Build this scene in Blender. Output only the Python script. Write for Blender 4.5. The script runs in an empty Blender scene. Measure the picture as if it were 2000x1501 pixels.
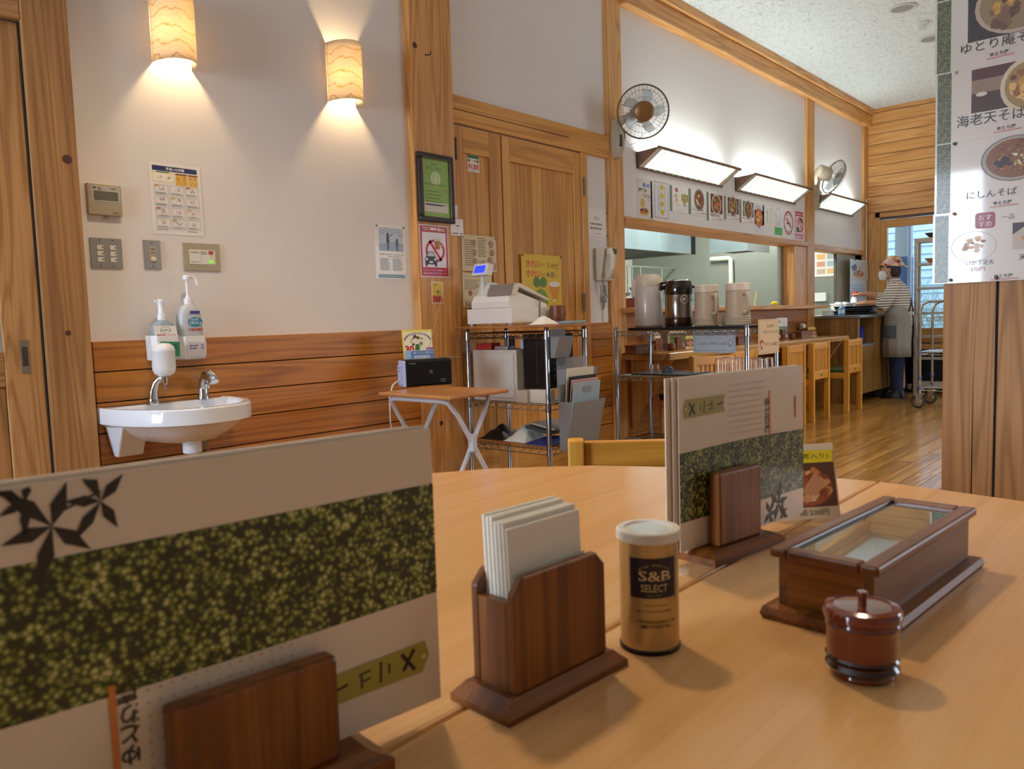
import bpy, bmesh, math, random
from math import sin, cos, pi, radians as R
from mathutils import Vector, Matrix
random.seed(7)
S = bpy.context.scene
COL = S.collection

# ------------------------------------------------------------------ camera
F_PX, CAM_H, D, T = 1540.07, 0.975, 3.2, 0.70   # focal length in pixels, eye height, distance to the long wall, table height
yaw, pit, rol = R(48.394), R(-4.5614), R(-1.8183)
fwd = Vector((sin(yaw) * cos(pit), cos(yaw) * cos(pit), sin(pit)))
rt = Vector((cos(yaw), -sin(yaw), 0)); up = rt.cross(fwd)
rt, up = rt * cos(rol) + up * sin(rol), -rt * sin(rol) + up * cos(rol)
CAM = Vector((0, 0, CAM_H))
cd = bpy.data.cameras.new('camera'); cam = bpy.data.objects.new('camera', cd); COL.objects.link(cam)
m = Matrix((rt, up, -fwd)).transposed().to_4x4(); m.translation = CAM; cam.matrix_world = m
cd.sensor_width = 36; cd.lens = F_PX / 2000 * 36; cd.clip_start = 0.02; cd.clip_end = 200
cd.dof.use_dof = True; cd.dof.focus_distance = 3.6; cd.dof.aperture_fstop = 14.0
S.camera = cam
# ------------------------------------------------------------------ view, world, daylight
S.view_settings.view_transform = 'Standard'; S.view_settings.look = 'None'
S.view_settings.exposure = 0.60; S.view_settings.gamma = 1.0; S.view_settings.use_curve_mapping = False
W = bpy.data.worlds.new('sky'); S.world = W; W.use_nodes = True
bg = W.node_tree.nodes['Background']; bg.inputs[0].default_value = (0.58, 0.76, 0.95, 1); bg.inputs[1].default_value = 2.2
try:
    S.cycles.use_denoising = True; S.cycles.sample_clamp_indirect = 6.0
except Exception: pass
WARM = (1.0, 0.75, 0.49)
def light(name, kind, loc, power, col, rot=(0, 0, 0), **kw):
    l = bpy.data.lights.new(name, kind); l.energy = power; l.color = col
    for k, v in kw.items(): setattr(l, k, v)
    o = bpy.data.objects.new(name, l); o.location = loc; o.rotation_euler = rot; COL.objects.link(o); return o
# warm ceiling downlights over the dining tables (their fittings are built further down)
DOWN = [(1.25, 1.75), (2.6, -1.5), (3.2, 1.0), (5.2, 1.1), (7.6, 0.6)]
for i, (x, y) in enumerate(DOWN):
    light('downlight', 'SPOT', (x, y, 3.355), 70 if y < 0 else 130, WARM if x < 4 else (1, .84, .64), spot_size=R(110), spot_blend=.7, shadow_soft_size=.13)
# daylight through the window bays in the wall behind the camera: portals to the sky
for x0, x1, pw_ in ((5.2, 8.6, 40),):
    o = light('window_daylight', 'AREA', ((x0 + x1) / 2, -3.58, 1.55), pw_, (.86, .92, 1.0), (R(90), 0, 0), shape='RECTANGLE', size=x1 - x0, size_y=1.5)
o = light('window_portal', 'AREA', (10.40, 2.45, 1.35), 1, (1, 1, 1), (0, R(90), 0), shape='RECTANGLE', size=1.3, size_y=1.3); o.data.cycles.is_portal = True
light('window_daylight', 'AREA', (-3.18, 2.3, 1.55), 110, (.70, .83, 1.0), (0, R(-90), 0), shape='RECTANGLE', size=1.5, size_y=1.4)
# kitchen ceiling lamps
for x, y in ((6.0, 5.0), (8.4, 3.95), (10.0, 5.4)):
    light('kitchen_lamp', 'AREA', (x, y, 2.56), 58, (1.0, 1.0, .93), (0, 0, 0), shape='RECTANGLE', size=1.2, size_y=.3)

# ------------------------------------------------------------------ pixel -> place helpers
def ray(x, y): return rt * ((x - 1000) / F_PX) - up * ((y - 750.5) / F_PX) + fwd
def onY(x, y, Y=D): d = ray(x, y); return CAM + d * (Y / d.y)
def onX(x, y, X): d = ray(x, y); return CAM + d * (X / d.x)
def onZ(x, y, Z): d = ray(x, y); return CAM + d * ((Z - CAM_H) / d.z)
# ------------------------------------------------------------------ colour, materials
def lin(h):
    h = h.lstrip('#'); c = [int(h[i:i + 2], 16) / 255 for i in (0, 2, 4)]
    return tuple(v / 12.92 if v < .04045 else ((v + .055) / 1.055) ** 2.4 for v in c) + (1,)
MATS = {}
def mat(name, col, rough=.5, metal=0, trans=0, spec=.5, emit=None, estr=0, coat=0, alpha=1, sub=0, noise=0, nscale=40, bump=0):
    if name in MATS: return MATS[name]
    m = bpy.data.materials.new(name); m.use_nodes = True; nt = m.node_tree; b = nt.nodes['Principled BSDF']
    c = lin(col) if isinstance(col, str) else tuple(col) + (1,)
    b.inputs['Base Color'].default_value = c; b.inputs['Roughness'].default_value = rough; b.inputs['Metallic'].default_value = metal
    b.inputs['Transmission Weight'].default_value = trans; b.inputs['Specular IOR Level'].default_value = spec
    b.inputs['Coat Weight'].default_value = coat; b.inputs['Alpha'].default_value = alpha
    if emit: b.inputs['Emission Color'].default_value = lin(emit) if isinstance(emit, str) else tuple(emit) + (1,); b.inputs['Emission Strength'].default_value = estr
    if noise or bump:
        tc = nt.nodes.new('ShaderNodeTexCoord'); n = nt.nodes.new('ShaderNodeTexNoise'); n.inputs['Scale'].default_value = nscale; n.inputs['Detail'].default_value = 4
        nt.links.new(tc.outputs['Object'], n.inputs['Vector'])
        if noise:
            mx = nt.nodes.new('ShaderNodeMix'); mx.data_type = 'RGBA'; mx.blend_type = 'MULTIPLY'; mx.inputs['Factor'].default_value = noise
            mx.inputs[6].default_value = c; nt.links.new(n.outputs['Fac'], mx.inputs[7]); nt.links.new(mx.outputs[2], b.inputs['Base Color'])
        if bump:
            bp = nt.nodes.new('ShaderNodeBump'); bp.inputs['Strength'].default_value = bump; bp.inputs['Distance'].default_value = .002
            nt.links.new(n.outputs['Fac'], bp.inputs['Height']); nt.links.new(bp.outputs['Normal'], b.inputs['Normal'])
    MATS[name] = m; return m
def ramp(nt, fac, stops):
    r = nt.nodes.new('ShaderNodeValToRGB'); el = r.color_ramp.elements
    while len(el) < len(stops): el.new(.5)
    for e, (p, c) in zip(el, stops): e.position = p; e.color = lin(c) if isinstance(c, str) else c
    nt.links.new(fac, r.inputs['Fac']); return r.outputs['Color']
def math_(nt, op, a, b=None):
    n = nt.nodes.new('ShaderNodeMath'); n.operation = op
    for i, v in enumerate((a, b)):
        if v is None: continue
        if isinstance(v, (int, float)): n.inputs[i].default_value = v
        else: nt.links.new(v, n.inputs[i])
    return n.outputs[0]
def wood(name, light_, mid, dark, axis='x', rough=.45, freq=1.0, rings=9, coat=0.0, wear=0):
    if name in MATS: return MATS[name]
    m = bpy.data.materials.new(name); m.use_nodes = True; nt = m.node_tree; b = nt.nodes['Principled BSDF']; L = nt.links
    tc = nt.nodes.new('ShaderNodeTexCoord'); oi = nt.nodes.new('ShaderNodeObjectInfo')
    v = nt.nodes.new('ShaderNodeVectorMath'); v.operation = 'SCALE'; v.inputs[0].default_value = (7.3, 5.1, 9.7); L.new(oi.outputs['Random'], v.inputs['Scale'])
    a = nt.nodes.new('ShaderNodeVectorMath'); a.operation = 'ADD'; L.new(tc.outputs['Object'], a.inputs[0]); L.new(v.outputs[0], a.inputs[1])
    def sc(al, ac):
        mp = nt.nodes.new('ShaderNodeVectorMath'); mp.operation = 'MULTIPLY'
        mp.inputs[1].default_value = tuple((al if ax == axis else ac) * freq for ax in 'xyz'); L.new(a.outputs[0], mp.inputs[0]); return mp.outputs[0]
    n1 = nt.nodes.new('ShaderNodeTexNoise'); n1.inputs['Scale'].default_value = 1; n1.inputs['Detail'].default_value = 1.5; n1.inputs['Distortion'].default_value = .3
    L.new(sc(.45, 9.0), n1.inputs['Vector'])
    ring = math_(nt, 'SINE', math_(nt, 'MULTIPLY', n1.outputs['Fac'], rings * 6.283))
    ring = math_(nt, 'POWER', math_(nt, 'ADD', math_(nt, 'MULTIPLY', ring, .5), .5), 2.5)
    n2 = nt.nodes.new('ShaderNodeTexNoise'); n2.inputs['Scale'].default_value = 1; n2.inputs['Detail'].default_value = 3; L.new(sc(3, 150), n2.inputs['Vector'])
    n3 = nt.nodes.new('ShaderNodeTexNoise'); n3.inputs['Scale'].default_value = 1; n3.inputs['Detail'].default_value = 2; L.new(sc(.4, 2.2), n3.inputs['Vector'])
    f = math_(nt, 'ADD', math_(nt, 'MULTIPLY', ring, .20), math_(nt, 'ADD', math_(nt, 'MULTIPLY', n2.outputs['Fac'], .40), math_(nt, 'MULTIPLY', n3.outputs['Fac'], .35)))
    f = math_(nt, 'ADD', f, math_(nt, 'MULTIPLY', oi.outputs['Random'], .10))
    c = ramp(nt, f, [(.30, light_), (.52, mid), (.88, dark)])
    L.new(c, b.inputs['Base Color']); b.inputs['Roughness'].default_value = rough; b.inputs['Coat Weight'].default_value = coat; b.inputs['Coat Roughness'].default_value = .15
    bp = nt.nodes.new('ShaderNodeBump'); bp.inputs['Strength'].default_value = .15; bp.inputs['Distance'].default_value = .001
    L.new(n2.outputs['Fac'], bp.inputs['Height']); L.new(bp.outputs['Normal'], b.inputs['Normal'])
    MATS[name] = m; return m
def pine(ax): return wood('pine_' + ax, '#dba766', '#c48a48', '#8f5c2a', ax, .45)
def wains(ax): return wood('wainscot_' + ax, '#c4822f', '#ab6a20', '#72420f', ax, .42)
def doorw(ax): return wood('door_wood_' + ax, '#dda355', '#c6893c', '#966126', ax, .4, rings=5)
def darkw(ax): return wood('dark_wood_' + ax, '#95581f', '#743f10', '#3a1e06', ax, .35, freq=3.0, rings=5)
def chairw(ax): return wood('chair_wood_' + ax, '#e0a548', '#cf8f34', '#a86c20', ax, .35, rings=5)
def oldw(ax): return wood('grey_brown_timber_' + ax, '#bd8f5c', '#a17444', '#6d4926', ax, .55, rings=12)
# print: colours held per face in an attribute
def print_mat():
    if 'print' in MATS: return MATS['print']
    m = bpy.data.materials.new('print'); m.use_nodes = True; nt = m.node_tree; b = nt.nodes['Principled BSDF']
    at = nt.nodes.new('ShaderNodeAttribute'); at.attribute_name = 'Col'; nt.links.new(at.outputs['Color'], b.inputs['Base Color'])
    b.inputs['Roughness'].default_value = .45; b.inputs['Coat Weight'].default_value = .25; b.inputs['Coat Roughness'].default_value = .12
    MATS['print'] = m; return m
def field_mat(name, sc=60, lo='#232a0c', mid='#6a7428', hi='#d6cc92'):
    if name in MATS: return MATS[name]
    m = bpy.data.materials.new(name); m.use_nodes = True; nt = m.node_tree; b = nt.nodes['Principled BSDF']; L = nt.links
    tc = nt.nodes.new('ShaderNodeTexCoord')
    n = nt.nodes.new('ShaderNodeTexNoise'); n.inputs['Scale'].default_value = sc; n.inputs['Detail'].default_value = 8; n.inputs['Roughness'].default_value = .74; L.new(tc.outputs['Object'], n.inputs['Vector'])
    vo = nt.nodes.new('ShaderNodeTexVoronoi'); vo.inputs['Scale'].default_value = sc * 4.5; L.new(tc.outputs['Object'], vo.inputs['Vector'])
    f = math_(nt, 'ADD', n.outputs['Fac'], math_(nt, 'MULTIPLY', math_(nt, 'SUBTRACT', .35, vo.outputs['Distance']), .55))
    L.new(ramp(nt, f, [(.34, lo), (.46, mid), (.56, '#98984e'), (.68, hi)]), b.inputs['Base Color']); b.inputs['Roughness'].default_value = .4
    b.inputs['Coat Weight'].default_value = .3; b.inputs['Coat Roughness'].default_value = .1
    MATS[name] = m; return m

# ------------------------------------------------------------------ mesh builder
class MB:
    def __init__(s): s.v = []; s.f = []; s.c = []
    def add(s, vs, fs, col=None):
        o = len(s.v); s.v += [tuple(v) for v in vs]; s.f += [tuple(i + o for i in f) for f in fs]; s.c += [col] * len(fs); return s
    def box(s, x0, x1, y0, y1, z0, z1):
        if x0 > x1: x0, x1 = x1, x0
        if y0 > y1: y0, y1 = y1, y0
        if z0 > z1: z0, z1 = z1, z0
        return s.add([(x, y, z) for x in (x0, x1) for y in (y0, y1) for z in (z0, z1)],
                     [(0, 1, 3, 2), (4, 6, 7, 5), (0, 4, 5, 1), (2, 3, 7, 6), (0, 2, 6, 4), (1, 5, 7, 3)])
    def loft(s, rings, close=True, cap=True):
        n = len(rings[0]); vs = [v for r in rings for v in r]; fs = []
        for i in range(len(rings) - 1):
            for j in range(n if close else n - 1):
                k = (j + 1) % n; fs.append((i * n + j, i * n + k, (i + 1) * n + k, (i + 1) * n + j))
        if cap and close: fs.append(tuple(range(n - 1, -1, -1))); fs.append(tuple((len(rings) - 1) * n + j for j in range(n)))
        return s.add(vs, fs)
    def lathe(s, prof, n=24, c=(0, 0, 0), axis='z', cap=True):
        rings = []
        for r, h in prof:
            ring = []
            for i in range(n):
                a = 2 * pi * i / n; p = (r * cos(a), r * sin(a), h)
                if axis == 'y': p = (p[0], -p[2], p[1]) if False else (p[0], p[2], -p[1])
                if axis == 'x': p = (p[2], p[0], p[1])
                ring.append((p[0] + c[0], p[1] + c[1], p[2] + c[2]))
            rings.append(ring)
        return s.loft(rings, cap=cap)
    def tube(s, pts, r, n=8, cap=True):
        pts = [Vector(p) for p in pts]; rs = r if isinstance(r, (list, tuple)) else [r] * len(pts); rings = []
        t0 = (pts[1] - pts[0]).normalized(); ref = Vector((0, 0, 1)) if abs(t0.z) < .9 else Vector((1, 0, 0)); u = t0.cross(ref).normalized()
        for i, p in enumerate(pts):
            t = (pts[min(i + 1, len(pts) - 1)] - pts[max(i - 1, 0)]).normalized()
            u = (u - t * u.dot(t)).normalized(); w = t.cross(u)
            rings.append([p + (u * cos(2 * pi * j / n) + w * sin(2 * pi * j / n)) * rs[i] for j in range(n)])
        return s.loft(rings, cap=cap)
    def ext(s, poly, vec):   # poly: list of 3d points, extruded along vec
        n = len(poly); v = Vector(vec); return s.add([Vector(p) for p in poly] + [Vector(p) + v for p in poly],
            [tuple(range(n - 1, -1, -1)), tuple(range(n, 2 * n))] + [(i, (i + 1) % n, n + (i + 1) % n, n + i) for i in range(n)])
    def ball(s, c, r, n=12, m_=8, sc=(1, 1, 1)):
        rings = [[(c[0] + sc[0] * r * sin(pi * i / m_) * cos(2 * pi * j / n), c[1] + sc[1] * r * sin(pi * i / m_) * sin(2 * pi * j / n), c[2] - sc[2] * r * cos(pi * i / m_)) for j in range(n)] for i in range(m_ + 1)]
        rings[0] = [(c[0] + (p[0] - c[0]), p[1], p[2]) for p in rings[0]]
        return s.loft(rings, cap=False)
    def build(s, name, mt, parent=None, smooth=False, bevel=0, loc=None, rotz=0, kind=None):
        me = bpy.data.meshes.new(name); me.from_pydata(s.v, [], s.f)
        bm = bmesh.new(); bm.from_mesh(me)
        if smooth: bmesh.ops.remove_doubles(bm, verts=bm.verts, dist=1e-6)
        bmesh.ops.recalc_face_normals(bm, faces=bm.faces); bm.to_mesh(me); bm.free()
        if smooth:
            me.polygons.foreach_set('use_smooth', [True] * len(me.polygons))
            try: me.set_sharp_from_angle(angle=R(38))
            except Exception: pass
        me.materials.append(mt)
        o = bpy.data.objects.new(name, me); COL.objects.link(o); o.parent = parent
        if loc is not None: o.location = loc
        o.rotation_euler.z = rotz
        if bevel:
            b = o.modifiers.new('bevel', 'BEVEL'); b.width = bevel; b.segments = 2; b.limit_method = 'ANGLE'; b.angle_limit = R(40)
        if kind: o['kind'] = kind
        return o
def box(name, mt, dims, parent=None, bevel=0, **kw): return MB().box(*dims).build(name, mt, parent, bevel=bevel, **kw)
def thing(name, label, cat, loc=(0, 0, 0), rotz=0, group=None):
    o = bpy.data.objects.new(name, None); o.empty_display_size = .05; COL.objects.link(o); o.location = loc; o.rotation_euler.z = rotz
    return tag(o, label, cat, group)
def tag(o, label, cat, group=None):
    o['label'] = label; o['category'] = cat
    if group: o['group'] = group
    return o
def struct(o, label=None):
    o['kind'] = 'structure'
    if label: o['label'] = label
    return o
def dup(root, loc, rotz=None, label=None, group=None):
    mp = {}
    def cp(o, par):
        c = o.copy(); COL.objects.link(c); c.parent = par
        for ch in list(o.children): cp(ch, c)
        return c
    r = cp(root, None); r.location = loc
    if rotz is not None: r.rotation_euler.z = rotz
    if label: r['label'] = label
    if group: r['group'] = group
    return r
# ------------------------------------------------------------------ print layouts
TXT = {}
def textgeo(s_, bold=0.0):
    k = (s_, bold)
    if k in TXT: return TXT[k]
    cu = bpy.data.curves.new('t', 'FONT'); cu.body = s_; cu.size = 1; cu.resolution_u = 2; cu.offset = bold; cu.fill_mode = 'FRONT'
    o = bpy.data.objects.new('t', cu); COL.objects.link(o)
    dg = bpy.context.evaluated_depsgraph_get(); me = bpy.data.meshes.new_from_object(o.evaluated_get(dg))
    vs = [(v.co.x, v.co.y) for v in me.vertices]; fs = [tuple(p.vertices) for p in me.polygons]
    bpy.data.objects.remove(o); bpy.data.curves.remove(cu); bpy.data.meshes.remove(me)
    if not vs: vs = [(0, 0)]
    x0 = min(v[0] for v in vs); x1 = max(v[0] for v in vs); y0 = min(v[1] for v in vs); y1 = max(v[1] for v in vs)
    TXT[k] = (vs, fs, x0, x1, y0, y1); return TXT[k]
class Pr:
    """flat print on a sheet: u to the right, v up, printed side facing -y"""
    def __init__(s, eps=.00012): s.m = MB(); s.z = 1; s.e = eps
    def poly(s, pts, c, z=None):
        z = s.z if z is None else z
        s.m.add([(u, -s.e * z - .0006, v) for u, v in pts], [tuple(range(len(pts)))], lin(c) if isinstance(c, str) else c); return s
    def lay(s): s.z += 1; return s
    def rect(s, u0, v0, u1, v1, c): return s.poly([(u0, v0), (u1, v0), (u1, v1), (u0, v1)], c)
    def frame(s, u0, v0, u1, v1, w, c): s.rect(u0, v0, u1, v0 + w, c).rect(u0, v1 - w, u1, v1, c).rect(u0, v0 + w, u0 + w, v1 - w, c).rect(u1 - w, v0 + w, u1, v1 - w, c); return s
    def disc(s, u, v, r, c, ry=None, n=22): ry = r if ry is None else ry; return s.poly([(u + r * cos(2 * pi * i / n), v + ry * sin(2 * pi * i / n)) for i in range(n)], c)
    def rrect(s, u0, v0, u1, v1, r, c):
        p = []
        for cx, cy, a0 in ((u1 - r, v1 - r, 0), (u0 + r, v1 - r, 90), (u0 + r, v0 + r, 180), (u1 - r, v0 + r, 270)):
            p += [(cx + r * cos(R(a0 + k * 22.5)), cy + r * sin(R(a0 + k * 22.5))) for k in range(5)]
        return s.poly(p, c)
    def ring(s, u, v, r0, r1, c, ry=1.0, n=28):
        for i in range(n):
            a, b = 2 * pi * i / n, 2 * pi * (i + 1) / n
            s.poly([(u + r0 * cos(a), v + ry * r0 * sin(a)), (u + r1 * cos(a), v + ry * r1 * sin(a)), (u + r1 * cos(b), v + ry * r1 * sin(b)), (u + r0 * cos(b), v + ry * r0 * sin(b))], c)
        return s
    def line(s, a, b, w, c):
        d = Vector((b[0] - a[0], b[1] - a[1])); n = Vector((-d.y, d.x)).normalized() * w / 2
        return s.poly([(a[0] - n.x, a[1] - n.y), (b[0] - n.x, b[1] - n.y), (b[0] + n.x, b[1] + n.y), (a[0] + n.x, a[1] + n.y)], c)
    def text(s, t, u, v, h, c, w=None, bold=.0, rot=0, mirror=False, anchor='c', slant=0):
        vs, fs, x0, x1, y0, y1 = textgeo(t, bold); sy = h / max(y1 - y0, .3); sx = sy if w is None else w / max(x1 - x0, .01)
        ca, sa = cos(R(rot)), sin(R(rot)); pts = []
        for x, y in vs:
            a = (x - ((x0 + x1) / 2 if anchor == 'c' else x0)) * sx * (-1 if mirror else 1); b = (y - (y0 + y1) / 2) * sy; a += slant * b
            pts.append((u + a * ca - b * sa, -s.e * s.z - .0006, v + a * sa + b * ca))
        s.m.add(pts, fs, lin(c) if isinstance(c, str) else c); return s
    def vtext(s, t, u, v, h, c, pitch=1.15, bold=.0):
        for i, ch in enumerate(t): s.text(ch, u, v - i * h * pitch, h, c, bold=bold)
        return s
    def lines(s, u0, u1, v1, n, pitch, th, c, ragged=.3, rnd=None):   # rows of unreadably small writing
        for i in range(n):
            u = u0; e = u1 - (u1 - u0) * random.random() * ragged
            while u < e:
                w = min(th * random.uniform(.7, 3), e - u); s.rect(u, v1 - i * pitch - th, u + w, v1 - i * pitch, c); u += w + th * .35
        return s
    def blobs(s, u, v, r, cols, n, ry=1.0, sz=.3):
        for i in range(n):
            a, q = random.random() * 6.283, r * random.random() ** .5; s.z += .15
            k = r * sz * random.uniform(.5, 1.2)
            s.poly([(u + q * cos(a) + k * cos(6.283 * j / 7 + i) * random.uniform(.6, 1.2), v + ry * (q * sin(a)) + ry * k * sin(6.283 * j / 7 + i) * random.uniform(.6, 1.2)) for j in range(7)], random.choice(cols))
        s.z = math.ceil(s.z); return s
    def bowl(s, u, v, r, rim='#d8d2c8', inner='#7a4a22', cols=('#a8642a', '#c88a3a', '#6b3a18', '#d9b878', '#4f5a22'), ry=1.0, n=22):
        s.lay().disc(u, v, r, rim, r * ry); s.lay().disc(u, v, r * .84, inner, r * .84 * ry); s.lay().blobs(u, v, r * .62, cols, n, ry, .26); s.lay(); return s
    def build(s, name, parent):
        o = s.m.build(name, print_mat(), parent); me = o.data
        a = me.attributes.new('Col', 'FLOAT_COLOR', 'FACE') if False else me.color_attributes.new('Col', 'FLOAT_COLOR', 'CORNER')
        cols = []
        for p, c in zip(me.polygons, s.m.c):
            cols += list(c) * p.loop_total
        a.data.foreach_set('color', cols); return o
PAPER = mat('paper', '#e9e4dc', .45, coat=.25)
def sheet(name, label, cat, x0, x1, z0, z1, Y=D, draw=None, mt=None, rotz=0, origin=None, group=None, tilt=0, th=.0008):
    """a flat sheet hung on the long wall (or, with origin and rotz, elsewhere); local u from 0 to w, v from 0 to h"""
    w, h = abs(x1 - x0), abs(z1 - z0)
    o = MB().box(0, w, -.0006, -.0006 + th, 0, h).build(name, mt or PAPER)
    o.location = origin if origin is not None else (min(x0, x1), Y - th - .0004, min(z0, z1)); o.rotation_euler = (0, R(tilt), rotz)
    tag(o, label, cat, group)
    if draw: p = Pr(); draw(p, w, h); p.build('print', o)
    return o
def wsheet(name, label, cat, tl, br, Y=D, draw=None, **kw):
    a = onY(*tl, Y); b = onY(*br, Y); return sheet(name, label, cat, a.x, b.x, b.z, a.z, Y, draw, **kw)
# ================================================================== the room
XE, XL, YB, ZC = 10.22, -3.0, -3.5, 3.372        # end wall, left end, wall behind the camera, ceiling
WHITE = mat('white_plaster', '#e0dad4', .75, bump=.12, nscale=220)
CEILM = None
def ceil_mat():
    m = bpy.data.materials.new('speckled_ceiling_board'); m.use_nodes = True; nt = m.node_tree; b = nt.nodes['Principled BSDF']; L = nt.links
    tc = nt.nodes.new('ShaderNodeTexCoord'); n = nt.nodes.new('ShaderNodeTexNoise'); n.inputs['Scale'].default_value = 38; n.inputs['Detail'].default_value = 3; n.inputs['Distortion'].default_value = 2.0; L.new(tc.outputs['Object'], n.inputs['Vector'])
    L.new(ramp(nt, n.outputs['Fac'], [(.0, '#7d8784'), (.35, '#9aa5a3'), (.42, '#d9dfdd'), (1, '#e0e5e3')]), b.inputs['Base Color']); b.inputs['Roughness'].default_value = .9
    return m
# floor slab + planks that can be told apart
floor = struct(box('floor', mat('floor_underlay', '#2a1c0e', .8), (XL, XE + 2.6, YB, 8.0, -.12, -.006)))
flw = wood('floor_wood_x', '#b58a4a', '#9a7036', '#5f421f', 'x', .17, rings=4)
rows = 0
y = 3.05
pw, pl = .11, 1.1
ns = 0
while y > .55:
    x = 3.6 + (rows % 3) * .36 - pl
    while x < 9.9:
        if ns < 290 and min(x + pl, 9.9) - max(x, 3.6) > .02:
            a = random.uniform(0, .0008)
            MB().box(max(x, 3.6) + .002, min(x + pl, 9.9) - .002, y - pw + .002, y - .002, -.006, a).build('plank', flw, floor); ns += 1
        x += pl
    y -= pw; rows += 1
m_ = MB(); m_.box(XL, 3.6, YB, 3.19, -.006, 0).box(3.6, XE, YB, y, -.006, 0).box(3.6, XE, 3.05, 3.19, -.006, 0).box(9.9, XE, y, 3.05, -.006, 0).box(XL, 12.4, 3.35, 8, -.006, 0)
m_.build('floorboards', flw, floor, kind='stuff')
ceiling = struct(box('ceiling', ceil_mat(), (XL, XE + .2, YB, D + .15, ZC, ZC + .1)))
# long wall (back): white plaster with the opening to the kitchen and the serving hatch cut out
wb = MB()
O1 = (4.846, 8.10, 1.045, 1.672); O2 = (8.475, 10.06, .93, 1.66)
y0, y1 = D, D + .14
wb.box(XL, 3.14, y0, y1, .0, ZC); wb.box(3.14, 4.40, y0, y1, 2.08, ZC)
wb.box(4.40, O1[0], y0, y1, 0, ZC)
wb.box(O1[0], O1[1], y0, y1, O1[3], ZC); wb.box(O1[0], O1[1], y0, y1, 0, O1[2])
wb.box(O1[1], O2[0], y0, y1, 0, ZC)
wb.box(O2[0], O2[1], y0, y1, O2[3], ZC); wb.box(O2[0], O2[1], y0, y1, 0, O2[2]); wb.box(O2[1], XE + .15, y0, y1, 0, ZC)
wall = struct(wb.build('wall_back', WHITE))
# wainscot planks, left of the big post
wz = [.951, .822, .695, .568, .440, .312, .184, .056]
zt = [onY(480, p).z for p in (655, 707.5, 760, 811.7, 865.6)]
zs = zt + [zt[-1] - (zt[0] - zt[-1]) / 4 * k for k in range(1, 8)]
zs = [z for z in zs if z > .05] + [0]
for i in range(len(zs) - 1):
    for xa, xb in ((1.19, 2.84), (4.395, 4.66)):
        MB().box(xa, xb, D - .022, D + .01, zs[i + 1] + .0022, zs[i] - .0022).build('plank', wains('x'), wall, bevel=.002)
box('dark_backing', mat('dark_gap', '#1a0f08', .9), (1.19, 2.84, D - .012, D - .001, 0, .945), wall); box('dark_backing', MATS['dark_gap'], (4.395, 4.66, D - .012, D - .001, 0, .945), wall); box('dark_backing', MATS['dark_gap'], (4.84, 8.28, D - .010, D - .001, 0, 1.0), wall)
# planks under the kitchen ledge and behind the bar counter
for i in range(8):
    za = 1.01 - i * .127
    MB().box(4.84, 8.28, D - .018, D + .01, max(za - .1255, 0), za).build('plank', wood('bar_back_x', '#bf7c37', '#a4662a', '#74431a', 'x', .4, rings=4), wall, bevel=.002)
# posts, beams (trim)
nt_ = [0]
def trim(mt, dims, bevel=.004):
    nt_[0] += 1; return struct(box('trim_%d' % nt_[0], mt, dims, bevel=bevel))
trim(oldw('z'), (1.022, 1.176, D - .05, D + .06, 0, ZC))                     # post beside the sliding door
trim(pine('z'), (2.835, 3.138, D - .048, D + .06, 0, ZC))                    # big post by the register
trim(pine('z'), (4.66, 4.842, D - .028, D + .08, 0, ZC))                     # post left of the kitchen opening
trim(pine('z'), (8.275, 8.475, D - .028, D + .08, 0, 3.18))                  # post between the openings
trim(pine('z'), (10.06, XE, D - .03, D + .08, 0, 3.18))                      # corner post
trim(doorw('x'), (3.14, 4.66, D - .032, D + .1, 2.083, 2.236))                # lintel over the staff door
trim(doorw('z'), (4.338, 4.402, D - .03, D + .1, 0, 2.083))                  # right door jamb
trim(pine('x'), (4.842, XE, D - .075, D + .08, 3.168, 3.300), .006)          # beam below the ceiling
trim(pine('x'), (4.3, XE, D - .105, D + .05, 3.304, ZC), .004)
trim(pine('x'), (4.842, 8.275, D - .045, D + .14, 1.650, 1.700))             # head of the kitchen opening
trim(pine('x'), (8.475, 10.06, D - .03, D + .14, 1.640, 1.695))
trim(pine('x'), (4.80, 8.40, D - .20, D + .14, 1.010, 1.045))                # ledge
trim(pine('z'), (7.94, 8.275, D - .02, D + .14, 1.045, 1.65))                # wide jamb board
trim(oldw('x'), (XL, 1.022, D - .045, D + .06, 2.083, 2.24))                 # head over the sliding door
box('crack', mat('dark_gap', '#1a0f08', .9), (3.142, 4.2, D - .0345, D - .031, 2.155, 2.158), bpy.data.objects['trim_6'])
# big post close by on the right, its menus hang on it
PX = 2.76
post = trim(oldw('z'), (PX, PX + .30, .335, .632, 0, ZC), .006)
post['label'] = 'thick square timber post with a long drying crack'
mk = MB(); mk.ext([(PX - .0008, .488, 1.2), (PX - .0008, .480, 1.2), (PX - .0008, .486, .0), (PX - .0008, .492, 0)], (.0007, 0, 0)); mk.ext([(PX - .0008, .548, .78), (PX - .0008, .545, .5), (PX - .0008, .545, 0), (PX - .0008, .548, 0)], (.0007, 0, 0))
mk.build('crack', MATS['dark_gap'], post)
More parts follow.
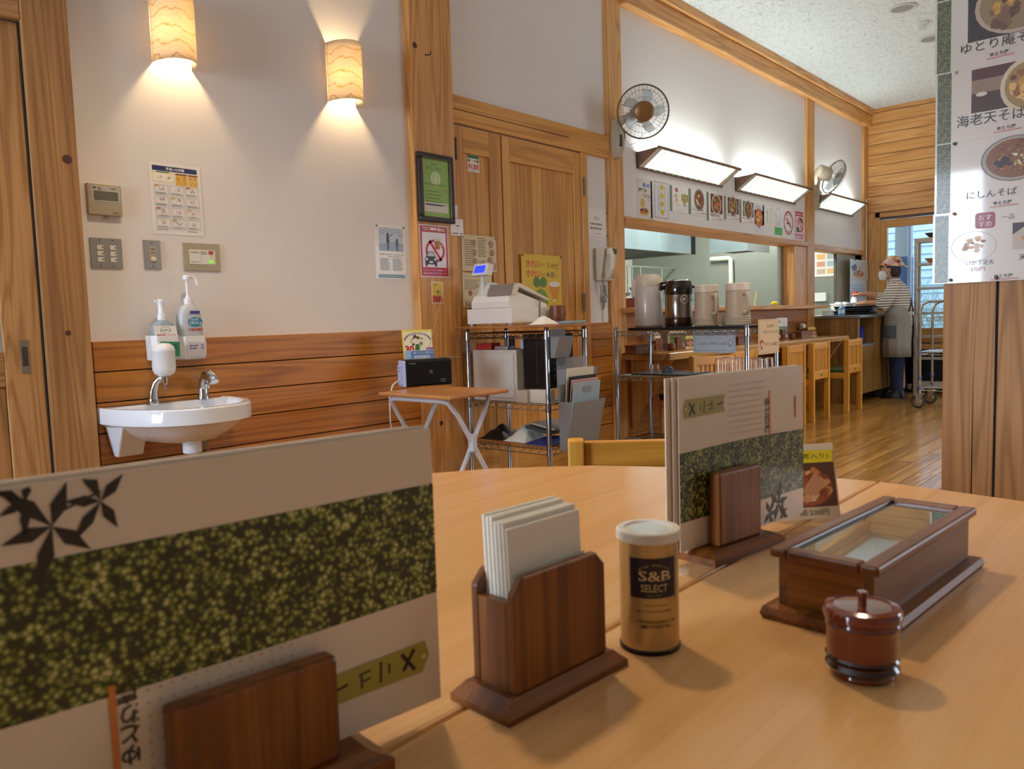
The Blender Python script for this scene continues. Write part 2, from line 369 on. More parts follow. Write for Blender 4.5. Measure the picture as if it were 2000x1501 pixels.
# end wall: planks above the window
we = MB(); ye0 = 1.15
we.box(XE, XE + .14, YB, 3.2, 2.14, ZC).box(XE, XE + .14, YB, ye0, 0, 2.14).box(XE, XE + .14, ye0, 3.2, 0, .74).box(XE, XE + .14, 3.08, 3.2, .74, 2.14)
wend = struct(we.build('wall_right', WHITE))
zz = [3.339, 3.193, 3.047, 2.925, 2.803, 2.680, 2.558, 2.441, 2.336]
box('dark_backing', MATS['dark_gap'], (XE - .012, XE - .001, -1.0, 3.17, 2.345, 3.32), wend)
zz = [3.325 - i * .1235 for i in range(9)]
for i in range(8):
    MB().box(XE - .022, XE + .01, -1.0, 3.17, zz[i + 1] + .0025, zz[i] - .0025).build('plank', pine('y'), wend, bevel=.003)
trim(pine('y'), (XE - .04, XE + .02, -1.0, 3.17, 3.33, ZC))
trim(pine('y'), (XE - .075, XE + .02, -1.0, 3.2, 2.145, 2.33), .006)
trim(pine('z'), (XE - .045, XE + .1, 3.06, 3.17, 0, 2.145))
# window in the end wall
def window(name, yl, yr, z0, z1):
    w = bpy.data.objects.new(name, None); COL.objects.link(w); w.location = (XE, (yl + yr) / 2, z0); struct(w)
    def b(n, mt, y0, y1, za, zb, x0, x1, bev=.003): return MB().box(x0, x1, y0 - w.location.y, y1 - w.location.y, za - z0, zb - z0).build(n, mt, w, bevel=bev)
    x0, x1 = -.05, .08
    b('frame', pine('y'), yl, yr, z1 - .06, z1, x0, x1); b('frame', pine('y'), yl, yr, z0 - .17, z0, x0, x1)
    b('frame', pine('z'), yl - .055, yl, z0 - .17, z1, x0, x1)
    b('track', mat('bronze_track', '#4a3a30', .4, .6), yl - .06, yr, z1 - .085, z1 - .058, -.06, .0)
    # sash: stile, top rail
    b('stile', doorw('z'), yl, yl - .13, z0, z1 - .09, -.03, .03); b('rail', doorw('y'), yl - .13, yr, 1.955, z1 - .09, -.03, .03)
    b('stile', doorw('z'), yr, yr + .1, z0, z1 - .09, -.03, .03)
    b('mullion', mat('white_mullion', '#b9cfee', .4), 2.725, 2.69, z0, 1.955, -.01, .03)
    b('mullion', MATS['white_mullion'], 2.02, 1.99, z0, 1.955, -.01, .03)
    g = mat('window_glass', '#ffffff', .0, trans=1.0, spec=.5)
    b('pane', thin_glass(), yl - .13, 2.725, z0, 1.955, .008, .012, 0); b('pane', thin_glass(), 2.69, 2.02, z0, 1.955, .008, .012, 0); b('pane', thin_glass(), 1.99, yr + .1, z0, 1.955, .008, .012, 0)
    return w
def thin_glass():
    if 'thin_glass' in MATS: return MATS['thin_glass']
    m = bpy.data.materials.new('thin_glass'); m.use_nodes = True; nt = m.node_tree; nt.nodes.remove(nt.nodes['Principled BSDF']); out = nt.nodes['Material Output']
    a = nt.nodes.new('ShaderNodeBsdfTransparent'); a.inputs[0].default_value = (.93, .97, 1, 1); g = nt.nodes.new('ShaderNodeBsdfGlossy'); g.inputs['Roughness'].default_value = .02
    f = nt.nodes.new('ShaderNodeFresnel'); f.inputs[0].default_value = 1.45; mx = nt.nodes.new('ShaderNodeMixShader')
    nt.links.new(f.outputs[0], mx.inputs[0]); nt.links.new(a.outputs[0], mx.inputs[1]); nt.links.new(g.outputs[0], mx.inputs[2]); nt.links.new(mx.outputs[0], out.inputs[0])
    MATS['thin_glass'] = m; return m
window('window_1', 3.08, ye0, .745, 2.14)
trim(pine('y'), (XE - .17, XE, ye0, 3.06, .50, .56)); 
# the wall behind the camera with its window bays, and the left end
wf = MB(); bays = ((5.2, 8.6),); xs = [XL] + [v for b_ in bays for v in b_] + [XE]
for i in range(0, len(xs), 2): wf.box(xs[i], xs[i + 1], YB - .12, YB, 0, ZC)
for a, b_ in bays: wf.box(a, b_, YB - .12, YB, 0, .8); wf.box(a, b_, YB - .12, YB, 2.3, ZC)
struct(wf.build('wall_front', WHITE))
for i, (a, b_) in enumerate(bays):
    w = bpy.data.objects.new('window_%d' % (i + 2), None); COL.objects.link(w); w.location = (a, YB, .8); struct(w)
    wd = b_ - a
    for k in range(4): box('mullion', pine('z'), (k * wd / 3 - .03, k * wd / 3 + .03, -.07, .01, 0, 1.5), w)
    box('rail', pine('x'), (0, wd, -.07, .01, 0, .05), w); box('rail', pine('x'), (0, wd, -.07, .01, 1.45, 1.5), w); box('rail', pine('x'), (0, wd, -.06, 0, .72, .76), w)
struct(MB().box(XL - .1, XL, YB - .1, 1.6, 0, ZC).box(XL - .1, XL, 3.0, D + .1, 0, ZC).box(XL - .1, XL, 1.6, 3.0, 0, .8).box(XL - .1, XL, 1.6, 3.0, 2.3, ZC).build('wall_left', WHITE))
w = bpy.data.objects.new('window_3', None); COL.objects.link(w); w.location = (XL, 1.6, .8); struct(w)
for k in range(3): box('mullion', pine('z'), (-.07, .01, k * .7 - .03, k * .7 + .03, 0, 1.5), w)
for z in (0, 1.45): box('rail', pine('y'), (-.07, .01, 0, 1.4, z, z + .05), w)
# ------------------------------------------------------------------ sliding door on the far left
dr = bpy.data.objects.new('door_1', None); COL.objects.link(dr); dr.location = (.1, D, 0); struct(dr)
def dbox(n, mt, x0, x1, z0, z1, ya=-.02, yb=.02, bev=.003, par=None): return MB().box(x0 - .1, x1 - .1, ya, yb, z0, z1).build(n, mt, par or dr, bevel=bev)
dbox('stile', oldw('z'), .895, 1.018, 0, 2.075); dbox('stile', oldw('z'), .12, .24, 0, 2.075)
for za, zb in ((0, .18), (.80, .925), (1.97, 2.075)): dbox('rail', oldw('x'), .24, .895, za, zb, -.016, .016)
for i in range(5): dbox('board', oldw('z'), .24 + i * .131, .24 + (i + 1) * .131 - .002, .18, .80, -.008, .008, .002)
dbox('pane', mat('frosted_pane', '#d9e6f2', .35, trans=.6), .24, .895, .925, 1.97, -.004, .004, 0)
hd = dbox('pull_handle', mat('steel_plate', '#9c958a', .35, .9), .945, .974, .845, .965, -.0225, -.019, .001)
MB().box(.85, .868, -.0235, -.0215, .87, .94).build('recess', mat('handle_recess', '#5d564d', .4, .8), hd)
# gap between sliding door and its post, its shade drawn as a dark strip
dbox('gap_shade', MATS['dark_gap'], 1.0175, 1.0215, 0, 2.08, -.03, -.012, 0)
# ------------------------------------------------------------------ staff door: small and large leaf
d2 = bpy.data.objects.new('door_2', None); COL.objects.link(d2); d2.location = (3.14, D, 0); struct(d2, 'pair of board and frame timber doors, one leaf narrow, one wide')
def leaf(name, xa, xb, pa, pb, n, mtz, mtx):
    lf = MB().box(xa, pa, -.022, .02, 0, 2.075).box(pb, xb, -.022, .02, 0, 2.075).build(name, mtz, d2, bevel=.003)
    for za, zb in ((1.93, 2.075), (0, .22)): MB().box(pa, pb, -.0218, .018, za, zb).build('rail', mtx, lf, bevel=.003)
    w = (pb - pa) / n
    for i in range(n): MB().box(pa + i * w + .0012, pa + (i + 1) * w - .0012, -.010, .006, .22, 1.93).build('board', mtz, lf, bevel=.0025)
    MB().box(pa, pb, .004, .012, .22, 1.93).build('backing', MATS['dark_gap'], lf)
    return lf
lf1 = leaf('door_leaf', .004, .405, onY(899, 300).x - 3.14, onY(951, 310).x - 3.14, 2, doorw('z'), doorw('x'))
lf2 = leaf('door_leaf', .416, 1.196, onY(991, 330).x - 3.14, onY(1115, 340).x - 3.14, 6, doorw('z'), doorw('x'))
HG = mat('hinge_steel', '#6d6660', .35, .9)
for lf, px, ys in ((lf1, 882, (292, 585)), (lf2, 1133, (365, 590))):
    for py in ys:
        p = onY(px, py); MB().lathe([(.008, -.06), (.008, .06)], 10, (p.x - 3.14, -.034, p.z)).build('hinge', HG, lf, smooth=True)
# ------------------------------------------------------------------ kitchen shell
STEEL = mat('brushed_steel', '#979c94', .36, .55, noise=.25, nscale=3)
STEELL = mat('bright_steel', '#b4c8ce', .22, .8, noise=.3, nscale=2.2)
TILE = mat('kitchen_wall_panel', '#c9cdc0', .5)
struct(MB().box(3.6, 12.4, 7.2, 7.3, 0, 2.6).build('wall_kitchen_back', TILE))
struct(MB().box(11.2, 11.3, D + .14, 7.2, 0, 2.6).build('wall_kitchen_right', STEEL))
struct(MB().box(3.5, 3.6, D + .14, 7.3, 0, 2.6).build('wall_kitchen_left', TILE))
struct(MB().box(3.5, 12.4, D + .14, 7.3, 2.6, 2.68).build('ceiling_kitchen', mat('kitchen_ceiling', '#d8dcd6', .8)))

kn = mat('knot_dark', '#4a2a18', .6)
for px, py, r_ in ((131, 311, .017), (133, 650, .010)):
    q0 = onY(px, py, D - .05); MB().lathe([(0, -.0006), (r_ * .45, -.0008), (r_, 0)], 14, (q0.x, D - .0503, q0.z), 'y', cap=False).build('knot', kn, bpy.data.objects['trim_1'])
for px, py, r_ in ((810, 88, .016), (862, 826, .014)):
    q0 = onY(px, py, D - .048); MB().lathe([(0, -.0006), (r_ * .45, -.0008), (r_, 0)], 14, (q0.x, D - .0483, q0.z), 'y', cap=False).build('knot', kn, bpy.data.objects['trim_2'])
# ================================================================== dining table and what stands on it
TOPM = wood('table_laminate_x', '#dfb07a', '#d8a66c', '#cb985c', 'x', .19, freq=1.6, rings=3)
edge = [(1.327, .3955), (1.318, .47), (1.292, .62), (1.258, .747), (1.199, .867), (1.146, .932), (1.072, 1.013), (.968, 1.084), (.83, 1.135), (.6, 1.165), (.2, 1.175), (-.5, 1.175)]
def half_table(name, label, flip):
    pts = [(x, (y if not flip else .7885 - y)) for x, y in edge]; pts += [(-.5, .3955 if not flip else .393)]
    t = thing(name, label, 'table', (.45, .80 if not flip else -.0, 0))
    ox, oy = t.location.x, t.location.y
    MB().ext([(x - ox, y - oy, T - .028) for x, y in pts], (0, 0, .028)).build('tabletop', TOPM, t, bevel=.004)
    for dx in (-.75, .55):
        MB().lathe([(.03, .03), (.03, T - .03)], 16, (dx, 0, 0)).build('leg', mat('table_leg_metal', '#3a3532', .4, .6), t, smooth=True)
        MB().box(dx - .25, dx + .25, -.03, .03, 0, .03).box(dx - .03, dx + .03, -.22, .22, 0, .03).build('foot', MATS['table_leg_metal'], t)
    MB().box(-.75, .55, -.03, .03, T - .07, T - .03).build('rail', MATS['table_leg_metal'], t)
    return t
half_table('dining_table', 'pale wood table with a rounded far corner, half facing the white wall', False)
half_table('dining_table', 'pale wood table half with the lidded chopstick box and red jar on it', True)

def fl(p, w, h, flip):
    if flip: p.m.v = [(w - x, y, h - z) for x, y, z in p.m.v]
    return p
def cols_(p, w, h):
    for i in range(14): p.lines(.36 * w + i * .021 * w, .36 * w + i * .021 * w + .0022, .93 * h, 9, .0072, .0016, '#c9b29a', 0)
    return p
def menu_print(w, h, flip, part):
    p = Pr(.00008); p0 = p
    p.poly([(.04 * w, .765 * h), (.33 * w, .775 * h), (.318 * w, .82 * h), (.33 * w, .875 * h), (.05 * w, .875 * h), (.03 * w, .82 * h)], '#a5953a')
    p.lay()
    u, v = .085 * w, .82 * h; k = .0085
    p.line((u - k * .5, v + k * .8), (u + k * .7, v - k * .8), .0028, '#20180c').line((u + k * .6, v + k * .6), (u - k * .5, v - k * .9), .003, '#20180c')
    u += .019; p.line((u - .003, v + .003), (u - .003, v - .004), .0017, '#20180c').line((u + .004, v + .007), (u + .003, v - .007), .0020, '#20180c')
    u += .015; p.line((u - .004, v + .001), (u + .002, v + .002), .0014, '#20180c').line((u + .003, v + .006), (u + .003, v - .003), .0017, '#20180c').line((u - .004, v - .004), (u + .005, v - .003), .0014, '#20180c')
    u += .017; p.line((u - .004, v), (u + .008, v + .002), .002, '#20180c')
    p.disc(.045 * w, .82 * h, .0016, '#d9cf9a')
    if part == 0: return fl(p, w, h, flip)
    p = Pr(.00008)
    # vertical house name with its orange brush stroke
    p.line((.695 * w, .86 * h), (.695 * w, .58 * h), .0035, '#d9803c'); p.lay(); p.vtext('ゆとり庵', .672 * w, .79 * h, .0105, '#3a2a18', 1.05, .02); p.lines(.655 * w, .66 * w, .72 * h, 6, .004, .0014, '#3a2a18')
    if part == 1: return fl(cols_(p, w, h), w, h, flip)
    p = Pr(.00008)
    p.line((.925 * w, .80 * h), (.925 * w, .66 * h), .003, '#cf6a32'); p.vtext('ゆとり庵', .918 * w, .79 * h, .004, '#7a4a2a', 1.05)
    if part == 2: return fl(p, w, h, flip)
    p = Pr(.00008)
    # ink maple leaves in the corner
    for cx, cy, s, n in ((.765, .085, .032, 5), (.69, .040, .024, 5), (.80, .012, .018, 4)):
        for i in range(n):
            a = R(20 + i * 62 + cx * 300); L_ = s * (1 if i % 2 else .7); c0 = (cx * w, cy * h + .006); d = (cos(a), sin(a)); q = (-d[1], d[0])
            tip = (c0[0] + d[0] * L_, max(c0[1] + d[1] * L_, .001))
            p.poly([c0, (c0[0] + d[0] * L_ * .45 + q[0] * s * .12, max(c0[1] + d[1] * L_ * .45 + q[1] * s * .12, .001)), tip, (c0[0] + d[0] * L_ * .45 - q[0] * s * .12, max(c0[1] + d[1] * L_ * .45 - q[1] * s * .12, .001))], '#241a10')
    p.lay().line((.765 * w, .09 * h), (.69 * w, .045 * h), .0012, '#3a2c18')
    return fl(p, w, h, flip)
def menu(label, loc, rotz, w, h, flip, n=4, group=None, lean=0):
    t = thing('menu', label, 'menu', loc, rotz, group); t.rotation_euler.x = lean
    for i in range(n):
        dx, dz = (0, 0) if i == 0 else (random.uniform(-.016, -.003), random.uniform(.0, .004)); yb = .0028 * i
        MB().box(dx, w + dx, yb, yb + .0012, dz, h + dz).build('page', mat('laminated_page', '#e4d3bd', .3, coat=.4), t)
    for k_, nm_ in enumerate(('tag_print', 'lettering', 'small_lettering', 'leaf_print')): menu_print(w, h, flip, k_).build(nm_, t)
    g = []
    for i in range(9):
        u = i / 8; g.append((u * w, (.60 if flip else .57) * h + .012 * h * sin(u * 3.1)))
    poly = [(u, v) for u, v in g] + [(w, (.20 if flip else .17) * h), (0, (.20 if flip else .17) * h)]
    if flip: poly = [(w - u, h - v) for u, v in poly]
    MB().add([(u, -.0003, v) for u, v in poly], [tuple(range(len(poly)))]).build('photo_print', field_mat('flower_field_print', 62), t)
    return t
def menu_stand(label, loc, rotz, bw, bh, group=None, mt='x'):
    t = thing('menu_stand', label, 'menu stand', loc, rotz, group)
    d = .03
    MB().loft([[(-bw / 2 - .028, -.032, 0), (bw / 2 + .028, -.032, 0), (bw / 2 + .028, .045, 0), (-bw / 2 - .028, .045, 0)], [(-bw / 2 - .028, -.032, .008), (bw / 2 + .028, -.032, .008), (bw / 2 + .028, .045, .008), (-bw / 2 - .028, .045, .008)],
               [(-bw / 2 - .016, -.022, .014), (bw / 2 + .016, -.022, .014), (bw / 2 + .016, .036, .014), (-bw / 2 - .016, .036, .014)]]).build('base', darkw('x'), t)
    MB().box(-bw / 2, bw / 2, -.018, -.003, .014, bh).build('front_board', darkw('z'), t, bevel=.003)
    MB().box(-bw / 2, bw / 2, .016, .028, .014, bh * .9).build('rear_board', darkw('z'), t, bevel=.003)
    return t
def menu_set(lm, ls, org, rotz, w, h, flip, bw, bh, off, gm=None, gs=None):
    st = menu_stand(ls, org, rotz, bw, bh, gs)
    c, s_ = cos(rotz), sin(rotz)
    mn = menu(lm, (org[0] + c * (-off), org[1] + s_ * (-off), org[2] + .0145), rotz, w, h, flip, group=gm)
    return st, mn
a1 = R(-6.5)
menu_set('laminated menu standing upside down, flower field photo and ink leaves on top', 'dark menu stand holding the upside-down menu', (.225, .412, T), a1, .30, .190, True, .098, .078, .163)
a2 = R(-9)
st2, mn2 = menu_set('laminated menu standing upright beside the photo card', 'wooden menu stand with tall front board beside the spice tin', (.845, .418, T), a2, .252, .193, False, .083, .098, .088)

# napkin holder
def napkin_holder(label, loc, rotz, lab2, g1=None, g2=None, sc=1):
    t = thing('napkin_holder', label, 'napkin holder', loc, rotz, g1); t.scale = (sc,) * 3
    def rg(a, b, z): return [(-a, -b, z), (a, -b, z), (a, b, z), (-a, b, z)]
    MB().loft([rg(.066, .031, 0), rg(.066, .031, .005), rg(.056, .024, .014)]).build('base', darkw('x'), t)
    for s_ in (-1, 1):
        y0 = s_ * .019; pf = [(-.050, .014), (.050, .014), (.050, .085), (.040, .096), (-.040, .096), (-.050, .085)]
        MB().ext([(x, y0 - .0035, z) for x, z in pf], (0, .007, 0)).build('side_board', darkw('z'), t, bevel=.0015)
    for s_ in (-1, 1): MB().box(s_ * .046 - .003, s_ * .046 + .003, -.0155, .0155, .014, .078).build('end_board', darkw('z'), t)
    n = thing('napkin_stack', lab2, 'napkins', (loc[0], loc[1], loc[2] + .0143 * sc), rotz, g2); n.scale = (sc,) * 3
    nm = mat('napkin_paper', '#e6dfd0', .9)
    for i in range(7):
        y = -.013 + i * .004; dz = random.uniform(-.002, .002) + .0012 * i
        m2 = MB(); m2.ext([(-.041, y, 0), (.037, y, 0), (.037, y + .004, .115 + dz), (-.041, y + .004, .115 + dz)], (0, .0030, 0)); m2.build('napkin', nm, n, bevel=.001)
    MB().ext([(-.0405, -.0137, .0), (.0375, -.0137, .0), (.0375, -.0125, .082), (-.0405, -.0125, .078)], (0, .0005, 0)).build('napkin_fold', nm, n)
    return t, n
napkin_holder('dark wooden napkin holder beside the gold spice tin', (.447, .375, T), R(-4), 'white paper napkins standing in the dark wooden holder')
# spice tin
def tin():
    r, h = .0243, .101; t = thing('spice_tin', 'gold spice tin with black label and white plastic lid', 'tin', (.556, .347, T))
    gold = mat('gold_tin', '#c9ac74', .34, .6)
    MB().lathe([(r, .002), (r, h - .008)], 40, cap=False).lathe([(0, .0005), (r * .96, .0005)], 40, cap=False).build('can', gold, t, smooth=True)
    MB().lathe([(r + .0006, 0), (r + .0012, .001), (r + .0012, .003), (r, .004)], 40, cap=False).build('bottom_rim', mat('dark_rim', '#2a2018', .3, .7), t, smooth=True)
    MB().lathe([(r + .0014, h - .009), (r + .0022, h - .008), (r + .0022, h - .001), (r + .0012, h), (r - .0035, h), (r - .0045, h - .0018), (0, h - .0018)], 40, cap=False).build('lid', mat('white_plastic_lid', '#e3dcd0', .35), t, smooth=True)
    MB().lathe([(0, h - .0014), (r * .66, h - .0014)], 32, cap=False).build('lid_sticker', mat('lid_sticker', '#cfe0e2', .4), t)
    p = Pr(.00008); p.e = .00008
    for i in range(14): p.rect(-.020 + i * .04 / 14, .048, -.020 + (i + 1) * .04 / 14, .081, '#171126')
    p.lay(); p.text('S&B', .001, .0665, .0085, '#d9b98a', w=.027, bold=.012); p.text('SELECT', .0005, .0565, .0062, '#c9ae78', w=.022, bold=.012)
    for i, ch in enumerate('HIGH QUALITY'):
        if ch != ' ': a = R(125 - i * 6.4); p.text(ch, .0005 + .021 * cos(a), .0545 + .021 * sin(a), .0019, '#c9ae78', rot=-90 + math.degrees(a))
    p.text('SELECT PEPPER', .0005, .0505, .0012, '#8d8068')
    p.text('White Pepper Powder', .002, .0420, .0018, '#5a4020'); p.text('ホワイトペッパーパウダー', .001, .0372, .0026, '#4a3016', w=.029, bold=.02)
    p.text('PROFESSIONAL USE', .003, .0285, .0024, '#4a3016', w=.032, bold=.01); p.text('S&B FOODS INC.', .002, .0245, .0026, '#3c2612', w=.027, bold=.02)
    a0 = math.atan2(-.347, -.556) + .16; nv = []
    for u, y, v in p.m.v:
        rr = r + (-y) - .0003; a = a0 + u / r; nv.append((rr * cos(a), rr * sin(a), v))
    p.m.v = nv; p.build('label_print', t)
tin()
# chopstick box
def cbox(label, loc, rotz, group=None, sc=1):
    t = thing('chopstick_box', label, 'chopstick box', loc, rotz, group); t.scale = (sc,) * 3
    L_, w, h = .252, .084, .065
    def rr(a, b, z): return [(-a, -b, z), (a, -b, z), (a, b, z), (-a, b, z)]
    MB().loft([rr(L_ / 2 + .012, w / 2 + .010, 0), rr(L_ / 2 + .014, w / 2 + .012, .005), rr(L_ / 2 + .012, w / 2 + .010, .011), rr(L_ / 2 + .001, w / 2 + .001, .0125)]).build('base', darkw('x'), t, smooth=False)
    x, y = L_ / 2, w / 2
    for s_ in (-1, 1):
        MB().box(-x, x, s_ * y - .004 * (1 + s_), s_ * y + .004 * (1 - s_), .0125, .056).build('side_board', wood('walnut_x', '#8a5a2c', '#6e421c', '#3c200c', 'x', .35, freq=2.5, rings=4), t)
        MB().box(s_ * x - .004 * (1 + s_), s_ * x + .004 * (1 - s_), -y + .008, y - .008, .0125, .056).build('end_board', darkw('y'), t)
    MB().box(-x + .008, x - .008, -y + .008, y - .008, .0125, .016).build('bottom_board', darkw('x'), t)
    lid = MB()
    X, Y = L_ / 2 + .007, w / 2 + .006; fw = .016
    for a in ((-X, X, -Y, -Y + fw), (-X, X, Y - fw, Y)): lid.box(a[0], a[1], a[2], a[3], .056, h)
    for a in ((-X, -X + fw, -Y + fw, Y - fw), (X - fw, X, -Y + fw, Y - fw)): lid.box(a[0], a[1], a[2], a[3], .056, h)
    ld = lid.build('lid', wood('lid_frame_x', '#8f5a34', '#74411f', '#44220f', 'x', .28, freq=2.5, rings=3), t, bevel=.0025)
    MB().box(-X + fw, X - fw, -Y + fw, Y - fw, .0585, .061).build('glass_pane', mat('smoked_glass_lid', '#5d6a68', .02, spec=1.0, coat=1.0), ld)
    return t
cb0 = cbox('long glass-lidded wooden chopstick box beside the red lacquer jar', (.802, .236, T), R(-4.1))
# lacquer jar
def jar(label, loc, group=None, sc=1):
    t = thing('lacquer_jar', label, 'jar', loc, 0, group); t.scale = (sc,) * 3
    lq = mat('red_lacquer', '#6d2a12', .14, coat=.6); bk = mat('dark_lacquer', '#2c0d06', .14, coat=.6)
    MB().lathe([(0, 0), (.0215, 0), (.023, .003), (.0225, .005), (.0245, .007), (.0245, .010), (.0232, .012), (.025, .014), (.025, .017), (.0252, .019), (.0255, .021), (.0256, .036), (.0258, .0375), (.0268, .040), (.0268, .043), (.0258, .0445), (.0258, .047)], 36, cap=False).build('body', lq, t, smooth=True)
    for z in (.0085, .0155, .0415): MB().lathe([(.0242, z - .003), (.0264 if z < .03 else .0274, z), (.0242, z + .003)], 36, cap=False).build('band', bk, t, smooth=True)
    l = MB().lathe([(.0265, .0445), (.0282, .0465), (.0282, .051), (.0265, .0535), (.0215, .0545), (.0205, .0535), (.006, .0542), (0, .0542)], 36, cap=False).build('lid', lq, t, smooth=True)
    MB().lathe([(.0032, .0535), (.0028, .058), (.0042, .063), (.0036, .0645), (0, .0645)], 16, cap=False).build('knob', lq, l, smooth=True)
    return t
jr0 = jar('small lidded red lacquer jar with ringed sides on the table', (.605, .191, T))
# photo card
def tent(label, loc, rotz, group=None, big=True):
    t = thing('photo_card', label, 'card', loc, rotz, group); w, h = .105, .097; pm = mat('card_paper', '#e2c8a0', .45, coat=.2)
    rings = [[(x, -.004 + .022 * v, v * h) for x in (-w / 2, w / 2)] for v in [i / 8 for i in range(9)]]
    m2 = MB(); m2.loft(rings, close=False); m2.loft([[(x, .040 - .022 * v, v * h) for x in (-w / 2, w / 2)] for v in (0, 1)], close=False)
    o = m2.build('card', pm, t); md = o.modifiers.new('thick', 'SOLIDIFY'); md.thickness = .0006
    p = Pr(.00006); p.rect(-w / 2 + .003, .073, w / 2 - .003, .089, '#e3c91e'); p.lay()
    p.text('(豚角煮入り)', .012, .081, .008, '#2a2410', w=.062)
    p.rect(-w / 2 + .003, .016, w / 2 - .003, .073, '#5b3320'); p.lay().disc(.010, .040, .036, '#a8542a', .023); p.lay().blobs(.014, .043, .026, ['#c9773a', '#b5602c', '#d99a62', '#7a3518', '#e0b078', '#8d4520'], 46, .8, .3)
    p.poly([(.0, .034), (.022, .062), (.034, .046), (.022, .030)], '#c88a5c')
    p.lay(); p.text('個 230円', .015, .009, .008, '#3a2a18', w=.042)
    p.m.v = [(u, -.004 + .022 * v / h + y * 1.0 - .0008, v) for u, y, v in p.m.v]
    p.build('print', t); return t
tn0 = tent('small photo card with yellow strip beside the upright menu', (1.028, .402, T), R(-42))
# ================================================================== left wall: lamps, panels, posters, basin
def shade_mat():
    m = bpy.data.materials.new('paper_shade'); m.use_nodes = True; nt = m.node_tree; L = nt.links; nt.nodes.remove(nt.nodes['Principled BSDF']); out = nt.nodes['Material Output']
    tc = nt.nodes.new('ShaderNodeTexCoord'); w = nt.nodes.new('ShaderNodeTexWave'); w.bands_direction = 'Z'; w.inputs['Scale'].default_value = 4.2; w.inputs['Distortion'].default_value = 9.0; w.inputs['Detail'].default_value = 5; w.inputs['Detail Scale'].default_value = 1.2
    mp = nt.nodes.new('ShaderNodeMapping'); mp.inputs['Scale'].default_value = (1.6, 1.6, 1.3); L.new(tc.outputs['Object'], mp.inputs[0]); L.new(mp.outputs[0], w.inputs['Vector'])
    c = ramp(nt, w.outputs['Fac'], [(0, '#c9ab7c'), (.015, '#e6d3ae'), (.03, '#f0e2c8'), (.8, '#f5ead6'), (1, '#efe2ca')])
    d = nt.nodes.new('ShaderNodeBsdfDiffuse'); t = nt.nodes.new('ShaderNodeBsdfTranslucent'); mx = nt.nodes.new('ShaderNodeMixShader'); mx.inputs[0].default_value = .68
    L.new(c, d.inputs[0]); L.new(c, t.inputs[0]); L.new(d.outputs[0], mx.inputs[1]); L.new(t.outputs[0], mx.inputs[2]); L.new(mx.outputs[0], out.inputs[0]); return m
SHADE = shade_mat()
def sconce(label, xc, w, z0, z1, dep):
    t = thing('wall_lamp', label, 'wall lamp', (xc, D, z0), 0)
    h = z1 - z0; rings = []
    for k in range(9):
        ring = []
        for i in range(25):
            a = pi * i / 24; ring.append((-(w / 2) * cos(a), -.0008 - dep * sin(a) ** .9, h * k / 8))
        rings.append(ring)
    o = MB().loft(rings, close=False).build('shade', SHADE, t, smooth=True)
    md = o.modifiers.new('thick', 'SOLIDIFY'); md.thickness = .0012
    MB().box(-.035, .035, -.010, 0, h * .33, h * .53).build('back_plate', mat('lamp_plate', '#e8e0d0', .5), t, bevel=.003)
    MB().lathe([(.012, -.034), (.014, -.010)], 14, (0, 0, h * .43), 'y').build('socket', MATS['lamp_plate'], t)
    MB().ball((0, -.052, h * .43), .019, 14, 10, (1, 1, 1.3)).build('bulb', mat('lit_bulb', '#fff2d8', .3, emit=(1.0, .70, .38), estr=560), t, smooth=True)
    pass
    return t
sconce('half-round paper wall lamp above the air conditioner control panel', 1.583, .165, 2.052, 2.325, .125)
sconce('half-round paper wall lamp near the big timber post', 2.425, .165, 2.052, 2.325, .125)
BEIGE = mat('beige_plastic', '#a89a7e', .45); STL = mat('plate_steel', '#a19c94', .38, .7); CREAM = mat('cream_plastic', '#d8cdb4', .4); GREYP = mat('grey_plastic', '#c2beb6', .4)
# control panel
a, b_ = onY(165, 357), onY(236, 424)
t = thing('thermostat', 'beige air conditioner control panel with grey display', 'control panel', (a.x, D, b_.z)); w, h = b_.x - a.x, a.z - b_.z
MB().box(0, w, -.022, 0, 0, h).build('case', BEIGE, t, bevel=.004); MB().box(w * .10, w * .96, -.0232, -.021, h * .42, h * .93).build('face', mat('panel_silver', '#b6b1a6', .4), t, bevel=.002)
MB().box(w * .17, w * .88, -.0242, -.022, h * .47, h * .76).build('display', mat('lcd_grey', '#6a6654', .25), t)
p = Pr(); p.rect(w * .15, h * .83, w * .25, h * .89, '#2d6b38').rect(w * .68, h * .82, w * .83, h * .89, '#8d8850').lines(w * .3, w * .42, h * .88, 3, h * .03, h * .018, '#4a463c').lines(w * .70, w * .92, h * .12, 2, h * .035, h * .015, '#5a5446'); p.m.v = [(x, y - .0228, z) for x, y, z in p.m.v]; p.build('print', t)
MB().box(w * .52, w * .62, -.012, -.004, -.012, 0).build('knob', BEIGE, t)
def plate(name, label, tl, br, mt, cat='switch'):
    a, b_ = onY(*tl), onY(*br); t = thing(name, label, cat, (a.x, D, b_.z)); w, h = b_.x - a.x, a.z - b_.z
    MB().box(0, w, -.007, 0, 0, h).build('plate', mt, t, bevel=.002); return t, w, h
def screws(t, pts):
    for x, z in pts: MB().lathe([(.0028, -.0086), (.0028, -.006)], 8, (x, 0, z), 'y').build('screw', mat('screw_dark', '#5b564e', .4, .8), t)
t, w, h = plate('switch_plate', 'steel switch plate with six small rocker switches', (173, 463), (240, 524.5), STL)
screws(t, [(w * .3, h * .93), (w * .7, h * .93), (w * .3, h * .07), (w * .7, h * .07)])
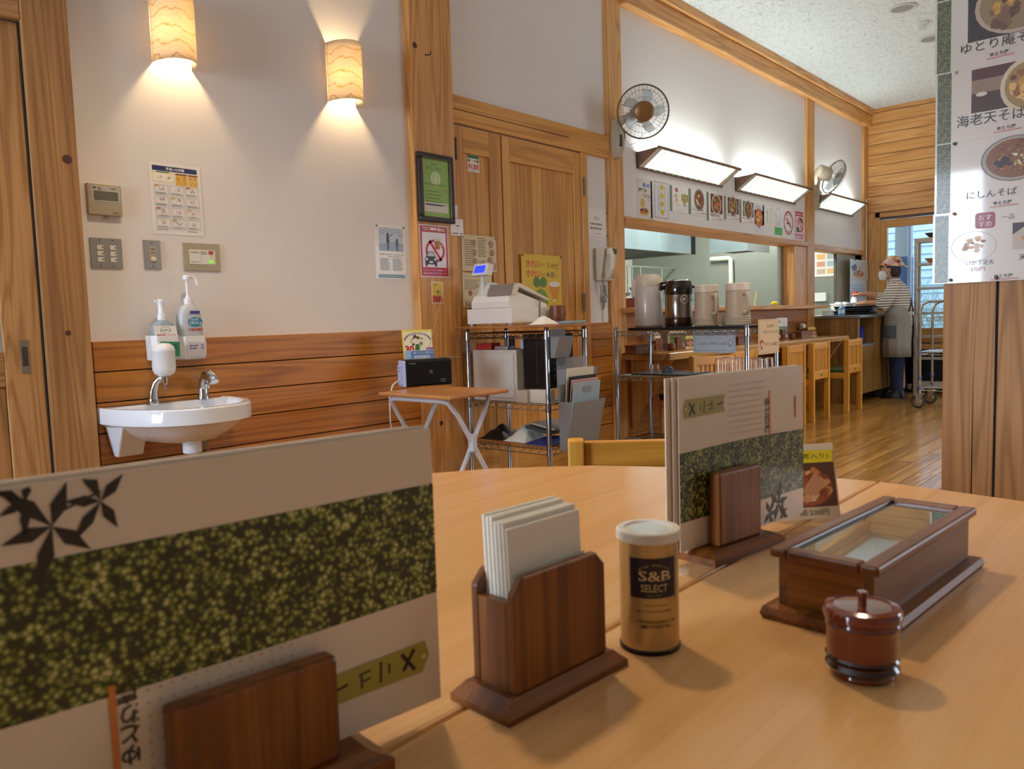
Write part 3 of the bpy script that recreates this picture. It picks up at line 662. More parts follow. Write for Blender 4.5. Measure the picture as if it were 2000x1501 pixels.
for c in range(2):
    for r_ in range(3):
        x, z = w * (.30 + .40 * c), h * (.68 - .2 * r_); MB().box(x - w * .1, x + w * .1, -.0105, -.006, z - h * .075, z + h * .075).build('rocker', mat('rocker_white', '#ddd8cc', .35), t, bevel=.001)
        MB().box(x + w * .05, x + w * .08, -.0112, -.0102, z - h * .03, z + h * .03).build('mark', mat('mark_dark', '#4a4136', .5), t)
t, w, h = plate('dimmer_plate', 'narrow steel plate with one round dimmer knob', (278, 468), (315, 525.5), STL)
screws(t, [(w * .5, h * .92), (w * .5, h * .08)])
MB().box(w * .3, w * .72, -.009, -.006, h * .22, h * .78).build('insert', BEIGE, t, bevel=.001)
MB().lathe([(.0085, -.019), (.0095, -.009)], 16, (w * .52, 0, h * .34), 'y').build('knob', CREAM, t, smooth=True)
MB().box(w * .4, w * .62, -.0098, -.0088, h * .68, h * .70).box(w * .4, w * .62, -.0098, -.0088, h * .56, h * .575).build('mark', MATS['mark_dark'], t)
t, w, h = plate('alarm_panel', 'wide beige alarm panel with one red and one green lamp', (355, 473), (430, 530), BEIGE, 'panel')
MB().box(w * .16, w * .86, -.0085, -.006, h * .24, h * .76).build('face', mat('panel_face', '#dcd7c8', .4), t)
MB().box(w * .68, w * .80, -.0105, -.008, h * .60, h * .73).build('lamp', mat('red_lamp', '#b03a30', .4), t); MB().box(w * .68, w * .80, -.0105, -.008, h * .44, h * .56).build('lamp', CREAM, t)
MB().box(w * .68, w * .80, -.0105, -.008, h * .28, h * .40).build('lamp', mat('green_lamp', '#7d9a3a', .4, emit='#7fd030', estr=.6), t)
p = Pr(); p.text('非常放送', w * .30, h * .66, h * .07, '#3a362c').lines(w * .47, w * .64, h * .70, 3, h * .04, h * .02, '#6a6456').lines(w * .20, w * .44, h * .33, 1, h * .03, h * .022, '#6a6456'); p.rect(w * .455, h * .30, w * .46, h * .72, '#8a8474'); p.m.v = [(x, y - .0082, z) for x, y, z in p.m.v]; p.build('print', t)
# hand-washing poster
def d_hand(p, w, h):
    p.rect(w * .06, h * .885, w * .93, h * .955, '#2b3262').lay().text('手洗いの手順', w * .5, h * .92, h * .045, '#f2f0ea', w=w * .36, bold=.02)
    p.rect(w * .06, h * .73, w * .48, h * .87, '#ecd9a0').rect(w * .50, h * .70, w * .73, h * .87, '#e0b04a').rect(w * .745, h * .70, w * .94, h * .87, '#e3b85e')
    p.lay().rect(w * .08, h * .745, w * .46, h * .85, '#f2ead4').rect(w * .50, h * .85, w * .73, h * .87, '#7d4a22').rect(w * .745, h * .85, w * .94, h * .87, '#8a3a22').rect(w * .14, h * .862, w * .38, h * .878, '#3f6b52')
    p.lay()
    for x in (.55, .66, .80, .89): p.blobs(w * x, h * .81, w * .035, ['#9a4a22', '#b5702c', '#7a3a1c'], 5).blobs(w * x, h * .745, w * .03, ['#9a4a22', '#c9862c'], 4)
    for x in (.18, .36): p.blobs(w * x, h * .79, w * .05, ['#b8a890', '#a89478', '#cfc0a4'], 7)
    for r_ in range(4):
        for c in range(3):
            u, v = w * (.075 + c * .30), h * (.555 - r_ * .158); p.frame(u, v, u + w * .265, v + h * .135, w * .006, '#8a98a8'); p.lay()
            p.blobs(u + w * .14, v + h * .085, w * .05, ['#c89078', '#b5806a', '#8a6a5a', '#d8b0a0'], 8, .7); p.lines(u + w * .02, u + w * .24, v + h * .03, 2, h * .012, h * .006, '#5a5048')
            if (r_ + c) % 2 == 0: p.rect(u + w * .01, v + h * .112, u + w * .09, v + h * .13, random.choice(['#d8a43a', '#c8563a', '#d08a2c']))
    p.lines(w * .06, w * .34, h * .065, 1, .01, h * .008, '#6a6a6a').lines(w * .66, w * .94, h * .055, 1, .01, h * .008, '#2b3262')
wsheet('handwashing_poster', 'hand-washing steps poster with navy title bar', 'poster', (289, 314), (398, 462), draw=d_hand)
# harassment poster
GREEN = mat('pin_green', '#2f6b45', .4); PINS = {'g': GREEN, 'b': mat('pin_navy', '#2a2f45', .35), 'w': mat('pin_clear', '#cfc6b8', .2), 'r': mat('pin_red', '#8a3a30', .4), 'o': mat('pin_tan', '#a87a55', .4)}
def pin(par, x, z, k, r=.005):
    return MB().lathe([(r * .5, -.010), (r, -.008), (r, -.004), (r * .4, -.002), (r * .4, 0)], 10, (x, 0, z), 'y').build('push_pin', PINS[k], par, smooth=True)
def d_har(p, w, h):
    p.rect(w * .13, h * .52, w * .93, h * .95, '#b9c2cc').lay().poly([(w * .13, h * .52), (w * .93, h * .52), (w * .93, h * .66), (w * .55, h * .70), (w * .13, h * .64)], '#93a2b8').lay()
    for x, z, k, c in ((.42, .54, .30, '#4a5260'), (.72, .53, .21, '#5c6672')):
        p.rect(w * (x - .035), h * z, w * (x + .035), h * (z + k * .55), c).disc(w * x, h * (z + k * .95), w * .045, c).rect(w * (x - .05), h * (z + k * .5), w * (x + .05), h * (z + k * .85), c)
    p.line((w * .45, h * .78), (w * .58, h * .84), w * .02, '#4a5260').lay()
    for x, z in ((.25, .87), (.40, .92), (.60, .89), (.76, .90), (.86, .82)): p.ring(w * x, h * z, w * .055, w * .065, '#5a6470', .8, 14)
    p.text('STOP! カスタマーハラスメント', w * .53, h * .46, h * .036, '#3a3230', w=w * .80, bold=.02).lines(w * .42, w * .90, h * .425, 1, .01, h * .012, '#8a7a6a')
    p.lines(w * .14, w * .48, h * .385, 11, h * .021, h * .011, '#5c7078').lines(w * .55, w * .90, h * .385, 11, h * .021, h * .011, '#5c7078')
    p.rect(w * .06, h * .02, w * .97, h * .10, '#a8bfc4').lay().lines(w * .08, w * .95, h * .08, 2, h * .03, h * .016, '#33484e', .05)
o = wsheet('notice_poster', 'grey-blue laminated notice with two figures, pinned left of the big post', 'poster', (730, 437), (794, 546), draw=d_har); w = o.dimensions.x; 
for x in (.012, o.data.vertices[-1].co.x - .012): pin(o, x, o.data.vertices[-1].co.z - .008, 'g')
# ------------------------------------------------------------------ wash basin
def basin():
    x0, x1, zr = 1.186, 1.715, .696; cx = (x0 + x1) / 2; hw = (x1 - x0) / 2
    t = thing('wash_basin', 'white wall-hung wash basin below the soap bottles', 'basin', (cx, D, 0)); cer = mat('white_ceramic', '#dfe2ea', .12, coat=.5)
    def outline(sx, sd, z, yb=-.024, n=36, dep=.425, ex=2.4):
        pts = []
        for i in range(n):
            a = pi * i / (n - 1); c, s_ = cos(a), sin(a)
            pts.append((-hw * sx * math.copysign(abs(c) ** (2 / ex), c), yb - (dep * sd) * abs(s_) ** (2 / ex), z))
        return pts
    rings = [outline(.30, .45, .545, -.06), outline(.55, .66, .56, -.04), outline(.80, .84, .600, -.03), outline(.95, .955, .628), outline(.975, .975, .632), outline(1, 1, .636), outline(1, 1, zr - .006), outline(.985, .988, zr), outline(.93, .93, zr), outline(.90, .90, zr - .008),
             outline(.87, .76, zr - .03, -.085), outline(.74, .64, zr - .07, -.10), outline(.45, .42, zr - .10, -.14), outline(.1, .2, zr - .105, -.17)]
    MB().loft(rings).build('bowl', cer, t, smooth=True)
    MB().box(-hw * .90, hw * .90, -.082, -.026, zr - .05, zr - .001).build('tap_ledge', cer, t, bevel=.006)
    MB().ext([(-hw + .02, -.024, .64), (-hw + .02, -.20, .64), (-hw + .05, -.06, .50), (-hw + .05, -.024, .50)], (.10, 0, 0)).build('bracket', cer, t, bevel=.006)
    MB().lathe([(.014, .545 - .06), (.036, .50), (.036, .545)], 24, (.02, -.19, 0)).build('drain', cer, t, smooth=True)
    ch = mat('chrome', '#c8c8cc', .08, 1.0)
    MB().lathe([(.013, .30), (.013, .49)], 16, (.02, -.19, 0)).build('waste_pipe', ch, t, smooth=True)
    MB().tube([(.10, -.12, .62), (.115, -.10, .55), (.15, -.06, .48), (.19, -.03, .40), (.20, -.024, .34)], .007, 8).build('supply_hose', mat('braided_hose', '#8a857c', .4, .7), t, smooth=True)
    # tap
    tx = 1.590 - cx; tp = MB().lathe([(.026, zr), (.026, zr + .004), (.021, zr + .02), (.020, zr + .05)], 20, (tx, -.075, 0)).tube([(tx, -.075, zr + .04), (tx, -.082, zr + .075), (tx + .0, -.105, zr + .097), (tx, -.14, zr + .100), (tx, -.162, zr + .085), (tx, -.170, zr + .072)], [.020, .020, .021, .022, .021, .019], 14).build('tap', ch, t, smooth=True)
    MB().tube([(tx - .006, -.07, zr + .075), (tx - .02, -.055, zr + .10)], .004, 8).build('lever', ch, tp, smooth=True)
    MB().ball((tx, -.11, zr + .055), .012, 10, 8).build('sensor', ch, tp, smooth=True)
    # soap dispenser
    sx = 1.372 - cx; sp = MB().lathe([(.026, zr), (.022, zr + .006), (.020, zr + .02)], 20, (sx, -.095, 0)).tube([(sx, -.095, zr + .012), (sx, -.098, zr + .05), (sx + .008, -.108, zr + .085), (sx + .02, -.12, zr + .10), (sx + .03, -.13, zr + .10)], [.019, .016, .014, .014, .014], 12).build('soap_stand', ch, t, smooth=True)
    MB().lathe([(.004, zr + .055), (.004, zr + .075), (.012, zr + .08), (.014, zr + .105), (.010, zr + .11)], 16, (sx + .033, -.135, 0)).build('valve', ch, sp, smooth=True)
    MB().lathe([(0, zr + .108), (.022, zr + .110), (.038, zr + .122), (.043, zr + .138), (.043, zr + .205), (.0435, zr + .206), (.0435, zr + .212), (.038, zr + .226), (.022, zr + .237), (0, zr + .239)], 28, (sx + .033, -.135, 0), cap=False).build('soap_reservoir', mat('white_soap_bottle', '#e0e0e4', .3), sp, smooth=True)
    p = Pr(); p.text('INAX', -hw + .06, .672, .010, '#55606a'); p.m.v = [(x, y - .20, z) for x, y, z in p.m.v]
    return t
basin()
# soap bottles in their wall holders
def soap_holder(label, x, z, w, h, insert, lines_c):
    t = thing('bottle_holder', label, 'holder', (x, D - .024, z)); wp = mat('white_plastic', '#dedcdc', .35)
    d = .075; m2 = MB()
    def rr(s_, zz): return [(-w / 2 * s_, 0, zz), (-w / 2 * s_, -d * .7 * s_, zz), (-w / 2 * s_ + .015, -d * s_, zz), (w / 2 * s_ - .015, -d * s_, zz), (w / 2 * s_, -d * .7 * s_, zz), (w / 2 * s_, 0, zz)]
    m2.loft([rr(.92, .0), rr(.96, .006), rr(1, h), rr(.95, h), rr(.9, .008)]); m2.build('cup', wp, t, bevel=.002)
    MB().ext([(-w / 2 * .60, -d - .001, .012), (w / 2 * .78, -d - .001, .012), (w / 2 * .82, -d - .001, h * .72), (-w / 2 * .5, -d - .001, h * .76), (-w / 2 * .72, -d - .001, h * .6)], (0, .004, 0)).build('insert', insert, t)
    p = Pr(); p.lines(-w * .22, w * .12, h * .62, 2, h * .12, h * .07, lines_c).lines(w * .2, w * .33, h * .62, 2, h * .12, h * .06, lines_c); p.m.v = [(u, y - d - .0006, v) for u, y, v in p.m.v]; p.build('print', t)
    return t
def pump_bottle(label, x, z, w, h, mt, big):
    t = thing('pump_bottle', label, 'bottle', (x, D - .058, z)); d = .062
    def rr(a, b, zz, n=20): return [(a / 2 * math.copysign(abs(cos(2 * pi * i / n)) ** .6, cos(2 * pi * i / n)), b / 2 * math.copysign(abs(sin(2 * pi * i / n)) ** .6, sin(2 * pi * i / n)), zz) for i in range(n)]
    MB().loft([rr(w * .96, d * .96, 0), rr(w, d, .005), rr(w, d, h * .70), rr(w * .97, d * .97, h * .80), rr(w * .8, d * .9, h * .92), rr(w * .45, d * .6, h), rr(.03, .03, h + .004)]).build('bottle', mt, t, smooth=True)
    pw = mat('pump_white', '#e8e9ee', .3)
    c = MB().lathe([(.017, h), (.017, h + .024), (.010, h + .028), (.006, h + .04)], 18).build('collar', pw, t, smooth=True)
    k = .040 if not big else .075
    MB().lathe([(.005 if big else .012, h + .028), (.005 if big else .011, h + .028 + k)], 12).build('stem', pw, t, smooth=True)
    zt_ = h + .028 + k
    pm = MB(); pm.lathe([(.014, zt_), (.015, zt_ + .004), (.014, zt_ + .016), (.010, zt_ + .018)], 14)
    if big: pm.tube([(0, 0, zt_ + .010), (.022, -.004, zt_ + .012), (.034, -.008, zt_ + .002), (.040, -.010, zt_ - .022)], .0055, 8)
    else: pm.box(-.024, .034, -.008, .006, zt_ + .006, zt_ + .014)
    pm.build('pump_head', pw, t, smooth=True); return t, d
fr = mat('frosted_bottle', '#cfd4d8', .35, trans=.25); bl = mat('pale_blue_bottle', '#a9bccb', .25, trans=.35)
p1_, p2_ = onY(321, 690, D - .06), onY(374, 690, D - .06)
soap_holder('white wall cup with green insert holding the foam soap', p1_.x, onY(318, 703, D - .08).z, .114, .098, mat('green_insert', '#23805a', .35), '#0f4a35')
t, d = pump_bottle('clear foam soap bottle in the green-fronted cup', p1_.x, onY(318, 700, D - .08).z, .092, .150, bl, False)
p = Pr(); p.poly([(-.045, .072), (.046, .066), (.040, .128), (-.052, .132)], '#eceae6').lay().text('シャボネット', -.003, .112, .012, '#2f5a5a', w=.044, bold=.02).rect(-.040, .079, -.004, .096, '#b8283c').rect(.002, .077, .038, .094, '#b8283c').lay().text('殺菌・消毒', -.022, .0875, .008, '#f3e8e4', w=.03).text('やさしい', .02, .0855, .008, '#f3e8e4', w=.028).ring(-.003, .112, .019, .021, '#3f7a5a', .6); p.m.v = [(u, y - .033, v) for u, y, v in p.m.v]; p.build('tag_card', t)
soap_holder('white wall cup with grey insert holding the sanitizer', p2_.x, onY(374, 701, D - .08).z, .114, .094, mat('grey_insert', '#c3bfc4', .4), '#6a6a8a')
t, d = pump_bottle('tall frosted hand sanitizer bottle with white pump', p2_.x, onY(374, 698, D - .08).z, .098, .215, fr, True)
p = Pr(); p.poly([(-.012, .178), (.030, .178), (.033, .190), (-.008, .190)], '#352f88').disc(.010, .145, .031, '#2f7ea0', .020).lay().text('ハンド', .006, .155, .012, '#f0f4f6', w=.032, bold=.03).text('スキッシュ', .010, .141, .013, '#f0f4f6', w=.052, bold=.03).text('手指消毒剤', .010, .114, .011, '#b8392f', w=.060, bold=.03); p.m.v = [(u, y - .0318, v) for u, y, v in p.m.v]; p.build('label_print', t)
# ------------------------------------------------------------------ notices on the big post and the staff door
YP = D - .048
a, b_ = onY(811, 300, YP), onY(885, 436, YP)
t = thing('framed_certificate', 'green certificate in a dark carved frame on the big post', 'picture frame', (a.x, YP, onY(812, 431, YP).z)); w, h = b_.x - a.x, onY(811, 295, YP).z - onY(812, 431, YP).z
fm = mat('carved_dark_frame', '#2e1a12', .3, noise=.4, nscale=90); fw = .030
for n_, dm in (('frame_rail', (0, w, -.022, 0, 0, fw)), ('frame_rail', (0, w, -.022, 0, h - fw, h)), ('frame_stile', (0, fw, -.022, 0, fw, h - fw)), ('frame_stile', (w - fw, w, -.022, 0, fw, h - fw))): MB().box(*dm).build(n_, fm, t, bevel=.006)
m2 = MB(); f2 = fw - .004
for dm in ((f2, w - f2, -.0235, -.020, f2, f2 + .003), (f2, w - f2, -.0235, -.020, h - f2 - .003, h - f2), (f2, f2 + .003, -.0235, -.020, f2, h - f2), (w - f2 - .003, w - f2, -.0235, -.020, f2, h - f2)): m2.box(*dm)
m2.build('gilt_fillet', mat('gilt', '#8d7448', .3, .7), t)
p = Pr(); p.rect(fw, fw, w - fw, h - fw, '#8fb554').lay()
u0, u1, v0, v1 = fw, w - fw, fw, h - fw; W_, H_ = u1 - u0, v1 - v0
def q(x, y): return (u0 + x * W_, v0 + y * H_)
p.lines(q(.35, 0)[0], q(.6, 0)[0], q(0, .92)[1], 1, .01, .006, '#5a7238').text('優良店舗証', *q(.45, .845), .016, '#5a7238', w=W_ * .62)
p.disc(*q(.5, .67), W_ * .17, '#b9d08c').lay().ring(*q(.5, .67), W_ * .15, W_ * .175, '#dbe5c4').rect(q(.485, 0)[0], q(0, .60)[1], q(.515, 0)[0], q(0, .75)[1], '#dbe5c4').rect(q(.36, 0)[0], q(0, .665)[1], q(.64, 0)[0], q(0, .675)[1], '#dbe5c4')
p.lines(q(.06, 0)[0], q(.92, 0)[0], q(0, .57)[1], 1, .01, .004, '#5f7a3c', 0).lines(q(.1, 0)[0], q(.8, 0)[0], q(0, .45)[1], 5, .018, .005, '#5f7a3c').rect(q(.82, 0)[0], q(0, .44)[1], q(.92, 0)[0], q(0, .50)[1], '#b08a62')
p.rect(q(.06, 0)[0], q(0, .08)[1], q(.93, 0)[0], q(0, .25)[1], '#d5d2c2').lay().lines(q(.1, 0)[0], q(.9, 0)[0], q(0, .225)[1], 1, .01, .004, '#6a6a58', 0)
p.m.v = [(x, y - .010, z) for x, y, z in p.m.v]; p.build('certificate', t)
def d_drink(p, w, h):
    p.rect(w * .02, h * .02, w * .98, h * .98, '#b8323c').lay().rect(w * .08, h * .19, w * .92, h * .86, '#e6e2e4').text('飲酒運転禁止', w * .5, h * .92, h * .075, '#f5efe8', w=w * .82, bold=.03)
    p.text('ドライバー及びご同乗者への', w * .5, h * .135, h * .035, '#efd9d4', w=w * .80).text('酒類の提供はお断り致します。', w * .5, h * .075, h * .035, '#efd9d4', w=w * .84).lay()
    p.ring(w * .53, h * .51, w * .27, w * .345, '#c2303c', .86); p.line((w * .33, h * .70), (w * .74, h * .32), w * .075, '#c2303c').lay()
    p.poly([(w * .50, h * .75), (w * .72, h * .75), (w * .69, h * .54), (w * .53, h * .54)], '#b5652a').lay().rect(w * .49, h * .70, w * .73, h * .77, '#ded2c6').ring(w * .73, h * .63, w * .05, w * .075, '#c9a078').lay()
    c = '#2e2c30'
    p.poly([(w * .16, h * .245), (w * .58, h * .245), (w * .58, h * .36), (w * .52, h * .40), (w * .47, h * .49), (w * .25, h * .49), (w * .20, h * .40), (w * .15, h * .36)], c).rect(w * .17, h * .205, w * .24, h * .25, c).rect(w * .50, h * .205, w * .57, h * .25, c).lay()
    p.poly([(w * .24, h * .40), (w * .49, h * .40), (w * .45, h * .475), (w * .275, h * .475)], '#c9c6ca').disc(w * .215, h * .345, w * .04, '#d8d5d8').disc(w * .52, h * .345, w * .04, '#d8d5d8').rect(w * .31, h * .27, w * .43, h * .31, '#d8d5d8')
wsheet('warning_poster', 'red no drink-driving poster with a car and beer mug on the big post', 'poster', (818, 437), (877, 542), YP, d_drink)
def d_small(p, w, h):
    p.rect(w * .05, h * .36, w * .95, h * .97, '#d9b53a').rect(w * .05, h * .03, w * .95, h * .36, '#c0562f').lay().blobs(w * .62, h * .5, w * .2, ['#3f7a3a', '#5a8f45', '#2f5f33'], 9).lines(w * .15, w * .6, h * .9, 2, h * .06, h * .03, '#7a5a22').lines(w * .3, w * .85, h * .28, 4, h * .06, h * .03, '#7a3520')
wsheet('small_card', 'small yellow and orange card low on the big post', 'card', (842, 550), (866, 592), YP, d_small)
YD = D - .024
def d_safe(p, w, h):
    p.rrect(0, 0, w, h, w * .08, '#e9e6d8').lay().rect(w * .02, h * .80, w * .98, h * .985, '#2f6a35').rect(w * .05, h * .58, w * .22, h * .74, '#3c5a40').rect(w * .78, h * .58, w * .95, h * .74, '#3c5a40').text('食の国', w * .5, h * .66, h * .15, '#c8392f', w=w * .5, bold=.04).text('安心宣言', w * .5, h * .32, h * .34, '#cf3a2e', w=w * .9, bold=.04).lines(w * .2, w * .8, h * .08, 1, .01, h * .03, '#5a6a5a')
wsheet('safety_sticker', 'small green and red food safety sticker high on the narrow door leaf', 'sticker', (912, 301), (936, 338), D - .0105, d_safe)
def d_tag1(p, w, h): p.lines(w * .4, w * .75, h * .62, 1, .01, h * .07, '#4a3a36').lines(w * .08, w * .68, h * .16, 1, .01, h * .06, '#4a3a36').disc(w * .84, h * .12, w * .08, '#b08078')
wsheet('white_tag', 'square white tag beside the certificate frame', 'tag', (879, 426), (905, 461), D - .050, d_tag1)
wsheet('white_tag', 'narrow white tag half hidden behind the certificate frame', 'tag', (884, 400), (894, 426), D - .050, None)
CRM = mat('cream_paper', '#d9c79c', .25, coat=.5)
def d_menu1(p, w, h):
    p.lines(w * .08, w * .42, h * .86, 12, h * .062, h * .026, '#7a6248').lines(w * .46, w * .74, h * .94, 9, h * .062, h * .026, '#6a543c').lines(w * .48, w * .68, h * .30, 6, h * .05, h * .022, '#6a543c')
    for x, z in ((.34, .78), (.35, .52), (.36, .27), (.84, .78), (.86, .54), (.80, .32), (.90, .15)): p.bowl(w * x, h * z, w * .068, '#8a5a48', '#b8907a', ['#7a3528', '#a86a4a', '#5a2a20'], 1.0, 8)
o = wsheet('cream_menu_sheet', 'cream drinks menu sheet with round photos on the staff door', 'menu', (900, 457), (970, 531), YD, d_menu1, mt=CRM); pin(o, .01, o.data.vertices[-1].co.z - .01, 'r'); pin(o, o.data.vertices[-1].co.x - .01, o.data.vertices[-1].co.z - .01, 'r')
def d_menu2(p, w, h):
    p.text('ランチセット', w * .3, h * .90, h * .05, '#6a543c', w=w * .42).lines(w * .06, w * .58, h * .80, 6, h * .05, h * .02, '#6a543c')
    for x in (.25, .58): p.bowl(w * x, h * .42, w * .075, '#b8907a', '#a86a4a', ['#7a4a3a', '#6a7a4a'], 1, 8)
    p.lines(w * .05, w * .75, h * .2, 1, .01, h * .006, '#8a7858', 0)
    for i in range(9): p.line((w * (.08 + i * .06), h * .03), (w * (.10 + i * .06), h * random.uniform(.10, .17)), w * .02, '#3c3c30')
wsheet('cream_menu_sheet', 'cream lower menu sheet hanging behind the cash register', 'menu', (902, 532), (962, 600), YD, d_menu2, mt=CRM)
def d_yel(p, w, h):
    for j, (a, b_) in enumerate((('きれい', ('に', '食', 'べ', 'て')), ('きれい', ('な', '秋', '田', 'に')))):
        z = h * (.845 - j * .17)
        p.text(a, w * .30, z, h * .125, '#d0562a', w=w * .38, bold=.03)
        for i, ch in enumerate(b_): k = .055 if (i == 0 or (j == 1 and i == 3)) else .095; p.text(ch, w * (.545 + i * .11), z - h * .01 - (.012 * i * h if j == 0 else 0), h * k, '#4a4a22', bold=.02)
    p.disc(w * .36, h * .535, w * .085, '#5a7a2a').disc(w * .53, h * .535, w * .085, '#5a7a2a').line((w * .445, h * .53), (w * .455, h * .40), w * .015, '#5a6a2a').disc(w * .45, h * .22, w * .19, '#7d9228', h * .20).lay()
    p.poly([(w * .66, h * .48), (w * .95, h * .52), (w * .86, h * .24), (w * .76, h * .24)], '#d9892a').poly([(w * .76, h * .24), (w * .86, h * .24), (w * .86, h * .20), (w * .76, h * .20)], '#d8d2c0').lay().disc(w * .81, h * .505, w * .145, '#ded6ca', h * .05)
    p.line((w * .99, h * .93), (w * .87, h * .80), w * .012, '#c98a2a').line((w * .96, h * .46), (w * .80, h * .10), w * .012, '#c98a2a')
o = wsheet('yellow_poster', 'yellow poster with a green sprout and cup on the wide door leaf', 'poster', (1017, 495), (1098, 611), YD, d_yel, mt=mat('yellow_paper', '#d8b430', .4)); pin(o, .01, o.data.vertices[-1].co.z - .008, 'b'); pin(o, o.data.vertices[-1].co.x - .008, o.data.vertices[-1].co.z - .008, 'b')
def d_tel(p, w, h): p.rect(0, 0, w * .08, h, '#5d6b4c').text('電話は', w * .55, h * .66, h * .12, '#8a8276').lines(w * .2, w * .9, h * .48, 2, h * .16, h * .07, '#8a8276').text('ゆとり庵', w * .58, h * .10, h * .07, '#6a3a32', w=w * .22)
o = wsheet('glossy_notice', 'glossy white notice above the wall telephone', 'notice', (1143, 405), (1184, 463), D, d_tel); pin(o, o.data.vertices[-1].co.x + .004, o.data.vertices[-1].co.z - .02, 'b', .004); pin(o, o.data.vertices[-1].co.x + .004, .008, 'b', .004)
# telephone + outlet
a, b_ = onY(1156, 487), onY(1190, 549)
t = thing('wall_telephone', 'cream wall telephone with corded handset beside the staff door', 'telephone', ((a.x + b_.x) / 2, D, b_.z)); w, h = .155, .225; tp = mat('phone_cream', '#cfc5ae', .4)
MB().loft([[(-w / 2, 0, 0), (w / 2, 0, 0), (w / 2, 0, h), (-w / 2, 0, h)], [(-w / 2, -.05, .0), (w / 2, -.05, 0), (w / 2, -.085, h), (-w / 2, -.085, h)]]).build('body', tp, t, bevel=.006)
MB().box(.0, w / 2 - .008, -.090, -.078, h * .80, h * .97).build('display', mat('phone_lcd', '#4d4a2e', .25), t)
for r_ in range(4):
    for c in range(3): MB().box(.006 + c * .022, .022 + c * .022, -.066 - .002 * r_, -.048 - .004 * r_, .02 + r_ * .018, .032 + r_ * .018).build('key', mat('phone_key', '#8d8672', .5), t)
for r_ in range(5): MB().box(.006, .068, -.079 - .002 * r_, -.060 - .002 * r_, .10 + r_ * .014, .107 + r_ * .014).build('button', tp, t)
hs = MB().loft([[(-.060, -.07, .01), (-.018, -.07, .01), (-.018, -.095, .01), (-.060, -.095, .01)], [(-.060, -.075, .05), (-.018, -.075, .05), (-.018, -.118, .05), (-.060, -.118, .05)], [(-.056, -.098, .07), (-.022, -.098, .07), (-.022, -.128, .07), (-.056, -.128, .07)], [(-.056, -.105, .155), (-.022, -.105, .155), (-.022, -.135, .155), (-.056, -.135, .155)], [(-.060, -.09, .175), (-.018, -.09, .175), (-.018, -.13, .175), (-.060, -.13, .175)], [(-.060, -.09, .215), (-.018, -.09, .215), (-.018, -.115, .215), (-.060, -.115, .215)]]).build('handset', mat('handset_cream', '#d6ccb6', .35), t, bevel=.006)
pts = []
for i in range(90):
    k = i / 89; pts.append((-.05 + .045 * k * 1.0 + .006 * cos(i * 1.5), -.05 + .006 * sin(i * 1.5), -.0 - .11 * sin(k * pi * .5)))
MB().tube(pts, .0022, 5).build('coiled_cord', mat('cord_grey', '#8d867a', .5), t, smooth=True)
m2 = MB(); m2.tube([(-.004, -.03, -.11), (0, -.012, -.16), (.004, -.006, -.22), (.004, -.006, -.34), (.004, -.006, -.48)], .002, 5)
for i in range(5): m2.tube([(0, -.02, -.10), (random.uniform(-.03, .03), -.02, -.13), (random.uniform(-.02, .03), -.015, -.18), (.002, -.012, -.20)], .002, 5)
m2.build('cable', MATS['cord_grey'], t, smooth=True)
t, w, h = plate('telephone_socket', 'slim steel telephone socket plate under the wall telephone', (1172.5, 557), (1184, 590), STL, 'socket')
MB().box(w * .3, w * .7, -.0085, -.006, h * .18, h * .40).build('insert', CREAM, t); MB().box(w * .35, w * .65, -.0085, -.006, h * .58, h * .75).build('jack', MATS['mark_dark'], t)
# hook on the big post
p0 = onY(831, 107, YP); hk = MB().tube([(p0.x, YP, p0.z), (p0.x, YP - .02, p0.z - .006), (p0.x + .008, YP - .03, p0.z - .002), (p0.x + .012, YP - .028, p0.z + .016)], .003, 6).build('wall_hook', mat('hook_dark', '#2b2520', .4, .6), smooth=True); tag(hk, 'small dark screw hook high on the big timber post', 'hook')
# ================================================================== wire racks
CHROME = mat('rack_chrome', '#a8aeb8', .16, 1.0)
def zig(m2, p, q_, h, n, r=.0022):
    p, q_ = Vector(p), Vector(q_); pts = []
    for i in range(2 * n + 1): pts.append(p.lerp(q_, i / (2 * n)) + Vector((0, 0, -h if i % 2 else 0)))
    m2.tube(pts, r, 4)
def wire_shelf(t, W_, L_, z, sy=.028):
    m2 = MB(); cs = [(0, 0), (W_, 0), (W_, L_), (0, L_)]
    for i in range(4):
        a, b_ = cs[i], cs[(i + 1) % 4]
        m2.tube([(a[0], a[1], z), (b_[0], b_[1], z)], .0038, 6); m2.tube([(a[0], a[1], z - sy), (b_[0], b_[1], z - sy)], .0030, 6)
        n = max(3, int((Vector(b_) - Vector(a)).length / .055)); zig(m2, (a[0], a[1], z), (b_[0], b_[1], z), sy, n)
    n = int(L_ / .03)
    for i in range(1, n): m2.tube([(0, i * L_ / n, z + .003), (W_, i * L_ / n, z + .003)], .0018, 4)
    for k in (.33, .66): m2.tube([(W_ * k, 0, z), (W_ * k, L_, z)], .0028, 4)
    return m2.build('wire_shelf', CHROME, t, smooth=True)
def wire_rack(label, X, Y, W_, L_, zsh, ztop):
    t = thing('wire_rack', label, 'rack', (X, Y, 0))
    for x in (0, W_):
        for y in (0, L_):
            m2 = MB().lathe([(.0125, .0), (.0125, ztop), (.011, ztop + .004), (0, ztop + .005)], 14, (x, y, 0), cap=False); po = m2.build('post', CHROME, t, smooth=True)
            for z in zsh: MB().lathe([(.0128, z - .038), (.0165, z - .036), (.0150, z + .008), (.0128, z + .01)], 14, (x, y, 0), cap=False).build('collar', CHROME, po, smooth=True)
    for z in zsh: wire_shelf(t, W_, L_, z)
    return t
RX, RY, RW, RL = 3.10, 2.51, .32, .56
wire_rack('chrome wire rack with a wooden board and the cash register on top', RX, RY, RW, RL, (.915, .545, .315), .935)
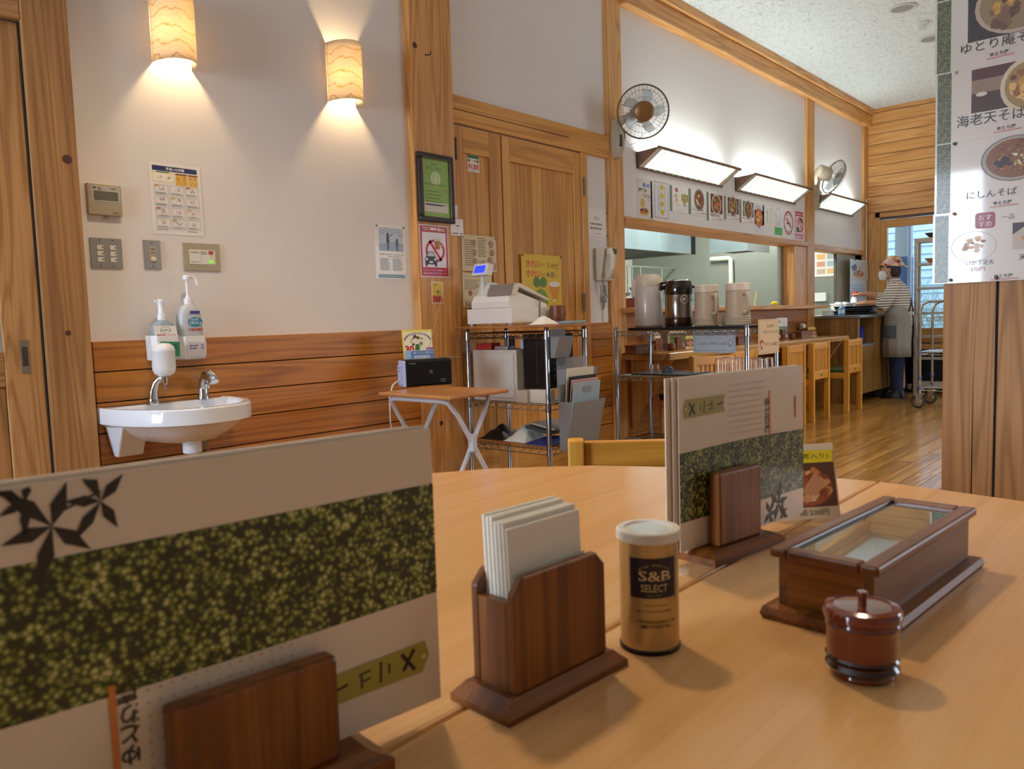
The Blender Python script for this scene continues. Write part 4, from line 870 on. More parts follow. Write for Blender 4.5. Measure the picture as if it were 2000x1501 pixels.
bd = box('board', wood('rack_board_y', '#b07845', '#9a6234', '#6a3c1c', 'y', .4), (-.045, RW + .04, -.06, RL + .05, 0, .014), bevel=.003); bd.name = 'rack_board'; bd.location = (RX, RY, .9405); tag(bd, 'brown wooden board laid under the cash register', 'board')
ZB = .955
# cash register: drawer base + sloping body + customer display
t = thing('cash_register', 'white cash register with a lit blue customer display', 'cash register', (RX - .01, RY + .225, ZB)); t.scale = (1.16, .70, .93); wh = mat('register_white', '#d6d2cc', .4); gy = mat('register_grey', '#7d726a', .4)
MB().box(0, .31, .0, .46, .012, .100).build('cash_drawer', wh, t, bevel=.004)
for x in (.02, .29):
    for y in (.03, .43): MB().lathe([(.014, 0), (.016, .012)], 12, (x, y, 0)).build('foot', mat('register_foot', '#b8bcc8', .4), t, smooth=True)
bp_ = [(.0, .100), (.0, .135), (.02, .175), (.07, .190), (.28, .120), (.285, .100)]
MB().ext([(x, .03, z) for x, z in bp_], (0, .38, 0)).build('body', wh, t, bevel=.004)
MB().ext([(.018, .025, .165), (.045, .025, .235), (.085, .025, .240), (.295, .025, .150), (.295, .025, .138), (.08, .025, .215), (.06, .025, .175)], (0, .235, 0)).build('key_panel', mat('register_panel', '#cdc6b8', .45), t, bevel=.003)
MB().ext([(.014, .0245, .168), (.040, .0245, .236), (.046, .0245, .236), (.020, .0245, .168)], (0, .236, 0)).build('rear_plate', gy, t)
MB().ext([(.03, .29, .175), (.06, .29, .255), (.11, .29, .25), (.14, .29, .18)], (0, .11, 0)).build('printer_cover', mat('register_printer', '#c6c4be', .45), t, bevel=.004)
MB().lathe([(.014, .13), (.0125, .30)], 16, (.045, .345, 0)).build('display_pole', wh, t, smooth=True)
MB().ext([(.01, .265, .295), (.035, .265, .365), (.075, .265, .355), (.055, .265, .290)], (0, .150, 0)).build('display_case', wh, t, bevel=.004)
nrm = Vector((-.07, 0, .025)).normalized()
pa, pb = Vector((.010, 0, .295)), Vector((.035, 0, .365))
def dp(k, y): v = pa.lerp(pb, k) + nrm * .0012; return (v.x, y, v.z)
MB().add([dp(.2, .285), dp(.2, .395), dp(.8, .395), dp(.8, .285)], [(0, 1, 2, 3)]).build('display', mat('blue_display', '#1a20c0', .3, emit='#2030ff', estr=1.6), t)
MB().tube([(.20, -.003, .01), (.20, -.004, .10), (.205, .0, .13), (.215, .005, .15)], .005, 6).build('key_cord', mat('grey_cord', '#6b655c', .5), t, smooth=True)
def crumple(name, label, cat, loc, w, d, h, mt, n=7, seed=1):
    rnd = random.Random(seed); vs = []; fs = []
    for i in range(n):
        for j in range(n):
            e = min(i, j, n - 1 - i, n - 1 - j) / (n / 2); vs.append(((i / (n - 1) - .5) * w, (j / (n - 1) - .5) * d, h * min(1, e * 1.5) * rnd.uniform(.55, 1.1)))
    for i in range(n - 1):
        for j in range(n - 1): k = i * n + j; fs.append((k, k + 1, k + n + 1, k + n))
    o = MB().add(vs, fs).build(name, mt, None, smooth=True); o.location = loc; sbs = o.modifiers.new('smooth', 'SUBSURF'); sbs.levels = 1; sbs.render_levels = 2; md = o.modifiers.new('thick', 'SOLIDIFY'); md.thickness = .001; md.offset = 1; return tag(o, label, cat)
crumple('crumpled_receipt', 'crumpled white receipt paper beside the cash register', 'paper', (RX + .13, RY + .12, ZB), .17, .09, .05, mat('receipt_paper', '#dcdad4', .7), seed=4)
tr = box('cash_tray', mat('blue_grey_tray', '#77909a', .45), (0, .14, -.05, .06, 0, .014), bevel=.003); tr.location = (RX + .215, RY + .0 - .0, ZB); tr.location = (RX + .325 - .12, RY + .52 - .02, ZB); tag(tr, 'blue-grey coin tray behind the cash register', 'tray')
tr.location = (RX + .215, RY + .06, ZB)
MB_ = MB().lathe([(.035, 0), (.045, .05), (.04, .10), (.038, .10), (.030, .006)], 20).build('brown_cup', mat('brown_cup', '#6b3a1c', .4), smooth=True); MB_.location = (RX + .31, RY + .17, ZB); tag(MB_, 'brown cup behind the cash register', 'cup')
# middle shelf: safe, black computer, boxes
Z1 = .5505
sf = thing('grey_safe', 'light grey metal cabinet box on the middle rack shelf', 'cabinet', (RX + .015, RY + .22, Z1)); sm = mat('safe_grey', '#b3aea6', .45)
MB().box(0, .27, 0, .32, 0, .275).build('body', sm, sf, bevel=.004); MB().box(-.004, 0, .02, .30, .02, .255).build('door', mat('safe_door', '#b9b6b4', .45), sf, bevel=.002)
for n_, lab, dm, mt in (('red_case', 'small red case on the grey cabinet', (.02, .10, .20, .31, 0, .035), mat('red_case', '#b02a28', .4)), ('grey_tin', 'flat grey metal tin on the grey cabinet', (.03, .09, .09, .18, 0, .018), mat('tin_grey', '#a8a8a8', .35, .6)), ('black_bottle', 'small black bottle standing on the grey cabinet', (.14, .165, .15, .175, 0, .07), mat('black_plastic', '#121214', .4)), ('pale_block', 'small pale blue box standing on the grey cabinet', (.13, .18, .02, .08, 0, .055), mat('pale_blue', '#b8c4d6', .5))):
    o = box(n_, mt, dm, bevel=.002); o.location = (RX + .015, RY + .22, Z1 + .2755); tag(o, lab, n_.split('_')[1])
pc = thing('computer_tower', 'black computer tower on the middle rack shelf', 'computer', (RX + .06, RY + .055, Z1)); bk = mat('black_case', '#0c0c0e', .3)
MB().box(0, .24, 0, .15, .065, .345).build('case', bk, pc, bevel=.004); MB().box(.0, .24, .0, .15, .06, .065).build('foot', bk, pc)
MB().box(-.002, 0, .055, .058, .08, .33).build('trim_line', mat('dark_grey_line', '#3c3c44', .3), pc)
for r_ in range(5):
    for c in range(6): MB().box(.07 + c * .022, .08 + c * .022, -.001, .001, .12 + r_ * .035, .128 + r_ * .035).build('vent', mat('vent_hole', '#55555c', .5), pc)
pc.location.z = Z1 + .005
o = box('cardboard_box', mat('grey_cardboard', '#b9b0a4', .7), (0, .25, 0, .075, 0, .065), bevel=.002); o.location = (RX + .02, RY + .14, Z1); tag(o, 'long grey cardboard box in front of the grey cabinet', 'box')
pc.location = (RX + .06, RY + .06, Z1 + .010)
o.location = (RX - .005, RY + .135, Z1); o.scale = (.23, 1, 1)
o = box('paper_box', mat('white_carton', '#d5d2cc', .6), (0, .06, 0, .12, 0, .068), bevel=.002); o.location = (RX + .018, RY + .018, Z1); tag(o, 'square white paper box on the rack beside the chrome post', 'box')
# bottom shelf: bags and things
Z2 = .3205
ob = box('shelf_board', MATS['rack_board_y'], (.01, RW - .01, .02, RL - .02, 0, .012), bevel=.002); ob.location = (RX, RY, Z2); tag(ob, 'brown board lining the lowest rack shelf', 'board')
Z2 += .0125
crumple('plastic_bag', 'crumpled white plastic bag on the lowest rack shelf', 'bag', (RX + .14, RY + .27, Z2), .22, .16, .085, mat('white_film', '#cfd4cf', .25, coat=.5), 9, 3)
crumple('black_bag', 'crumpled black plastic bag at the back of the lowest rack shelf', 'bag', (RX + .14, RY + .45, Z2), .24, .17, .075, mat('black_film', '#101012', .25, coat=.5), 9, 5)
crumple('blue_folder', 'folded navy cloth bag on the lowest rack shelf', 'bag', (RX + .13, RY + .10, Z2), .26, .17, .05, mat('navy_cloth', '#1b2a66', .6), 6, 8)
o = box('laptop', mat('dark_grey_laptop', '#3c3f42', .4), (-.12, .12, -.085, .085, 0, .016), bevel=.003); o.location = (RX + .18, RY + .13, Z2 + .06); o.rotation_euler = (R(9), R(0), R(0)); tag(o, 'thin dark grey slab lying on the navy bag', 'device'); o.name = 'grey_slab'
o = box('document_stack', mat('grey_paper', '#a9a6a0', .7), (-.10, .10, -.08, .08, 0, .01), bevel=.001); o.location = (RX + .19, RY + .12, Z2 + .080); o.rotation_euler = (R(9), 0, 0); tag(o, 'stack of grey papers on the lowest rack shelf', 'papers')
# clear file pockets hung on the rack's short side
PK = mat('smoky_clear_plastic', '#94969a', .3, alpha=.55)
def pocket(label, x, y, z, w, d, h):
    t = thing('file_pocket', label, 'file pocket', (x, y, z)); m2 = MB()
    m2.box(0, w, -.003, 0, 0, h * 1.35).build('back_panel', PK, t); MB().ext([(0, -.003, 0), (0, -d * .45, 0), (0, -d, h), (0, -.003, h)], (.003, 0, 0)).build('side_panel', PK, t); MB().ext([(w - .003, -.003, 0), (w - .003, -d * .45, 0), (w - .003, -d, h), (w - .003, -.003, h)], (.003, 0, 0)).build('side_panel', PK, t)
    MB().ext([(0, -d * .45, 0), (w, -d * .45, 0), (w, -d, h), (0, -d, h)], (0, .003, 0)).build('front_panel', PK, t); MB().box(0, w, -d * .45, 0, 0, .003).build('bottom_panel', PK, t); return t
pocket('upper smoky clear file pocket on the end of the register rack', RX + .05, RY - .02, .565, .26, .07, .16)
pocket('lower smoky clear file pocket full of folders on the register rack', RX - .035, RY - .095, .33, .26, .10, .24)
for i, (c, lab, hh) in enumerate((('#8fa6b4', 'pale blue clipboard in the lower file pocket', .33), ('#b98a86', 'pink folder in the lower file pocket', .345), ('#16161a', 'black folder in the lower file pocket', .36), ('#c4c0b0', 'cream folder at the back of the lower file pocket', .40))):
    o = box('folder', mat('folder_%d' % i, c, .5), (0, .225, -.004, 0, 0, hh), bevel=.001); o.location = (RX - .018, RY - .135 + i * .009, .336); o.rotation_euler.x = R(7 - i * 1.0); tag(o, lab, 'folder')
    if i == 0: MB().box(.08, .145, -.008, -.003, hh - .045, hh - .02).build('clip', mat('clip_grey', '#8d9298', .4, .5), o)
pocket('small clear pocket near the top of the register rack', RX + .005, RY - .02, .785, .12, .06, .108)
# white plastic chain hanging at the rack
t = thing('plastic_chain', 'short white plastic chain hanging beside the chair back', 'chain', (RX + RW - .05, RY - .02, .30))
for i in range(7):
    m2 = MB(); pts = []
    for k in range(11):
        a = 2 * pi * k / 10; u, v = .011 * cos(a), .018 * sin(a); pts.append((u if i % 2 else 0, 0 if i % 2 else u, v - i * .027))
    m2.tube(pts, .003, 5).build('link', mat('chain_white', '#d8d6d0', .4), t, smooth=True)
# ------------------------------------------------------------------ folding table, radio, leaflets
t = thing('folding_table', 'small wooden-topped folding table with white X-shaped legs', 'table', (2.43, 2.58, 0)); lw = mat('white_tube', '#c9cbd4', .35, .2)
zt2 = .675
MB().ext([(-.19, -.245, zt2 - .016), (.19, -.235, zt2 - .016), (.19, .24, zt2 - .016), (-.17, .24, zt2 - .016)], (0, 0, .016)).build('tabletop', wood('tray_top_y', '#b98550', '#a87242', '#7d4c28', 'y', .3, rings=3), t, bevel=.005)
for y, sg in ((.20, -1), (.165, 1)):
    xa = sg * .14
    def U(k): return (xa + (-sg * .26 - xa) * k, zt2 - .03 - (zt2 - .042) * k)
    pts = []
    for yy, ks in ((-y, (1, .5, .10)), (y, (.10, .5, 1))):
        if yy < 0: pts += [(U(k)[0], yy, U(k)[1]) for k in ks] + [(xa + sg * .004, yy + .015, zt2 - .034), (xa + sg * .006, yy + .05, zt2 - .027)]
        else: pts += [(xa + sg * .006, yy - .05, zt2 - .027), (xa + sg * .004, yy - .015, zt2 - .034)] + [(U(k)[0], yy, U(k)[1]) for k in ks]
    MB().tube(pts, .0105, 8).build('leg_frame', lw, t, smooth=True)
    if sg < 0:
        for yy in (-.182, .182): MB().lathe([(.007, -.02), (.007, .02)], 8, (0, yy, .43), 'y').build('pivot', mat('pivot_steel', '#8a8d92', .4, .7), t)
    for yy in (-y, y): MB().box(U(.3)[0] - .013, U(.3)[0] + .013, yy - .014, yy + .014, U(.3)[1] - .035, U(.3)[1] + .035).build('clip', mat('clip_white', '#b9bfc8', .4), t, bevel=.003)
zt2 += .0005
t = thing('portable_radio', 'black portable radio with white side on the folding table', 'radio', (2.33, 2.50, zt2), 0)
def onT(px, py): return onZ(px, py, zt2)
A, B2 = onT(790, 757), onT(885, 750)
dx = B2 - A; ang = math.atan2(dx.y, dx.x); t.location = (A.x, A.y, zt2); t.rotation_euler.z = ang; L_ = dx.length
MB().box(.012, L_, -.0, .075, 0, .132).build('body', mat('radio_black', '#050506', .5, spec=.25), t, bevel=.012)
MB().box(0, .014, .004, .071, .002, .128).build('end_panel', mat('radio_white', '#aeb6dc', .35), t, bevel=.004)
MB().box(-.012, .001, .018, .052, .012, .108).build('side_module', MATS['radio_white'], t, bevel=.002)
for z in (.095, .078): MB().lathe([(.004, -.0135), (.004, -.011)], 8, (0, .030, z), 'x').build('jack', MATS['mark_dark'], t)
for i, u in enumerate((.05, .085, .11, .14, .18, .24, .28)): MB().box(u, u + (.022 if i < 5 else .035), .02, .045, .131, .1345).build('button', mat('radio_button', '#77736c', .4), t, bevel=.001)
p = Pr(); p.text('TOSHIBA', .045, .113, .006, '#9a9aa0').rect(L_ * .52, .062, L_ * .52 + .016, .078, '#4a4a50').lines(L_ * .74, L_ * .86, .032, 2, .010, .004, '#70707a'); p.m.v = [(u, y - .0006, v) for u, y, v in p.m.v]; p.build('print', t)
MB().tube([(L_ * .55, .055, .13), (L_ * .78, .062, .30), (L_ * .99, .066, .46)], .0018, 5).build('antenna', mat('antenna_metal', '#b8a890', .3, .6), t, smooth=True)
cb = MB().tube([(-.012, .03, .03), (-.03, .02, .032), (-.06, -.0, .015), (-.085, -.02, -.04), (-.09, -.03, -.15), (-.075, -.03, -.32), (-.07, -.03, -.62)], .0038, 6).build('power_cord', mat('white_cord', '#c8c2bc', .4), t, smooth=True)
def d_lf1(p, w, h):
    p.rect(w * .05, h * .12, w * .97, h * .93, '#dcd6bc').lay()
    for i in range(16): a = pi * (1 - (i + .5) / 16); p.rect(w * (.5 + .42 * cos(a)) - w * .02, h * (.62 + .22 * sin(a)), w * (.5 + .42 * cos(a)) + w * .02, h * (.62 + .22 * sin(a)) + h * .07, ['#4a5a8a', '#8a5a6a', '#5a5a52'][i % 3])
    p.blobs(w * .5, h * .6, w * .22, ['#7a8a5a', '#b8a83a', '#4a3a2a', '#8a6a7a', '#d8cfc0'], 18).text('30', w * .22, h * .36, h * .26, '#b8242c', w=w * .30, bold=.05).poly([(w * .38, h * .25), (w * .58, h * .25), (w * .53, h * .52), (w * .43, h * .52)], '#2f6b3a').blobs(w * .72, h * .30, w * .10, ['#c9a03a', '#5a4a2a', '#d8d0c0'], 8).rect(w * .78, h * .28, w * 1.0, h * .40, '#8a5a9a').lines(w * .3, w * .6, h * .17, 1, .01, h * .04, '#6a4a2a')
def d_lf2(p, w, h):
    p.rect(0, 0, w * .2, h, '#8fb0d4').rect(w * .2, h * .42, w, h * .97, '#5a78a8').lay().text('働くもしあわせ', w * .62, h * .83, h * .14, '#c8d8f0', w=w * .68).lines(w * .3, w * .85, h * .64, 2, h * .14, h * .09, '#d8dce4', 0).text('応援しないあきた', w * .6, h * .2, h * .2, '#3a3a3a', w=w * .68)
def at(u, v, w_): c, s_ = cos(ang), sin(ang); return (A.x + c * u - s_ * v, A.y + s_ * u + c * v, zt2 + w_)
o = sheet('leaflet', 'yellow leaflet with a big red 30 standing behind the radio', 'leaflet', 0, .16, 0, .15, draw=d_lf1, mt=mat('leaflet_yellow', '#d8cc5a', .4), rotz=ang, origin=at(.045, .105, .125)); o.rotation_euler.x = R(-6)
sup = box('leaflet_box', mat('black_box', '#15151a', .5), (0, .17, 0, .03, 0, .124), bevel=.002); sup.location = at(.03, .085, 0); sup.rotation_euler.z = ang; tag(sup, 'low black box behind the radio supporting the leaflets', 'box')
o = sheet('leaflet', 'blue and white leaflet tucked behind the radio', 'leaflet', 0, .155, 0, .075, draw=d_lf2, mt=mat('leaflet_blue', '#cdd6dc', .4), rotz=ang, origin=at(.045, .082, .118 - .02)); o.rotation_euler.x = R(-4)
# black cables on the floor by the folding table
o = MB().tube([(3.05, 2.75, .20), (2.98, 2.62, .12), (2.90, 2.55, .16), (2.80, 2.60, .10), (2.70, 2.66, .05), (2.60, 2.62, .03), (2.55, 2.5, .012)], .006, 6).build('black_cable', mat('black_cable', '#131313', .5), smooth=True); tag(o, 'black cable looping between the rack and the folding table', 'cable')
# ================================================================== water station rack
WX, WY, WW, WL = 4.30, 2.0, .41, .90
wire_rack('chrome wire rack with a black tray carrying the water and tea jugs', WX, WY, WW, WL, (.888, .60, .172), .915)
bt = box('black_tray', mat('black_tray', '#0c0c0e', .3), (.03, WW - .03, .01, WL - .07, 0, .018), bevel=.004); bt.location = (WX, WY, .8925); tag(bt, 'long black tray on top of the water station rack', 'tray')
ZT = .911
# push-lever flask
def flask(label, px, mt, lid, lever):
    c = onX(px, 620, WX + .20); t = thing('vacuum_flask', label, 'flask', (c.x, c.y, ZT)); t.scale = (1.08, 1.08, 1.03); return t
t = flask('tall white push-top vacuum flask on the black tray', 1267, None, None, None); fw_ = mat('flask_white', '#bdb6b0', .3, coat=.3); fc = mat('flask_cream', '#c9bca8', .4)
k = (1 / F_PX)
MB().lathe([(.081, 0), (.083, .01), (.083, .245), (.079, .255)], 36).build('body', fw_, t, smooth=True)
MB().lathe([(.083, .0), (.085, .004), (.083, .012)], 36, cap=False).build('base_ring', mat('flask_base', '#8a6a60', .5), t, smooth=True)
MB().lathe([(.080, .250), (.083, .262), (.083, .30), (.070, .325), (.045, .332), (0, .332)], 32, cap=False).build('lid', fc, t, smooth=True)
sd = Vector((-.45, .89, 0)).normalized()
def q3(s_, l, z): n = Vector((-sd.y, sd.x, 0)); v = sd * s_ + n * l; return (v.x, v.y, z)
MB().loft([[q3(.06, -.035, .19), q3(.10, -.03, .19), q3(.10, .03, .19), q3(.06, .035, .19)], [q3(.05, -.04, .26), q3(.098, -.038, .26), q3(.098, .038, .26), q3(.05, .04, .26)], [q3(.04, -.04, .305), q3(.085, -.038, .305), q3(.085, .038, .305), q3(.04, .04, .305)]]).build('spout', fc, t, bevel=.008)
MB().lathe([(.010, -.105), (.010, -.07)], 10, (0, 0, .275), 'y').build('hinge_knob', mat('knob_cream', '#d8c890', .4), t, smooth=True)
t = flask('steel vacuum flask with black domed lid on the black tray', 1326, None, None, None)
MB().lathe([(.079, 0), (.080, .004), (.080, .215), (.076, .225)], 36).build('body', mat('polished_steel', '#9c958d', .13, 1.0), t, smooth=True)
MB().lathe([(.0805, .001), (.0812, .003), (.0812, .052), (.0805, .054)], 36, cap=False).build('base_band', mat('dark_steel_band', '#4a3a30', .2, .9), t, smooth=True)
lidm = mat('black_gloss', '#17120e', .12, coat=.7)
MB().lathe([(.081, .195), (.0835, .215), (.083, .245), (.072, .278), (.05, .288), (0, .290)], 32, cap=False).build('lid', lidm, t, smooth=True)
MB().tube([q3(.05, 0, .262), q3(.095, 0, .255), q3(.105, 0, .225)], [.026, .024, .012], 10).build('spout', lidm, t, smooth=True)
MB().tube([q3(-.065, 0, .25), q3(-.10, 0, .235), q3(-.108, 0, .195), q3(-.10, 0, .165), q3(-.094, 0, .155)], .008, 8).build('handle', lidm, t, smooth=True)
p = Pr(); p.ring(0, 0, .022, .024, '#d8d0c4', 1.1, 18).text('ss', -.006, 0, .012, '#d8d0c4').blobs(.010, -.002, .010, ['#3f7aa0', '#c8d4da'], 4); aa = math.atan2(-t.location.y, -t.location.x) + .42
p.m.v = [((.0806 - y - .0006) * cos(aa + u / .08), (.0806 - y - .0006) * sin(aa + u / .08), v + .165) for u, y, v in p.m.v]; p.build('badge', t)
def jug(label, px):
    c = onX(px, 620, WX + .20); t = thing('insulated_jug', label, 'jug', (c.x, c.y, ZT), math.atan2(-c.y, -c.x) + pi / 2 + R(32)); jm = mat('jug_beige', '#b5a48c', .45)
    pr = [(.074, 0), (.076, .003)]
    for i in range(4): z = .006 + i * .012; pr += [(.073, z), (.076, z + .003), (.076, z + .008), (.073, z + .011)]
    pr += [(.0735, .058), (.0705, .20), (.0705, .225)]
    MB().lathe(pr, 36).build('body', jm, t, smooth=True)
    MB().lathe([(.0712, .205), (.0735, .208), (.0715, .248), (.066, .252), (0, .252)], 32, cap=False).build('lid', mat('jug_lid', '#cdbfae', .4), t, smooth=True)
    MB().tube([(0, -.068, .185), (0, -.098, .188), (0, -.112, .17), (0, -.114, .12), (0, -.110, .082), (0, -.098, .068), (0, -.070, .075)], [.013, .013, .013, .012, .012, .012, .013], 10).build('handle', jm, t, smooth=True)
    return t
jug('beige insulated water jug with side handle next to the steel flask', 1380); jug('beige insulated water jug at the end of the black tray', 1441)
o = MB().lathe([(.024, 0), (.026, .05), (.025, .075), (.022, .076), (0, .076)], 18, cap=False).build('cup_stack', mat('white_cup', '#d0c8be', .5), smooth=True); c = onX(1416, 612, WX + .33); o.location = (c.x, c.y, ZT); tag(o, 'small white paper cup stack between the two beige jugs', 'cups')
# middle shelf: tray with cups, tumblers
Z3 = .6055
def tray(label, px0, px1, py, y_, col, edge_c):
    pass
c = onX(1285, 728, WX + .2)
t = thing('blue_tray', 'flat tray with pale blue surface on the water rack middle shelf', 'tray', (WX + .205, 2.62, Z3)); MB().box(-.15, .15, -.21, .21, 0, .008).build('rim', mat('tray_rim', '#1c2a26', .4), t, bevel=.003); MB().box(-.14, .14, -.20, .20, .008, .0095).build('surface', mat('tray_blue', '#7fb2cc', .25, coat=.4), t)
t = thing('dark_tray', 'dark tray under the upturned tumblers', 'tray', (WX + .205, 2.20, Z3)); MB().box(-.16, .16, -.17, .17, 0, .008).build('rim', mat('tray_dark', '#2a211c', .4), t, bevel=.003); MB().box(-.15, .15, -.16, .16, .008, .0095).build('surface', mat('tray_grey', '#8a8578', .4), t)
cup = mat('blue_grey_cup', '#4f5d74', .3, noise=.5, nscale=60)
o = MB().lathe([(.040, 0), (.038, .012), (.030, .034), (.018, .040), (.018, .044), (0, .044)], 24, cap=False).build('tea_cup', cup, smooth=True); o.location = (WX + .14, 2.60, Z3 + .0098); tag(o, 'blue-grey cup upside down on the blue tray', 'cup')
GL = mat('clear_glass', '#ffffff', .02, trans=1.0, spec=.5)
def tumbler(label, x, y, z, h=.095, r0=.032, r1=.025, group=None):
    o = MB().lathe([(r0, 0), (r1, h), (0, h), (0, h - .008), (r1 - .002, h - .008), (r0 - .0016, 0), (r0, 0)], 20, cap=False).build('tumbler', GL, smooth=True); o.location = (x, y, z); return tag(o, label, 'glass', group)
tumbler('clear glass upside down behind the blue-grey cup', WX + .14, 2.70, Z3 + .0098, .055, .034, .028)
pxs = [1405, 1419, 1433, 1447, 1470, 1480, 1491, 1502]
for i, px in enumerate(pxs):
    xx = WX + .10 + (i % 2) * .10; c = onX(px, 720, xx); tumbler('clear glass tumbler upside down in the rows on the dark tray', xx, c.y, Z3 + .0098, .10, .030, .024, 'upturned tumblers on the water rack')
def translucent(name, c, k=.6):
    m = bpy.data.materials.new(name); m.use_nodes = True; nt = m.node_tree; nt.nodes.remove(nt.nodes['Principled BSDF']); d = nt.nodes.new('ShaderNodeBsdfDiffuse'); q_ = nt.nodes.new('ShaderNodeBsdfTranslucent'); mx = nt.nodes.new('ShaderNodeMixShader'); mx.inputs[0].default_value = k
    d.inputs[0].default_value = lin(c); q_.inputs[0].default_value = lin(c); nt.links.new(d.outputs[0], mx.inputs[1]); nt.links.new(q_.outputs[0], mx.inputs[2]); nt.links.new(mx.outputs[0], nt.nodes['Material Output'].inputs[0]); return m
# signs hanging from the top shelf, printed side away from us
def d_sg1(p, w, h):
    p.frame(w * .035, h * .07, w * .965, h * .96, h * .012, '#8d98a8').lay()
    for s_, z, k, ww in (('水とお茶は', .88, .10, .34), ('セルフサービスです。', .70, .115, .60), ('ご自由にお持ちください!', .35, .115, .74)): p.text(s_, w * (.48 if z < .4 else .52), h * z, h * k, '#6a7486', w=w * ww, mirror=True, bold=.01)
    p.ring(w * .88, h * .38, w * .045, w * .055, '#9a8aa0', 1.2, 16).lay().rect(w * .855, h * .22, w * .905, h * .28, '#b8a0a8')
a, b_ = onX(1353, 640, WX + WW), onX(1436, 690, WX + WW)
sheet('hanging_sign', 'white self-service sign seen from behind under the black tray', 'sign', 0, a.y - b_.y, 0, onX(1353, 638, WX + WW).z - onX(1353, 688.5, WX + WW).z, draw=d_sg1, mt=translucent('sign_white', '#dde4ee'), rotz=-pi / 2, origin=(WX + WW + .006, a.y, onX(1353, 688.5, WX + WW).z))
def d_sg2(p, w, h):
    p.rrect(w * .05, h * .04, w * .96, h * .97, h * .07, '#8a7460').lay().rrect(w * .06, h * .046, w * .95, h * .964, h * .065, '#d8bd98').lay()
    for s_, z, k, ww in (('お冷は', .80, .09, .34), ('セルフサービスです', .63, .10, .72), ('ご自由にどうぞ', .28, .10, .66)): p.text(s_, w * (.58 if z > .4 else .62), h * z, h * k, '#4a3a28', w=w * ww, mirror=True, bold=.02)
    p.disc(w * .15, h * .33, w * .09, '#a8482c', h * .09).rect(w * .11, h * .14, w * .19, h * .24, '#a8482c').lay().disc(w * .16, h * .29, w * .045, '#e0c0a0', h * .05)
a, b_ = onY(1475, 628, WY), onY(1516, 690, WY)
sheet('hanging_sign', 'tan self-service sign seen from behind on the rack end', 'sign', 0, b_.x - a.x, 0, onY(1475, 624, WY).z - onY(1475, 693, WY).z, draw=d_sg2, mt=mat('sign_tan', '#d8bd98', .5), origin=(a.x, WY - .018, onY(1475, 693, WY).z))
# ================================================================== kitchen wall: lamps, fans, menu sheets
BRZ = mat('bronze_housing', '#7d6250', .45, .2); EMW = mat('lit_diffuser', '#ffffff', .5, emit='#f2fff8', estr=1.7)
def wall_light(label, x0, x1, zb, zt, Yf):
    t = thing('fluorescent_wall_light', label, 'wall light', (x0, D, zb)); L_ = x1 - x0; h = zt - zb; d = D - Yf
    A, B_, C_ = (0, 0), (0, h), (-d, h)      # (y, z): bottom at wall, top at wall, top front
    for x in (0, L_ - .012): MB().ext([(x, A[0], A[1]), (x, B_[0], B_[1] - .012), (x, C_[0], C_[1])], (.012, 0, 0)).build('end_cap', BRZ, t)
    MB().box(0, L_, -.006, 0, 0, h * .95).build('back_plate', BRZ, t)
    MB().ext([(0, -d - .004, h - .012), (0, -d + .010, h - .012), (0, -d + .010, h + .006), (0, -d - .004, h + .006)], (L_, 0, 0)).build('front_rail', BRZ, t)
    MB().ext([(0, -.020, -.004), (0, -.004, -.004), (0, -.004, .012), (0, -.020, .012)], (L_, 0, 0)).build('lower_rail', BRZ, t)
    u = Vector((0, -d, h)); n = Vector((0, -h, -d)).normalized(); fl = L_ - .05
    def pt(x, k, o=0): v = Vector((x, 0, 0)) + u * k + n * o; return tuple(v)
    fr = mat('white_louvre', '#d9dccf', .5)
    for x0_, x1_ in ((.012, .075), (L_ - .075, L_ - .012)): MB().add([pt(x0_, .10), pt(x1_, .10), pt(x1_, .93), pt(x0_, .93)], [(0, 1, 2, 3)]).build('side_panel', fr, t)
    MB().add([pt(.075, .10, -.004), pt(L_ - .075, .10, -.004), pt(L_ - .075, .93, -.004), pt(.075, .93, -.004)], [(0, 1, 2, 3)]).build('diffuser', EMW, t)
    for i in range(13):
        x = .075 + (L_ - .15) * (i + .5) / 13
        MB().add([pt(x, .10, -.003), pt(x, .93, -.003), pt(x, .93, .016), pt(x, .10, .016)], [(0, 1, 2, 3)]).build('louvre', mat('louvre_bright', '#d2d4ce', .4), t)
    for k in (.12, .5): MB().add([pt(.075, k, .0), pt(L_ - .075, k, .0), pt(L_ - .075, k + .012, .010), pt(.075, k + .012, .010)], [(0, 1, 2, 3)]).build('louvre_rail', fr, t)
    MB().lathe([(.0125, .05), (.0125, L_ - .05)], 12, (0, -d * .42, h * .72), 'x').build('tube', mat('lit_tube', '#ffffff', .4, emit='#eefcff', estr=48), t, smooth=True)
    return t
for (l, r_, lab) in (((1243.4, 327), (1408, 364), 'slanted fluorescent wall light right beside the first wall fan'), ((1435.5, 371.5), (1551, 394), 'slanted fluorescent wall light between the other two'), ((1587, 404.5), (1663, 417.5), 'slanted fluorescent wall light below the tilted fan')):
    a, b_ = onY(*l), onY(*r_); wall_light(lab, a.x, b_.x, a.z - .004, a.z + .122, D - .187)
FANM = mat('fan_beige', '#b3a68e', .4); FANG = mat('fan_guard', '#6d6458', .35, .4); BLD = mat('fan_blade', '#a9bcc4', .2, trans=.4, alpha=.75)
